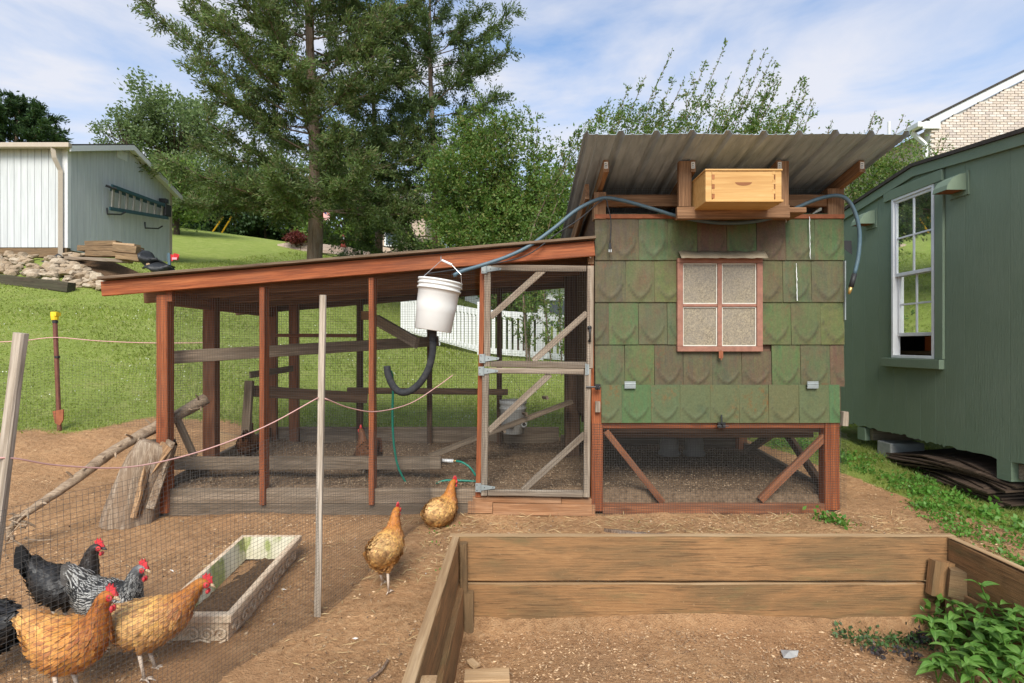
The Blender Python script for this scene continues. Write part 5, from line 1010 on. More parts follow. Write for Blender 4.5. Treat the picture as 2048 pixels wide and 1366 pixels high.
MB().tube(spline([(SX - .11, SYN - .06, SZ0 - .22), (SX - .16, SYN - .16, SZ0 - .32), (SX - .32, SYN - .3, SZ0 - .46), (SX - .42, SYN - .36, SZ0 - .52)], 4), .085, 12).build('drain_pipe', 'black_plastic', ws)
MB().box((SXL, SYN + .0, SZ0 - .22), (SX - .02, SYN + .08, SZ0 - .012)).build('base_beam', 'timber_old', ws)
MB().box((SX - .12, SYN + .1, SZ0 - .3), (SX - .02, SYF - .1, SZ0 - .06)).build('base_beam', 'timber_old', ws)
MB().tube([(SX - .05, SYF + .06, EV - .1), (SX - .03, SYF + .06, EV - .5), (SX - .03, SYF + .06, SZ0)], .05, 4).build('downspout', 'shed_tan', ws)
def G(px, py):   # point on the gable wall below a pixel
    Y = SX * F / (px - CX); return V(SX, Y, CZ - (py - CY) * Y / F)
v0, v1 = G(234, 312), G(251, 300)
for q in range(3):
    p = G(236 + q * 7, 308 + q * 3); MB().box((SX + .005, p.y - .06, p.z - .1), (SX + .02, p.y + .06, p.z + .12)).build('vent', 'white_paint', ws)
p = G(321, 404); MB().box((SX + .02, p.y - .1, p.z - .04), (SX + .2, p.y + .05, p.z + .08)).build('flood_light', 'black_metal', ws)
# ladder on hooks
lad = thing('step_ladder', 'blue and grey ladder hung sideways on the shed gable wall', 'ladder', G(265, 420))
def Gl(px, py, o): q = G(px, py); return q + V(o, 0, 0)
for (a, b, o) in (((207, 372), (325, 414), .20), ((203, 417), (322, 436), .20), ((212, 378), (322, 416), .12)):
    board('rail', Gl(*a, o), Gl(*b, o), .09, .035, 'ladder_blue', lad)
for k in range(8):
    t_ = k / 7; a = Gl(213 + 100 * t_, 377 + 33 * t_, .17); b = Gl(211 + 100 * t_, 416 + 16 * t_, .17); board('rung', a, b, .07, .03, 'ladder_metal', lad, up=(0, 1, 0))
MB().box(tuple(Gl(315, 430, .10)), tuple(Gl(326, 412, .24))).build('ladder_top', 'black_plastic', lad); MB().tube([Gl(203, 371, .1), Gl(212, 378, .26)], .03, 8).build('ladder_foot', 'black_plastic', lad)
for i, (px, py) in enumerate(((222, 428), (298, 456))):
    m = MB().tube([Gl(px - 9, py - 12, .01), Gl(px - 9, py, .02), Gl(px + 4, py + 1, .2), Gl(px + 9, py - 4, .25)], .02, 6); o = m.build('wall_hook', 'black_metal', None); tag(o, ['black utility hook under the blue ladder', 'empty black utility hook low on the shed gable'][i], 'hook', 'hooks on the shed wall')
# timbers stacked against the shed
TB = [((176, 488), (238, 487), 12.0, .11, .2, 'timber_old', 'topmost dark timber of the stack against the white shed'), ((161, 497), (232, 499), 11.95, .12, .2, 'timber_old', 'second timber of the stack, reaching furthest left'), ((177, 508), (238, 509), 11.9, .11, .2, 'timber_old', 'third timber of the stack, under the longest one'),
      ((233, 497), (280, 502), 11.7, .16, .25, 'timber_old', 'upper of two thick cut timbers beside the black tarp'), ((239, 513), (285, 518), 11.65, .14, .25, 'timber_old', 'lower of two thick cut timbers beside the black tarp'), ((134, 516), (262, 523), 11.8, .07, .15, 'wood_grey', 'greenish flat board under the stacked timbers'), ((-30, 563), (143, 567), 10.75, .2, .2, 'timber_dark', 'long dark railway sleeper edging the rocks')]
for a, b, Y, h, t_, mt_, lb in TB:
    A_, B_ = W(*a, Y), W(*b, Y)
    if mt_ == 'timber_dark': A_.z, B_.z = tz(A_.x, Y) + .07, tz(B_.x, Y) + .08
    o = board('timber', A_, B_, h, t_, mt_, None, rough=.006, cham=.012); tag(o, lb, 'timber', 'old timbers by the white shed')
vs = []; fs = []; nu_, nv_ = 14, 8
for j in range(nv_ + 1):
    for i in range(nu_ + 1):
        u, v = i / nu_, j / nv_; a = W(282 + 62 * u, 498 + 34 * u ** .8 + (37 - 22 * u) * v, 11.5 - .3 * v); a.z += .03 * math.sin(u * 11 + v * 5) + .04 * math.sin(v * 3.1); a.y += .12 * math.sin(u * 7 + v * 9); vs.append(a)
for j in range(nv_):
    for i in range(nu_): fs.append((j*(nu_+1)+i, j*(nu_+1)+i+1, (j+1)*(nu_+1)+i+1, (j+1)*(nu_+1)+i))
m = MB(); m.add(vs, fs); o = m.build('tarp', 'tarp', None, True); o.modifiers.new('t', 'SOLIDIFY').thickness = .03; tag(o, 'crumpled black tarp draped off the end of the timber stack', 'tarp')
m = MB(); m.add([W(283, 505, 11.4), W(300, 528, 11.35), W(318, 538, 11.3), W(303, 545, 11.3), W(291, 525, 11.35)], [(0, 1, 2, 3, 4)]); o = m.build('tarp_flap', 'tarp_tan'); o.modifiers.new('t', 'SOLIDIFY').thickness = .02; tag(o, 'tan folded cover edge showing below the black tarp', 'cover')
o = board('canvas_roll', W(232, 489, 11.72), W(275, 492, 11.72), .06, .2, 'tarp_tan', None); tag(o, 'tan canvas strip lying on the upper thick timber', 'canvas')
# rock bank: a slope of stones, each its own piece
rk = thing('rock_bank', None, None, (-10.2, 11.7, 2.4)); rk['kind'] = 'structure'; rk['label'] = 'bank of tan stones below the white shed'
bx = np.linspace(-14.5, -8.0, 30); bt_ = np.linspace(0, 1, 6); BX, BT = np.meshgrid(bx, bt_); BYv = 11.15 + BT * 1.25; right = np.clip((-8.0 - BX) / 1.6, 0, 1)
BZ = TZ(BX, np.full(BX.shape, 11.1)) * (1 - BT) + BT * (SZ0 - .2) ; BZ = BZ * right + (TZ(BX, BYv) + .02) * (1 - right) + RNG.normal(0, .02, BX.shape); bi = np.arange(BX.size).reshape(BX.shape)
np_mesh('bank_soil', np.stack([BX, BYv, BZ - .05], -1).reshape(-1, 3), np.stack([bi[:-1, :-1], bi[:-1, 1:], bi[1:, 1:], bi[1:, :-1]], -1).reshape(-1, 4), 'soil_dark', rk, True)
smesh = []
import bmesh
for k in range(10):
    bm = bmesh.new(); bmesh.ops.create_icosphere(bm, subdivisions=2, radius=1.0); rg = random.Random(k); o1, o2, o3 = rg.uniform(0, 9), rg.uniform(0, 9), rg.uniform(0, 9)
    for v_ in bm.verts:
        c = v_.co; d = 1 + .22 * math.sin(c.x * 2.6 + o1) + .18 * math.sin(c.y * 3.1 + o2) + .14 * math.sin(c.z * 4 + o3); c *= d; q = .5; c.x = math.copysign(min(abs(c.x), .9), c.x); c.z = math.copysign(min(abs(c.z), .8), c.z)
    me = bpy.data.meshes.new('stone'); bm.to_mesh(me); bm.free(); me.materials.append(MAT('stone')); smesh.append(me)
rg = random.Random(5); cnt = 0
for k in range(285):
    x_ = -rg.uniform(8.35, 13.2); t_ = rg.random() ** 1.1; rfac = min(1, max(0, (-8.0 - x_) / 1.6))
    if x_ > -9.6 and t_ > .65: t_ *= .6
    y_ = 11.08 + t_ * 1.2 * max(.35, rfac); z_ = (tz(x_, 11.1) * (1 - t_) + t_ * (SZ0 - .2)) * rfac + (tz(x_, y_)) * (1 - rfac); s_ = rg.uniform(.045, .105) * (1.15 if t_ < .3 else 1)
    o = bpy.data.objects.new('stone', smesh[k % 10]); COL.objects.link(o); o.parent = rk; o.location = V(x_, y_, z_ + s_ * .25) - rk.location; o.scale = (s_ * rg.uniform(1, 1.6), s_ * rg.uniform(.8, 1.3), s_ * rg.uniform(.6, .95)); o.rotation_euler = (rg.uniform(-.4, .4), rg.uniform(-.4, .4), rg.uniform(0, 6.28))

# ================================================================ white picket fence beyond the run
pf = thing('picket_fence', 'white vinyl picket fence crossing the lawn behind the chicken run', 'fence', (0, 13, 1))
FA, FB, FC, FD = W(806, 664, 16), W(960, 708, 13.2), W(1210, 731, 12.4), W(1420, 742, 12)
def picket(p, w_=.078, h=1.06):
    MB().prism([(p.x - w_/2, p.y, p.z + .08), (p.x + w_/2, p.y, p.z + .08), (p.x + w_/2, p.y, p.z + h), (p.x - w_/2, p.y, p.z + h)], (0, .022, 0)).build('picket', 'white_vinyl', pf)
for a, b, step in ((FA, FB, .16), (FB, FC, .132), (FC, FD, .132)):
    L = (b - a).length; n_ = int(L / step)
    for i in range(n_): picket(a.lerp(b, (i + .5) / n_))
    for (h, w_) in ((.10, .14), (1.0, .15)): board('rail', a + V(0, .035, h), b + V(0, .035, h), w_, .045, 'white_vinyl', pf)
for p in (FA, FB, (FA + FB) / 2, FC, (FB + FC) / 2, FD): MB().box((p.x - .065, p.y - .03, p.z - .1), (p.x + .065, p.y + .1, p.z + 1.25)).build('post', 'white_vinyl', pf, bevel=.01); 
# white house beyond the fence, tan house behind the cedars
wh = thing('white_house', 'white sided house with grey roof glimpsed through the run door beyond the fence', 'house', (3, 27, 2))
MB().box((W(930, 0, 24).x, 24, .5), (12, 30, 3.9)).build('wall', 'house_far_white', wh); MB().prism([(W(905, 0, 24).x, 23.4, 3.85), (W(905, 0, 24).x, 27, 5.4), (W(905, 0, 24).x, 30.6, 3.85)], (14, 0, 0)).build('roof', 'roof_grey', wh)
MB().box((1.5, 23.94, 1.9), (2.6, 23.99, 3.2)).build('window', 'glass_far', wh); MB().box((5.0, 23.94, 1.9), (6.1, 23.99, 3.2)).build('window', 'glass_far', wh)
th = thing('tan_house', 'tan house wall glimpsed between the cedar trunks', 'house', W(800, 500, 34))
a, b = W(752, 520, 34), W(850, 410, 34); MB().box((a.x, 34, a.z - 2), (b.x, 38, b.z)).build('wall', 'house_tan', th); MB().prism([(a.x - .3, 33.7, b.z), (b.x + .3, 33.7, b.z), (b.x + .3, 36, b.z + 1.3), (a.x - .3, 36, b.z + 1.3)], (0, .15, 0)).build('roof', 'roof_grey', th)
c = W(785, 470, 33.97); MB().box((c.x - .4, 33.93, c.z - .6), (c.x + .4, 33.98, c.z + .6)).build('window', 'glass_far', th); MB().box((c.x - .5, 33.95, c.z - .7), (c.x + .5, 33.99, c.z + .7)).build('window_trim', 'white_vinyl', th)

# ================================================================ brick house at upper right
bh = thing('brick_house', 'tall pale brick house with white gable trim at the upper right', 'house', (15, 18, 1))
HYv = 16.5; hx0_ = (1862 - CX) * HYv / F; hx1_ = 22.0
def hz_(x_): a = W(1858, 238, HYv); b = W(2048, 143, HYv); return a.z + (x_ - a.x) * (b.z - a.z) / (b.x - a.x)
MB().prism([(hx0_, HYv + .03, .8), (hx1_, HYv + .03, .8), (hx1_, HYv + .03, hz_(hx1_) - .25), (hx0_, HYv + .03, hz_(hx0_) - .25)], (0, .25, 0)).build('wall', 'mortar', bh)
MB().box((hx0_ + .01, HYv + .3, .8), (hx0_ + .25, 26, hz_(hx0_) - .3)).build('side_wall', 'brick_side', bh)
board('rake_board', (hx0_ - .05, HYv - .05, hz_(hx0_ - .05) - .12), (hx1_, HYv - .05, hz_(hx1_) - .12), .2, .04, 'white_paint', bh); board('roof_edge', (hx0_ - .2, HYv - .06, hz_(hx0_ - .2) + .03), (hx1_, HYv - .06, hz_(hx1_) + .03), .05, .12, 'roof_dark', bh)
MB().prism([(hx0_ - .35, HYv - .1, hz_(hx0_ - .35) + .0), (hx1_, HYv - .1, hz_(hx1_)), (hx1_, HYv - .1, hz_(hx1_) + .05), (hx0_ - .35, HYv - .1, hz_(hx0_ - .35) + .05)], (0, 11, 0)).build('roof', 'roof_dark', bh)
MB().box((hx0_ - .3, HYv - .08, hz_(hx0_) - .34), (hx0_ + .22, HYv - .03, hz_(hx0_) - .12)).build('eave_return', 'white_paint', bh)
MB().box((hx0_ - .46, HYv - .1, hz_(hx0_) - .30), (hx0_ - .30, 26, hz_(hx0_) - .14)).build('gutter', 'white_paint', bh, bevel=.02)
MB().tube([(hx0_ - .38, HYv + .3, hz_(hx0_) - .3), (hx0_ - .1, HYv + .1, hz_(hx0_) - .75), (hx0_ - .1, HYv - .01, 4.0)], .07, 4).build('downspout', 'white_vinyl', bh); MB().tube([(hx0_ + .1, HYv + 2, hz_(hx0_) + .0), (hx0_ + .1, HYv + 2, hz_(hx0_) + .7)], .05, 8).build('vent_pipe', 'white_vinyl', bh)
bl, bhh = .205, .068; bmesh_ = []
for q in range(4):
    m_ = MB().box((-.1, -.02, -.032), (.1, .035, .032)); me = bpy.data.meshes.new('brick'); me.from_pydata(m_.v, [], m_.f); me.materials.append(MAT('brick_pale')); bmesh_.append(me)
rest = MB(); cnt = 0; bricks = []
zz = 5.2; r = 0
while zz < 10.3:
    xx = hx0_ + .1 + (r % 2) * .11
    while xx < hx1_ - 3:
        if zz + .04 < hz_(xx - .1) - .2: bricks.append((xx, zz))
        xx += .217
    zz += .077; r += 1
def seen(b_):
    px = CX + b_[0] * F / HYv; py = CY - (b_[1] - CZ) * F / HYv
    if px > 2050: return 9e9
    edge = 335 - (px - 1832) * .31
    if py > edge + 4 : return 1e6 + px
    return (px - 1850) ** 2 * .05 + (py - 260) ** 2
bricks.sort(key=seen)
for k, (xx, zz) in enumerate(bricks):
    if k < 300:
        o = bpy.data.objects.new('brick', bmesh_[k % 4]); COL.objects.link(o); o.parent = bh; o.location = V(xx, HYv + random.uniform(-.004, .004), zz) - bh.location
    else: rest.box((xx - .1, HYv - .02, zz - .032), (xx + .1, HYv + .035, zz + .032))
o = rest.build('brickwork', 'brick_pale', bh); o['kind'] = 'stuff'

# ================================================================ green shed at right
gs = thing('green_shed', 'dark green painted wooden shed on skids at the right edge', 'shed', (4.8, 4.9, .4))
GX = 3.6; ZB = .405; YPK = 4.94
def gtop(y): return 2.85 - abs(y - YPK) * (.145 if y > YPK else .10)
wy0, wy1, wz0_, wz1_ = 4.705, 5.235, 1.13, 2.635
edges = [6.75, 6.45, 6.2, 6.0, 5.86, 5.66, 5.45, wy1, 5.06, 4.88, wy0, 4.60, 4.40, 4.0, 3.55, 3.1]
for i in range(len(edges) - 1):
    ya, yb = edges[i+1] + .0012, edges[i] - .0012; zb_ = ZB + random.uniform(-.012, .012)
    segs = [(zb_, None)] if not (ya >= wy0 and yb <= wy1) else [(zb_, wz0_), (wz1_, None)]
    for (za, zc) in segs:
        up_ = [(GX, ya, zc), (GX, yb, zc)] if zc else ([(GX, ya, gtop(ya) - .02), (GX, YPK, gtop(YPK) - .02), (GX, yb, gtop(yb) - .02)] if ya < YPK < yb else [(GX, ya, gtop(ya) - .02), (GX, yb, gtop(yb) - .02)])
        k_ = 5 if not zc or za < 1 else 1; low = [(GX, yb + (ya - yb) * q / k_, za + (random.uniform(-.012, .012) if za < 1 else 0)) for q in range(k_ + 1)]
        MB().prism(low + up_, (.014, 0, 0)).build('siding_board', 'shed_green', gs, bevel=.0012)
# interior: dark room with shelf behind the window
for a, b in (((GX + 1.2, 3.2, .5), (GX + 1.25, 6.6, 2.6)), ((GX + .02, 3.2, .45), (GX + 1.2, 6.6, .5)), ((GX + .02, 3.2, 2.66), (GX + 1.2, 6.6, 2.69)), ((GX + .02, 3.15, .5), (GX + 1.2, 3.2, 2.6)), ((GX + .02, 6.6, .5), (GX + 1.2, 6.65, 2.6))): MB().box(a, b).build('inside_panel', 'interior_dark', gs)
MB().box((GX + .3, 3.6, 1.16), (GX + .8, 6.0, 1.19)).build('inside_shelf', 'tan_box', gs); MB().box((GX + .35, 4.9, 1.195), (GX + .6, 5.3, 1.33)).build('stored_box', 'orange_box', gs); MB().box((GX + .35, 4.4, 1.195), (GX + .6, 4.8, 1.36)).build('stored_box', 'tan_box', gs)
for s_ in (-1, 1):
    ye = 3.05 if s_ < 0 else 6.85
    MB().prism([(GX - .05, ye, gtop(ye)), (GX - .05, YPK, gtop(YPK)), (GX - .05, YPK, gtop(YPK) + .03), (GX - .05, ye, gtop(ye) + .03)], (2.6, 0, 0)).build('roof', 'roof_dark', gs)
    MB().prism([(GX - .03, ye, gtop(ye) - .085), (GX - .03, YPK, gtop(YPK) - .085), (GX - .03, YPK, gtop(YPK) - .002), (GX - .03, ye, gtop(ye) - .002)], (.025, 0, 0)).build('rake_board', 'shed_green', gs)
MB().box((GX - .028, wy0 - .10, wz1_ - .005), (GX - .003, wy1 + .1, wz1_ + .09)).build('window_header', 'shed_green', gs, bevel=.003); MB().box((GX - .024, wy0 - .105, wz0_ - .0), (GX - .003, wy0 - .015, wz1_ - .008)).build('window_casing', 'shed_green', gs, bevel=.003)
MB().box((GX - .05, wy0 - .1, wz0_ - .085), (GX - .003, wy1 + .1, wz0_ - .004)).build('window_sill', 'shed_green', gs, bevel=.004)
gw = thing('window', None, None); gw.parent = gs; gw.location = V(GX, (wy0 + wy1) / 2, wz0_) - worigin(gs)
def fb_(n, ya, yb, za, zb2, x0=-.02, x1=.05, mat='white_paint', par=None): return MB().box((GX + x0, ya, za), (GX + x1, yb, zb2)).build(n, mat, par or gw, bevel=.002)
ft = .026
fb_('frame', wy0, wy0 + ft, wz0_, wz1_); fb_('frame', wy1 - ft, wy1, wz0_, wz1_); fb_('frame', wy0 + ft + .001, wy1 - ft - .001, wz1_ - ft, wz1_); fb_('frame', wy0 + ft + .001, wy1 - ft - .001, wz0_, wz0_ + ft)
zm_ = 1.912; zl = 1.332
def sash(za, zb2, x0):
    s_ = thing('sash', None, None); s_.parent = gw; s_.location = V(GX + x0, (wy0 + wy1) / 2, za) - worigin(gw); ya, yb = wy0 + ft + .002, wy1 - ft - .002; r_ = .022
    for (a, b, c, d) in ((ya, yb, za, za + r_ * 1.4), (ya, yb, zb2 - r_, zb2), (ya, ya + r_, za + r_ * 1.4 + .001, zb2 - r_ - .001), (yb - r_, yb, za + r_ * 1.4 + .001, zb2 - r_ - .001)): fb_('sash_bar', a, b, c, d, x0, x0 + .02, par=s_)
    mid = (ya + yb) / 2; fb_('muntin', mid - .008, mid + .008, za + r_ * 1.4 + .001, zb2 - r_ - .001, x0 + .003, x0 + .016, par=s_)
    zc = (za + zb2) / 2
    for (a, b) in ((ya + r_ + .001, mid - .009), (mid + .009, yb - r_ - .001)):
        fb_('muntin', a, b, zc - .008, zc + .008, x0 + .003, x0 + .016, par=s_)
        for (c, d) in ((za + r_ * 1.4, zc - .009), (zc + .009, zb2 - r_)): MB().add([(GX + x0 + .010, a, c), (GX + x0 + .010, b, c), (GX + x0 + .010, b, d), (GX + x0 + .010, a, d)], [(0, 1, 2, 3)]).build('pane', 'window_glass', s_)
sash(zm_ - .02, wz1_ - ft - .002, -.004); sash(zl, zm_ + .012, .022)
for (px, py) in ((1920, 372), (1743, 440)):      # vent hoods
    Y = GX * F / (px - CX); c = V(GX, Y, CZ - (py - CY) * Y / F); hw = .075 if px > 1800 else .07
    m = MB(); prof2 = [(0, .085), (-.06, .075), (-.12, .04), (-.155, -.01), (-.165, -.05)]; vs = []
    for (dx, dz) in prof2: vs += [(c.x + dx - .003, c.y - hw, c.z + dz), (c.x + dx - .003, c.y + hw, c.z + dz)]
    vs += [(c.x - .003, c.y - hw, c.z - .05), (c.x - .003, c.y + hw, c.z - .05)]; k_ = len(prof2)
    m.add(vs, [(2*i, 2*i+1, 2*i+3, 2*i+2) for i in range(k_ - 1)] + [tuple(2*i for i in range(k_)) + (2*k_,), tuple(2*i+1 for i in range(k_))[::-1] + (2*k_+1,)][0:2]); vh = m.build('vent_hood', 'shed_green', gs); vh.modifiers.new('t', 'SOLIDIFY').thickness = .004
    MB().box((c.x - .012, c.y - hw - .02, c.z - .09), (c.x - .002, c.y + hw + .02, c.z + .1)).build('vent_flange', 'shed_green', gs); MB().box((c.x - .15, c.y - hw + .01, c.z - .049), (c.x - .02, c.y + hw - .01, c.z - .045)).build('vent_louvre', 'rust', gs)
for (y_, h) in ((4.05, .15), (5.72, .13)):
    board('skid', (GX + .0, y_, ZB - .075), (GX + 2.4, y_, ZB - .075), h, .12, 'shed_green', gs); board('skid', (GX + .05, y_ - .09, ZB - .07), (GX + 2.4, y_ - .09, ZB - .07), .11, .05, 'wood_grey', gs)
# plywood sheets under the shed
for k in range(11):
    z_ = .10 + k * .020; x0_ = GX - .06 + .006 * k + random.uniform(-.05, .05); y0_ = 4.05 + random.uniform(-.1, .1); y1_ = 5.25 + random.uniform(-.12, .12); vs = []; fs = []; n_ = 12
    for i in range(n_ + 1):
        y_ = y0_ + (y1_ - y0_) * i / n_; sg_ = (.07 * math.sin(i / n_ * 3.6 + .2) - .03) * (k / 11) + random.uniform(-.004, .004); vs += [(x0_ + .05 * math.sin(i * .5 + k), y_, z_ + sg_ - .02), (GX + .75, y_, z_ + sg_ + .03)]
    for i in range(n_): fs.append((2*i, 2*i+1, 2*i+3, 2*i+2))
    m = MB(); m.add(vs, fs); o = m.build('plywood_sheet', 'plywood_sheet'); o.modifiers.new('t', 'SOLIDIFY').thickness = .013
    tag(o, 'topmost warped brown sheet of the pile under the green shed' if k == 10 else ('bottom sheet of the warped pile under the green shed' if k == 0 else ['second', 'third', 'fourth', 'fifth', 'sixth', 'seventh', 'eighth', 'ninth', 'tenth'][9 - k] + ' sheet from the top of the warped pile under the green shed'), 'plywood sheet', 'warped sheets under the shed')
o = MB().box((3.62, 5.30, .12), (3.95, 5.50, .30)).build('concrete_block', 'concrete', None, bevel=.01); tag(o, 'grey concrete block under the far end of the green shed', 'block')

# ================================================================ small far things
fl = thing('flag_pole', 'white flagpole with a striped flag beyond the cedar trunk', 'flagpole', W(643, 485, 30))
MB().tube([W(643, 490, 30), W(643, 405, 30)], .05, 8).build('pole', 'white_vinyl', fl)
fo = W(644, 416, 29.9); FWd, FH = .36, .62; nst = 13
for q in range(nst):
    m = MB(); xa, xb = FWd * q / nst, FWd * (q + 1) / nst
    m.add([(fo.x + .05 + xa, fo.y - .03 * math.sin(xa * 14), fo.z - .02 * q), (fo.x + .05 + xb, fo.y - .03 * math.sin(xb * 14), fo.z - .02 * (q + 1)), (fo.x + .08 + xb, fo.y - .03 * math.sin(xb * 14 + 1), fo.z - FH - .012 * q), (fo.x + .08 + xa, fo.y - .03 * math.sin(xa * 14 + 1), fo.z - FH - .012 * q)], [(0, 1, 2, 3)]); m.build('stripe', 'flag_red' if q % 2 == 0 else 'flag_white', fl)
m = MB(); m.add([(fo.x + .05, fo.y - .05, fo.z + .01), (fo.x + .05 + FWd * .55, fo.y - .05, fo.z - .14), (fo.x + .06 + FWd * .55, fo.y - .05, fo.z - .36), (fo.x + .06, fo.y - .05, fo.z - .22)], [(0, 1, 2, 3)]); cn = m.build('canton', 'flag_blue', fl)
for q in range(6): m = MB().box((fo.x + .08 + .05 * (q % 3), fo.y - .056, fo.z - .09 - .1 * (q // 3) - .03 * (q % 3)), (fo.x + .10 + .05 * (q % 3), fo.y - .052, fo.z - .07 - .1 * (q // 3) - .03 * (q % 3))); m.build('star', 'flag_white', cn)
gf = thing('garden_flag', 'small red and pink garden flag on a pale blue stick behind the run roof', 'flag', W(340, 528, 12.5))
MB().tube([W(339, 535, 12.5), W(338, 506, 12.5)], .035, 6).build('stick', 'hose_blue', gf)
m = MB(); n_ = 8; vs = []
for i in range(n_ + 1): a = W(341 + 18 * i / n_, 508 + 1.2 * math.sin(i), 12.5); b = W(341 + 18 * i / n_ - (i > 6) * 4, 522 - i * .4, 12.5); a.y += .04 * math.sin(i * 1.2); b.y += .04 * math.sin(i * 1.2 + .5); vs += [a, b]
m.add(vs, [(2*i, 2*i+1, 2*i+3, 2*i+2) for i in range(n_)]); m.build('cloth', 'flag_red', gf).modifiers.new('t', 'SOLIDIFY').thickness = .004
m = MB().box(tuple(W(344, 519, 12.44)), tuple(W(354, 515, 12.45))); m.build('print', 'flag_pink', gf)
for i, (a, b) in enumerate((((421, 470), (446, 434)), ((441, 470), (463, 434)))):
    o = MB().tube([W(*a, 33), W(*b, 33)], .045, 6).build('guy_wire_marker', 'marker_yellow'); tag(o, ['left of two slanting yellow guy wire guards on the hill crest', 'right of two slanting yellow guy wire guards on the hill crest'][i], 'wire guard', 'yellow guy wire guards')
for i, (a, b) in enumerate((((-40, 205), (140, 262)), ((-40, 232), (130, 268)), ((300, 252), (560, 298)), ((300, 268), (520, 300)))):
    o = MB().tube([W(*a, 34), (W(*a, 34) + W(*b, 38)) / 2 - V(0, 0, .1), W(*b, 38)], .018, 4).build('utility_wire', 'galv'); tag(o, ['upper utility wire above the white shed roof', 'lower utility wire above the white shed roof', 'upper utility wire crossing before the left tree', 'lower utility wire crossing before the left tree'][i], 'wire', 'utility wires')
pw = thing('paver_wall', 'low curved retaining wall of pinkish blocks on the hill behind the cedar', 'retaining wall', W(640, 500, 26))
pts = [(557, 489), (585, 485), (640, 488), (690, 493), (735, 503), (790, 520)]
for r_ in range(3):
    for i in range(len(pts) - 1):
        a, b = W(pts[i][0], pts[i][1] + 3 + r_ * 6, 26 - r_ * .1), W(pts[i+1][0], pts[i+1][1] + 3 + r_ * 6, 26 - r_ * .1); n_ = max(2, int((b - a).length / .4))
        for q in range(n_):
            s0 = a.lerp(b, q / n_ + .01); s1 = a.lerp(b, (q + 1) / n_ - .01); board('block', s0, s1, .135, .25, 'paver', pw, seg=1)
lh = thing('lighthouse_ornament', 'small red and white lighthouse lawn ornament on the paver wall', 'ornament', W(686, 494, 25.5))
c = W(686, 494, 25.5); MB().lathe([(0, 0), (.15, 0), (.15, .08), (.12, .1), (.09, .34), (0, .34)], c, 8).build('tower', 'ornament_red', lh); MB().lathe([(0, .34), (.11, .34), (.11, .37), (.06, .38), (.06, .46), (0, .46)], c, 8).build('gallery', 'flag_white', lh); MB().lathe([(.1, .46), (.0, .58)], c, 8).build('cap', 'ornament_red', lh)
leafmat('leaf_soft', [(.10, .15, .055), (.14, .20, .075), (.19, .245, .105)], .45)
# ================================================================ vegetation
def leaf_quads(P, D, L, Wd, rg, jit=.5):
    """one diamond-shaped leaf per point P, pointing along D (jittered)"""
    n = len(P); D = D + rg.normal(0, jit, (n, 3)); D /= np.maximum(np.linalg.norm(D, axis=1, keepdims=True), 1e-6)
    S = np.cross(D, rg.normal(0, 1, (n, 3))); S /= np.maximum(np.linalg.norm(S, axis=1, keepdims=True), 1e-6); U = np.cross(S, D)
    L = np.broadcast_to(L, n)[:, None]; Wd = np.broadcast_to(Wd, n)[:, None]
    a = P; b = P + D * L * .45 + S * Wd * .5 + U * L * .06; c = P + D * L; d = P + D * L * .45 - S * Wd * .5 + U * L * .06
    v = np.stack([a, b, c, d], 1).reshape(-1, 3); return v, np.arange(4 * n).reshape(n, 4)
def limb_tubes(paths): 
    m = MB()
    for pts, r0, r1 in paths:
        k = len(pts); m.tube(pts, [r0 + (r1 - r0) * i / (k - 1) for i in range(k)], 5 if r0 < .06 else 9, False)
    return m
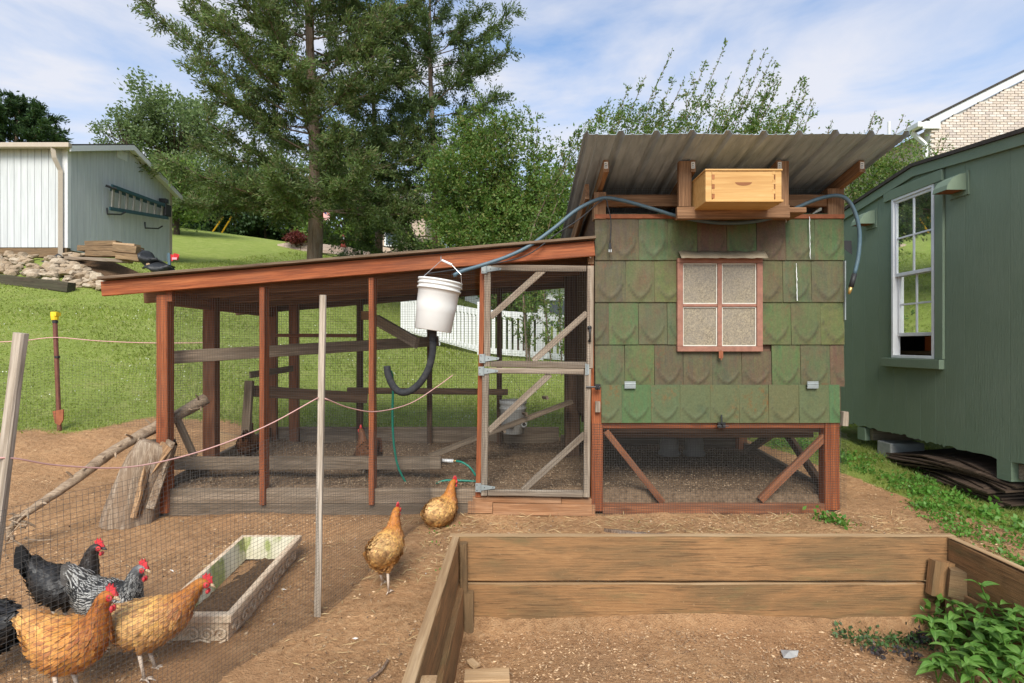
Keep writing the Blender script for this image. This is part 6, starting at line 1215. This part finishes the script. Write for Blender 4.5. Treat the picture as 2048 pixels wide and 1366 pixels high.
def cedar(name, label, base, H, prof_, nl, mat, rg, tr=.25, t0=.14, lens=.125, wid=.034, extra=(), dens=1.0, rise=(-.1, .75), trunk_mat='bark', lean=0.0):
    root = thing(name, label, 'tree', base, 'cedar trees behind the run'); base = Vector(base); rnd = random.Random(int(rg.integers(1e6)))
    tk = [base + V(lean * t_ + .10 * math.sin(t_ * 6), .08 * math.cos(t_ * 5), H * t_ - .3) for t_ in np.linspace(0, 1, 14)]
    m = rough_tube(tk, [tr * (1 - .9 * (i / 13)) for i in range(14)], 14, .05); m.build('trunk', trunk_mat, root, True)
    paths = []; PP = []; DD = []
    limbs = []
    for k in range(nl):
        t_ = t0 + (1 - t0) * (k / nl) ** 1.05; az = k * 2.39996 + rnd.uniform(-.4, .4); Lm = prof_(t_) * rnd.uniform(.72, 1.08); limbs.append((t_, az, Lm, rise[0] + (rise[1] - rise[0]) * t_ + rnd.uniform(-.12, .12)))
    limbs += list(extra)
    for (t_, az, Lm, el) in limbs:
        s = base + V(lean * t_, 0, H * t_ - .3); d = V(math.cos(az), math.sin(az), el).normalized(); pts = [s]
        for i in range(1, 6):
            f_ = i / 5; pts.append(s + d * Lm * f_ + V(rnd.uniform(-.06, .06), rnd.uniform(-.06, .06), (.10 * f_ * f_ - .04 * math.sin(f_ * 3)) * Lm))
        paths.append((pts, max(.018, tr * .16 * (1 - t_ * .5)), .008)); ns = max(5, int(Lm / .10 * dens))
        for q in range(ns):
            f_ = .22 + .80 * (q + rnd.random()) / ns; i0 = min(4, int(f_ * 5)); p = pts[i0].lerp(pts[i0 + 1], min(1.2, f_ * 5 - i0)); sl = (.85 - .45 * f_) * min(1.1, .35 + .25 * Lm) * rnd.uniform(.6, 1.15)
            sd_ = (d * rnd.uniform(.3, 1.0) + V(rnd.gauss(0, .7), rnd.gauss(0, .7), rnd.gauss(.08, .42))).normalized(); e = p + sd_ * sl
            if q % 2 == 0: paths.append(([p, p.lerp(e, .5) + V(0, 0, .02), e], .010, .003))
            n_ = int(72 * dens * (.5 + sl)); u = rg.random(n_) ** .8; pp = np.array(p) + np.outer(u, np.array(e - p)) + rg.normal(0, .055, (n_, 3)) * (.6 + .9 * u[:, None]); PP.append(pp); DD.append(np.repeat(np.array(sd_)[None], n_, 0) + np.array([0, 0, .15]))
    limb_tubes(paths).build('limb', trunk_mat, root)
    P = np.concatenate(PP); D = np.concatenate(DD); v, f = leaf_quads(P, D, lens * rg.uniform(.6, 1.3, len(P)), wid * rg.uniform(.7, 1.4, len(P)), rg, .55); o = np_mesh('crown', v, f, mat, root); o['kind'] = 'stuff'
    return len(P)
rgt = np.random.default_rng(11)
prof1 = lambda t_: np.interp(t_, [.14, .25, .4, .55, .7, .85, 1], [3.3, 3.5, 3.3, 3.6, 3.1, 2.2, .7])
cb = W(624, 545, 16); cb.z = tz(cb.x, 16)
ang = lambda dx, dy: math.atan2(dy, dx)
c1 = cedar('cedar_tree', 'large dark cedar with thick bare trunk and one long limb reaching left', cb, 12.6, prof1, 66, 'leaf_cedar', rgt, .24, .20, extra=[(.40, math.pi + .05, 5.4, .62), (.38, math.pi - .3, 4.0, .42), (.25, math.pi + .2, 4.2, .02), (.23, math.pi - .2, 4.4, -.04), (.21, .1, 4.2, -.05), (.22, -.9, 3.8, -.02), (.22, -2.2, 3.8, -.03), (.20, -1.5, 3.3, -.08)], dens=1.08)
prof2 = lambda t_: np.interp(t_, [.10, .3, .5, .7, .85, 1], [2.4, 2.6, 2.4, 2.3, 1.9, .6])
cb2 = W(866, 530, 17.5); cb2.z = tz(cb2.x, 17.5)
cedar('cedar_tree', 'narrower dark cedar to the right of the large one, thin straight trunk', cb2, 12.2, prof2, 56, 'leaf_cedar_dark', rgt, .17, .12, extra=[(.72, .15, 2.9, .5), (.62, -.2, 2.6, .35)], dens=1.0)
cb3 = W(752, 540, 19.5); cb3.z = tz(cb3.x, 19.5)
cedar('cedar_tree', 'dark cedar half hidden behind the two front cedars', cb3, 10.5, prof2, 40, 'leaf_cedar_dark', rgt, .16, .12, dens=.9)
cedar('conifer_tree', 'dark conifer top rising behind the white shed roof at far left', W(40, 420, 26), 5.2, lambda t_: np.interp(t_, [.1, .5, .8, 1], [2.6, 2.2, 1.6, .4]), 40, 'leaf_deep', rgt, .16, .3, .2, .06, dens=.85)
def broadleaf(name, label, base, H, R, zc, mat, nleaf, rg, cat='tree', group='broadleaf trees on the hill', ls=.16, nclump=46, trunk=.14, squash=.8, tmat='dark_bark', spread=.30):
    root = thing(name, label, cat, base, group); base = Vector(base); c = base + V(0, 0, zc); rnd = random.Random(int(rg.integers(1e6)))
    pts = [base + V(.05 * math.sin(i), .04 * math.cos(i * 2), (zc - R * squash * .3) * i / 6 - .2) for i in range(7)]; m = MB(); m.tube(pts, [trunk * (1 - .07 * i) for i in range(7)], 8, False); m.build('trunk', tmat, root, True)
    paths = []; cl = []
    for k in range(nclump):
        d = V(rnd.gauss(0, 1), rnd.gauss(0, 1), rnd.gauss(.1, 1)).normalized(); r_ = R * rnd.uniform(.35, 1.0) * rnd.uniform(.85, 1.12); p = c + V(d.x * r_, d.y * r_, d.z * r_ * squash); cl.append((p, d)); s = pts[-1 - rnd.randint(0, 2)]
        paths.append(([s, s.lerp(p, .5) + V(0, 0, .12 * R * .3), p], trunk * .25, .01))
    limb_tubes(paths).build('limb', tmat, root); PP = []; DD = []; n_ = nleaf // nclump
    for p, d in cl: PP.append(np.array(p) + rg.normal(0, R * spread * .62, (n_, 3)) * np.array([1, 1, .7])); DD.append(np.repeat(np.array(d + V(0, 0, -.2))[None], n_, 0))
    P = np.concatenate(PP); v, f = leaf_quads(P, np.concatenate(DD), ls * rg.uniform(.6, 1.3, len(P)), ls * .6 * rg.uniform(.7, 1.3, len(P)), rg, .9); o = np_mesh('crown', v, f, mat, root); o['kind'] = 'stuff'
def G2(px, py, Y): p = W(px, py, Y); p.z = tz(p.x, Y); return p
broadleaf('shade_tree', 'tall loose green tree behind the white shed, left of the large cedar', G2(352, 400, 27), 9, 2.6, W(0, 258, 27).z - G2(352, 400, 27).z, 'leaf_soft', 11000, rgt, ls=.17, nclump=80, squash=.8, spread=.2)
broadleaf('shade_tree', 'small loose tree top just over the shed roof ridge', G2(258, 400, 25), 6, 1.3, W(0, 272, 25).z - G2(258, 400, 25).z, 'leaf_soft', 1800, rgt, ls=.13, nclump=30, spread=.2)
broadleaf('dogwood_tree', 'pale yellow-green tree beside the far end of the white shed', G2(352, 440, 24), 4, 1.75, W(0, 385, 24).z - G2(352, 440, 24).z, 'leaf_bright', 7000, rgt, ls=.15, nclump=44, squash=.75)
far = [(400, 440, 40, 2.6, 415, 'leaf_deep', 'deep green tree at the crest beside the yellow wire guards'), (345, 440, 38, 2.0, 428, 'leaf_deep', 'dark bushy tree at the crest against the shed corner'), (470, 440, 42, 2.8, 405, 'leaf_deep', 'dark tree behind the yellow wire guards'), (530, 450, 44, 2.8, 405, 'leaf_mid', 'green tree midway along the crest between shed and cedar trunk'), (590, 460, 43, 2.6, 415, 'leaf_deep', 'dark tree just left of the cedar trunk'), (690, 470, 37, 2.7, 430, 'leaf_bright', 'bright green tree right of the cedar trunk'), (735, 480, 40, 2.4, 440, 'leaf_bright', 'bright green tree left of the tan house'), (650, 460, 46, 3.0, 395, 'leaf_mid', 'taller green tree behind the cedar trunk'), (900, 480, 45, 3.6, 420, 'leaf_mid', 'green tree far behind the narrower cedar'), (1010, 500, 40, 3.2, 430, 'leaf_mid', 'green tree far behind the flowering shrub, left part'), (1110, 500, 42, 3.2, 450, 'leaf_bright', 'bright tree low behind the shrub beside the coop roof'), (435, 450, 49, 3.4, 380, 'leaf_mid', 'taller mid green tree behind the dark crest trees'), (555, 450, 50, 3.4, 385, 'leaf_mid', 'taller tree behind the crest left of the cedar trunk'), (780, 480, 44, 3.2, 425, 'leaf_deep', 'dark tree behind the tan house gable'), (340, 440, 33, 2.2, 372, 'leaf_bright', 'yellow-green tree top behind the shed eave')]
for (px, py, Y, R, pc, mt_, lb) in far:
    b = G2(px, py, Y); broadleaf('far_tree', lb, b, 6, R, max(R * .75, W(0, pc, Y).z - b.z), mt_, 5200, rgt, ls=.26, nclump=34, squash=.95)
broadleaf('maple_bush', 'low dark red maple bush on the paver wall', W(592, 484, 25.7), 1, .55, .18, 'leaf_maroon', 1600, rgt, 'bush', 'bushes', ls=.10, nclump=24, trunk=.04, squash=.45)
# understory that closes the crest under the trees
P = []; 
for k in range(16000):
    px = rgt.uniform(318, 800); Y = rgt.uniform(44, 50); p = G2(px, 440, Y); P.append((p.x, p.y, p.z + rgt.uniform(0, 2.6) * rgt.uniform(.5, 1)))
P = np.array(P); v, f = leaf_quads(P, np.tile([0, -.3, .3], (len(P), 1)), .45, .3, rgt, .9); o = np_mesh('understory', v, f, 'leaf_deep'); tag(o, 'dark undergrowth along the hill crest', 'undergrowth', kind='stuff')
def shrub(name, label, base, stems, mat, rg, leafL=.055, cat='shrub', r0=.022, dens=1.0, group='tall shrubs behind the coop', clumps=()):
    """stems: list of (start offset, tip point) with leafy side twigs; young shoots at the top"""
    root = thing(name, label, cat, base, group); base = Vector(base); rnd = random.Random(int(rg.integers(1e6))); paths = []; PP = []; DD = []
    for (off, tip, bend, fill) in stems:
        s = base + off; mid = s.lerp(tip, .5) + bend; pts = spline([s, mid, tip], 8); paths.append((pts, r0 * rnd.uniform(.6, 1.2), .004)); n_ = len(pts); Lt = (tip - s).length
        for i in range(2, n_):
            p = pts[i]; d = (pts[i] - pts[i - 1]).normalized(); f_ = i / n_
            k = int(fill * rnd.uniform(2, 5) * (1 if f_ < .82 else .5))
            for q in range(k):
                tl = rnd.uniform(.18, .62) * (1.25 - f_) * Lt * .22; td = (d * rnd.uniform(.5, 1.0) + V(rnd.gauss(0, .6), rnd.gauss(0, .6), rnd.gauss(.15, .4))).normalized(); e = p + td * tl
                if q % 2 == 0: paths.append(([p, p.lerp(e, .5) + V(0, 0, .01), e], .006, .002))
                nl_ = int(dens * (8 + tl * 55)); u = rg.random(nl_); PP.append(np.array(p) + np.outer(u, np.array(e - p)) + rg.normal(0, .028, (nl_, 3))); DD.append(np.repeat(np.array(td)[None], nl_, 0))
            nl_ = int(10 * dens); u = rg.random(nl_); PP.append(np.array(pts[i-1]) + np.outer(u, np.array(pts[i] - pts[i-1])) + rg.normal(0, .014, (nl_, 3))); DD.append(np.repeat(np.array(d)[None], nl_, 0))
    for (q, r_, nn_) in clumps: PP.append(np.array(q) + rg.normal(0, r_, (nn_, 3)) * np.array([1, .8, .8])); DD.append(np.tile([0, 0, .3], (nn_, 1)))
    limb_tubes(paths).build('stem', 'bark', root); P = np.concatenate(PP); v, f = leaf_quads(P, np.concatenate(DD), leafL * rg.uniform(.6, 1.4, len(P)), leafL * .5 * rg.uniform(.7, 1.3, len(P)), rg, .75)
    o = np_mesh('foliage', v, f, mat, root); o['kind'] = 'stuff'
def stems_px(base, Y, tips, dY=.5, jb=.25, fill=1.0, lean=None):
    out = []
    for (px, py, fl_) in tips:
        t_ = W(px, py, Y + random.uniform(-dY, dY)); out.append((V(random.uniform(-.25, .25), random.uniform(-.2, .2), 0) if lean is None else V((px - lean - CX) * Y / F - base.x + random.uniform(-.2, .2), random.uniform(-.4, .4), 0), t_, V(random.uniform(-jb, jb) - (0 if lean is None else .55), random.uniform(-jb, jb), random.uniform(0, .3)), fl_ * fill))
    return out
b = G2(1050, 700, 14.2)
shrub('crape_shrub', 'tall leafy green shrub between the cedars and the coop roof', b, stems_px(b, 14.2, [(950, 190, .8), (920, 225, .9), (985, 230, .9), (880, 290, 1), (865, 330, 1), (905, 300, 1), (1010, 235, .7), (1060, 232, .6), (1075, 236, .4), (1020, 280, 1), (960, 270, 1), (1000, 330, 1), (1060, 340, 1), (1100, 300, .8), (1090, 350, 1), (1130, 290, .7), (1140, 340, 1), (1150, 270, .5), (930, 360, 1), (880, 400, 1), (970, 400, 1), (1040, 420, 1), (1100, 430, 1), (1140, 420, 1), (860, 440, 1), (920, 450, 1), (1000, 460, 1), (1160, 380, .8), (940, 320, 1), (1000, 380, 1), (1075, 390, 1), (900, 430, 1), (1060, 460, 1)], .8, .3, 2.0), 'leaf_privet', rgt, .085, dens=1.3, clumps=[(W(rgt.uniform(868, 1150), rgt.uniform(300, 500), rgt.uniform(13.5, 15)), rgt.uniform(.16, .34), 230) for _ in range(95)] + [(W(rgt.uniform(905, 1050), rgt.uniform(235, 320), rgt.uniform(13.8, 14.8)), rgt.uniform(.14, .24), 120) for _ in range(34)])
b = G2(1400, 720, 10.5)
shrub('crape_shrub', 'spiky green shrub with long upright shoots above the metal roof', b, stems_px(b, 10.5, [(1190, 235, .5), (1215, 215, .5), (1255, 180, .45), (1292, 150, .35), (1310, 190, .5), (1345, 98, .16), (1345, 165, .4), (1368, 160, .4), (1405, 140, .35), (1450, 92, .28), (1460, 150, .15), (1420, 180, .6), (1510, 98, .2), (1532, 98, .22), (1545, 115, .3), (1550, 135, .4), (1548, 165, .5), (1560, 165, .4), (1595, 168, .35), (1602, 180, .35), (1610, 188, .35), (1626, 195, .3), (1628, 205, .3), (1500, 170, .6), (1480, 200, .7), (1530, 200, .7), (1570, 215, .6), (1390, 200, .7), (1330, 220, .7), (1280, 220, .6), (1240, 240, .6), (1440, 230, .8), (1360, 240, .8), (1500, 245, .8), (1585, 240, .7), (1170, 250, .4), (1300, 245, .7)], .6, .15, 1.9, 110), 'leaf_privet', rgt, .058, dens=1.7, clumps=[(W(rgt.uniform(1180, 1620), rgt.uniform(215, 290), rgt.uniform(10, 11)), rgt.uniform(.07, .14), 60) for _ in range(70)])
b = G2(1790, 700, 9.2)
shrub('crape_shrub', 'mottled green shrub between the metal roof and the brick house', b, stems_px(b, 9.2, [(1665, 240, .3), (1660, 255, .4), (1750, 222, .3), (1765, 240, .35), (1808, 228, .25), (1815, 250, .4), (1740, 250, .5), (1895, 268, .35), (1880, 285, .5), (1850, 300, .6), (1890, 305, .4), (1820, 290, .8), (1780, 300, .9), (1740, 330, 1), (1720, 360, 1), (1760, 370, 1), (1800, 340, 1), (1840, 330, .8), (1710, 390, 1), (1760, 400, 1), (1800, 390, .8)], .5, .15, 1.6, 60), 'leaf_privet', rgt, .05, dens=1.2, clumps=[(W(rgt.uniform(1700, 1850), rgt.uniform(300, 420), rgt.uniform(8.8, 9.6)), rgt.uniform(.07, .15), 110) for _ in range(60)])
# ---------------------------------------------------------------- grass on the lawn
rg = np.random.default_rng(3); NB = 170000
u = rg.random(NB); Yb = 4.4 * (26 / 4.4) ** (u ** 1.15); Xb = rg.uniform(-.98, .95, NB) * Yb; ok = (dirt_mask(Xb, Yb) + rg.normal(0, .10, NB)) < .5
foot = ((Xb > -2.7) & (Xb < 2.5) & (Yb < 6.05)) | ((Xb > 3.55) & (Yb < 6.7)) | ((Xb < -9.9) & (Yb > 11.1)) | ((Xb < -8.1) & (Yb > 11.0) & (Yb < 12.4)); ok &= ~foot
Xb, Yb = Xb[ok], Yb[ok]; Zb = TZ(Xb, Yb); n = len(Xb); hgt = (.020 + .0026 * Yb) * rg.uniform(.6, 1.5, n); patch = .75 + .5 * np.sin(Xb * 1.3 + 2 * np.sin(Yb * .9)) * np.sin(Yb * 1.1); hgt *= np.clip(patch, .5, 1.3); az = rg.uniform(0, 6.28, n); wd = (.0035 + .0011 * Yb); ln = rg.normal(0, .45, (n, 2))
base_ = np.stack([Xb, Yb, Zb - .004], 1); sv = np.stack([np.cos(az), np.sin(az), np.zeros(n)], 1) * wd[:, None]; tipv = np.stack([ln[:, 0] * hgt, ln[:, 1] * hgt, hgt], 1)
v = np.stack([base_ - sv, base_ + sv, base_ + tipv], 1).reshape(-1, 3); o = np_mesh('grass', v, np.arange(3 * n).reshape(n, 3), 'grass_blade'); tag(o, 'short green lawn grass rising behind the run', 'grass', kind='stuff')
NV = 16000; Xv = rg.uniform(2.6, 4.3, NV); Yv = rg.uniform(2.7, 6.0, NV); ok = ((dirt_mask(Xv, Yv) + rg.normal(0, .16, NV)) < .5) & (np.sin(Xv * 5 + Yv * 3) + np.sin(Yv * 7.1) + rg.normal(0, .8, NV) > -.6); Xv, Yv = Xv[ok], Yv[ok]; n = len(Xv)
hv = .035 * rg.uniform(.5, 1.5, n); az = rg.uniform(0, 6.28, n); bv = np.stack([Xv, Yv, TZ(Xv, Yv) - .003], 1); sv = np.stack([np.cos(az), np.sin(az), np.zeros(n)], 1) * .004; tv = np.stack([rg.normal(0, .5, n) * hv, rg.normal(0, .5, n) * hv, hv], 1)
o = np_mesh('verge_grass', np.stack([bv - sv, bv + sv, bv + tv], 1).reshape(-1, 3), np.arange(3 * n).reshape(n, 3), 'grass_blade'); tag(o, 'short patchy grass on the verge beside the green shed', 'grass', kind='stuff')
nf_ = 1900; Yb = 5.2 * (13 / 5.2) ** rg.random(nf_); Xb = rg.uniform(-.97, .3, nf_) * Yb; ok = (dirt_mask(Xb, Yb) < .3) & (np.sin(Xb * 1.7) * np.sin(Yb * 1.3 + 1) + rg.normal(0, .4, nf_) > .0) & ~((Xb > -2.7) & (Xb < 2.5) & (Yb < 6.05)) & ~((Xb < -8.1) & (Yb > 11)); Xb, Yb = Xb[ok], Yb[ok]; P = np.stack([Xb, Yb, TZ(Xb, Yb) + .055], 1)
v, f = leaf_quads(P, np.tile([0, 0, 1.], (len(P), 1)), .010 + .0008 * Yb, .010 + .0008 * Yb, rg, .8); o = np_mesh('clover', v, f, 'clover_flower'); tag(o, 'tiny white clover flowers dotted over the lawn', 'clover', kind='stuff')
# ---------------------------------------------------------------- chips, straw and crumbs on the soil
def scatter_chips(name, label, n, xr, yr, mat, L, Wd, zf_, rg, mask=None):
    Yc = yr[0] * (yr[1] / yr[0]) ** rg.random(n); Xc = rg.uniform(xr[0], xr[1], n); ok = np.abs(Xc) < Yc * 1.0 + .2
    if mask is not None: ok &= mask(Xc, Yc)
    Xc, Yc = Xc[ok], Yc[ok]; n = len(Xc); P = np.stack([Xc, Yc, zf_(Xc, Yc) + .003], 1); az = rg.uniform(0, 6.28, n); D = np.stack([np.cos(az), np.sin(az), rg.normal(.05, .15, n)], 1)
    v, f = leaf_quads(P, D, L * rg.uniform(.4, 1.6, n), Wd * rg.uniform(.5, 1.5, n), rg, .12); o = np_mesh(name, v, f, mat); tag(o, label, name.replace('_', ' '), kind='stuff')
outb = lambda x_, y_: ~((x_ > -.36) & (x_ < 2.28) & (y_ < 2.88)) & ~((x_ > -2.65) & (x_ < 2.45) & (y_ > 4.0)) & (dirt_mask(x_, y_) > .45)
cl_ = lambda x_, y_: outb(x_, y_) & (np.sin(x_ * 2.1 + 1) * np.sin(y_ * 2.7) + rg.normal(0, .5, len(x_)) > -.25)
scatter_chips('wood_chips', 'small wood chips strewn over the bare yard', 75000, (-4.5, 3.5), (1.3, 5.6), 'chip', .015, .006, TZ, rg, cl_)
scatter_chips('bed_chips', 'small wood chips strewn over the soil inside the raised bed', 22000, (-.25, 2.2), (1.3, 2.79), 'chip', .014, .0055, lambda x_, y_: -.185 + .018 * np.sin(x_ * 3 + y_ * 2), rg)
scatter_chips('straw', 'loose straw scattered in front of the coop', 2800, (-.9, 2.8), (3.05, 4.0), 'straw', .075, .0035, lambda x_, y_: TZ(x_, y_) + .006, rg, outb)
scatter_chips('straw', 'loose straw scattered between the netting and the raised bed', 420, (-1.9, -.4), (1.7, 3.6), 'straw', .07, .0035, lambda x_, y_: TZ(x_, y_) + .005, rg, outb)
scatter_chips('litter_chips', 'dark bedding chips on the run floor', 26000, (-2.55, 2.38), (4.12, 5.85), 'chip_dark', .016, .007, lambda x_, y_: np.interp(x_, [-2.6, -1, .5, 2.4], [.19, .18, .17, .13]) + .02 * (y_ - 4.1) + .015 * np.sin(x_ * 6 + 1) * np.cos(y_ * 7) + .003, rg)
scatter_chips('dropped_feathers', 'small pale feathers dropped on the yard soil', 34, (-2.2, 1.0), (1.8, 4.0), 'feather_white', .022, .007, lambda x_, y_: TZ(x_, y_) + .006, rg, outb)
xx, yy = rg.uniform(-2.6, 2.3, 120), rg.uniform(1.4, 3.9, 120)
scatter_chips('soil_crumbs', 'dark clods and crumbs on the soil', 5000, (-3.5, 3.2), (1.3, 4.0), 'chip_dark', .014, .011, lambda x_, y_: TZ(x_, y_) + .002, rg, outb)
# ---------------------------------------------------------------- leafy weeds
def leaf_mesh(L, Wd):
    n_ = 6; vs = []; fs = []
    for i in range(n_ + 1):
        t_ = i / n_; w_ = Wd * .5 * (math.sin(math.pi * min(1, t_ ** .75)) ** .85 if 0 < t_ < 1 else .02); z_ = L * (.10 * math.sin(t_ * math.pi) - .22 * t_ * t_); vs += [(L * t_, -w_, z_ + w_ * .32), (L * t_, 0, z_), (L * t_, w_, z_ + w_ * .32)]
    for i in range(n_): a = i * 3; fs += [(a, a+3, a+4, a+1), (a+1, a+4, a+5, a+2)]
    me = bpy.data.meshes.new('leaf'); me.from_pydata(vs, [], fs); me.polygons.foreach_set('use_smooth', [True] * len(fs)); me.materials.append(MAT('leaf_plant')); return me
lms = [leaf_mesh(.085, .036), leaf_mesh(.07, .032), leaf_mesh(.05, .024), leaf_mesh(.10, .042)]
rw = random.Random(4)
WP = [(1975, 1262, 2.55, .30), (2040, 1250, 2.5, .33), (1925, 1268, 2.55, .22), (1880, 1290, 2.5, .17), (1935, 1305, 2.42, .22), (1995, 1300, 2.4, .26), (2045, 1310, 2.38, .28), (1905, 1330, 2.36, .16), (1860, 1345, 2.34, .11), (1965, 1345, 2.3, .22), (2025, 1350, 2.28, .25), (1930, 1366, 2.25, .17), (2062, 1362, 2.22, .26), (1985, 1385, 2.2, .2), (2010, 1275, 2.46, .32), (1950, 1285, 2.48, .26)]
for i, (px, py, Y, h) in enumerate(WP):
    c = W(px + 16, py, Y); c.z = -.185; wp = thing('leafy_weed', 'bright green broad-leaved weed in the clump at the lower right corner of the bed', 'weed', c, 'weed clump in the raised bed')
    m = MB(); lv = []
    for s_ in range(3):
        a = rw.uniform(0, 6.28); top_ = c + V(math.cos(a) * h * .35, math.sin(a) * h * .35, h * rw.uniform(.7, 1.05)); pts = spline([c, c.lerp(top_, .55) + V(0, 0, .01), top_], 4); m.tube(pts, .0035, 5, False)
        for q in range(3):
            p = pts[len(pts) - 1 - q * 2]; k_ = 4 if q == 0 else 2
            for e in range(k_): lv.append((p, a + q * 1.57 + e * 6.283 / k_ + rw.uniform(-.25, .25), (2 if q == 0 and e % 2 else (0 if q == 0 else 3)), rw.uniform(.0, .55) if q == 0 else rw.uniform(-.1, .3)))
    m.build('stem', 'leaf_weed', wp)
    for (p, a, k_, el) in lv:
        o = bpy.data.objects.new('leaf', lms[k_]); COL.objects.link(o); o.parent = wp; o.location = p - c; o.rotation_euler = (rw.uniform(-.3, .3), -el, a); o.scale = (rw.uniform(.65, 1.0),) * 3
def ground_weeds(name, label, pts, spread, n, L, mat, zf_, hh=.04):
    PP = []
    for (x_, y_) in pts: q = rg.normal(0, spread, (n, 2)) + np.array([x_, y_]); PP.append(np.stack([q[:, 0], q[:, 1], zf_(q[:, 0], q[:, 1]) + np.abs(rg.normal(0, hh, n))], 1))
    P = np.concatenate(PP); v, f = leaf_quads(P, np.tile([0, 0, .5], (len(P), 1)), L * rg.uniform(.6, 1.4, len(P)), L * .6 * rg.uniform(.6, 1.4, len(P)), rg, .9); o = np_mesh(name, v, f, mat); tag(o, label, 'weeds', kind='stuff')
bz = lambda x_, y_: -.185 + .018 * np.sin(x_ * 3 + y_ * 2)
ground_weeds('creeping_weed', 'creeping green weed at the foot of the back bed plank', [(W(px, 0, 2.72).x, 2.72 + random.uniform(-.08, .03)) for px in (1690, 1715, 1740, 1765, 1785, 1800, 1830)], .035, 60, .022, 'leaf_creeper', bz, .02)
ground_weeds('purple_weed', 'low dark purple weed tufts on the bed soil', [(W(1758, 0, 2.56).x, 2.56), (W(1815, 0, 2.55).x, 2.55), (W(1840, 0, 2.66).x, 2.68), (W(1860, 0, 2.66).x, 2.7)], .025, 70, .022, 'leaf_purple', bz, .018)
ground_weeds('corner_weed', 'small green weed growing in the bed corner below the block', [(2.12, 2.72), (2.16, 2.66), (2.08, 2.74)], .03, 70, .04, 'leaf_weed', bz, .07)
gw_pts = []
for k in range(50):
    y_ = rg.uniform(2.95, 5.6); x0_ = np.interp(y_, [2.9, 3.4, 4.2, 5.0, 5.6], [2.62, 2.75, 3.05, 3.1, 2.95]); x_ = x0_ + abs(rg.normal(0, .35)); 
    if x_ < 4.1: gw_pts.append((x_, y_))
ground_weeds('weed_patch', 'patchy green weeds growing along the side of the green shed', gw_pts, .055, 60, .026, 'leaf_weed', TZ, .018)
ground_weeds('weed_patch', 'leafy green weeds around the plywood pile', [(3.25, 4.35), (3.3, 4.1), (3.35, 3.85), (3.2, 4.65), (3.1, 5.2), (3.15, 5.35), (3.35, 3.6), (3.45, 3.4), (3.0, 5.6), (2.9, 5.75), (2.8, 5.8), (3.05, 5.75)], .07, 90, .04, 'leaf_weed', TZ, .04)
ground_weeds('post_weed', 'small bright weed at the foot of the right coop post', [(W(1645, 0, 3.9).x, 3.9), (W(1665, 0, 3.85).x, 3.85), (W(1680, 0, 3.8).x, 3.8)], .035, 50, .035, 'leaf_weed', TZ, .03)
ground_weeds('sprouts', 'tiny green sprouts on the yard soil', [(rg.uniform(-.6, 3), rg.uniform(2.9, 4.0)) for _ in range(26)], .02, 6, .018, 'leaf_weed', TZ, .008)
# bark strip on the ground
o = rough_tube(spline([W(1208, 1030, 3.72), W(1260, 1035, 3.68), W(1320, 1040, 3.64), W(1362, 1044, 3.6)], 5), [.02] * 16, 7, .3).build('bark_strip', 'bark', None, True); o.location.z = tz(o.location.x, o.location.y) + .012; tag(o, 'long strip of dark bark lying in the straw before the coop', 'bark')
rubble = [(-1.2, 2.2), (-.7, 2.5), (-.95, 1.95), (-.55, 3.2)]
for i, (x_, y_) in enumerate([(-.62, 2.32)]):
    m = MB().tube(spline([V(x_, y_, tz(x_, y_) + .008), V(x_ + .04, y_ + .07, tz(x_, y_) + .012), V(x_ + .05, y_ + .14, tz(x_, y_) + .012)], 3), .007, 6); o = m.build('stick', 'bark'); tag(o, 'short dark stick on the soil left of the raised bed', 'stick')
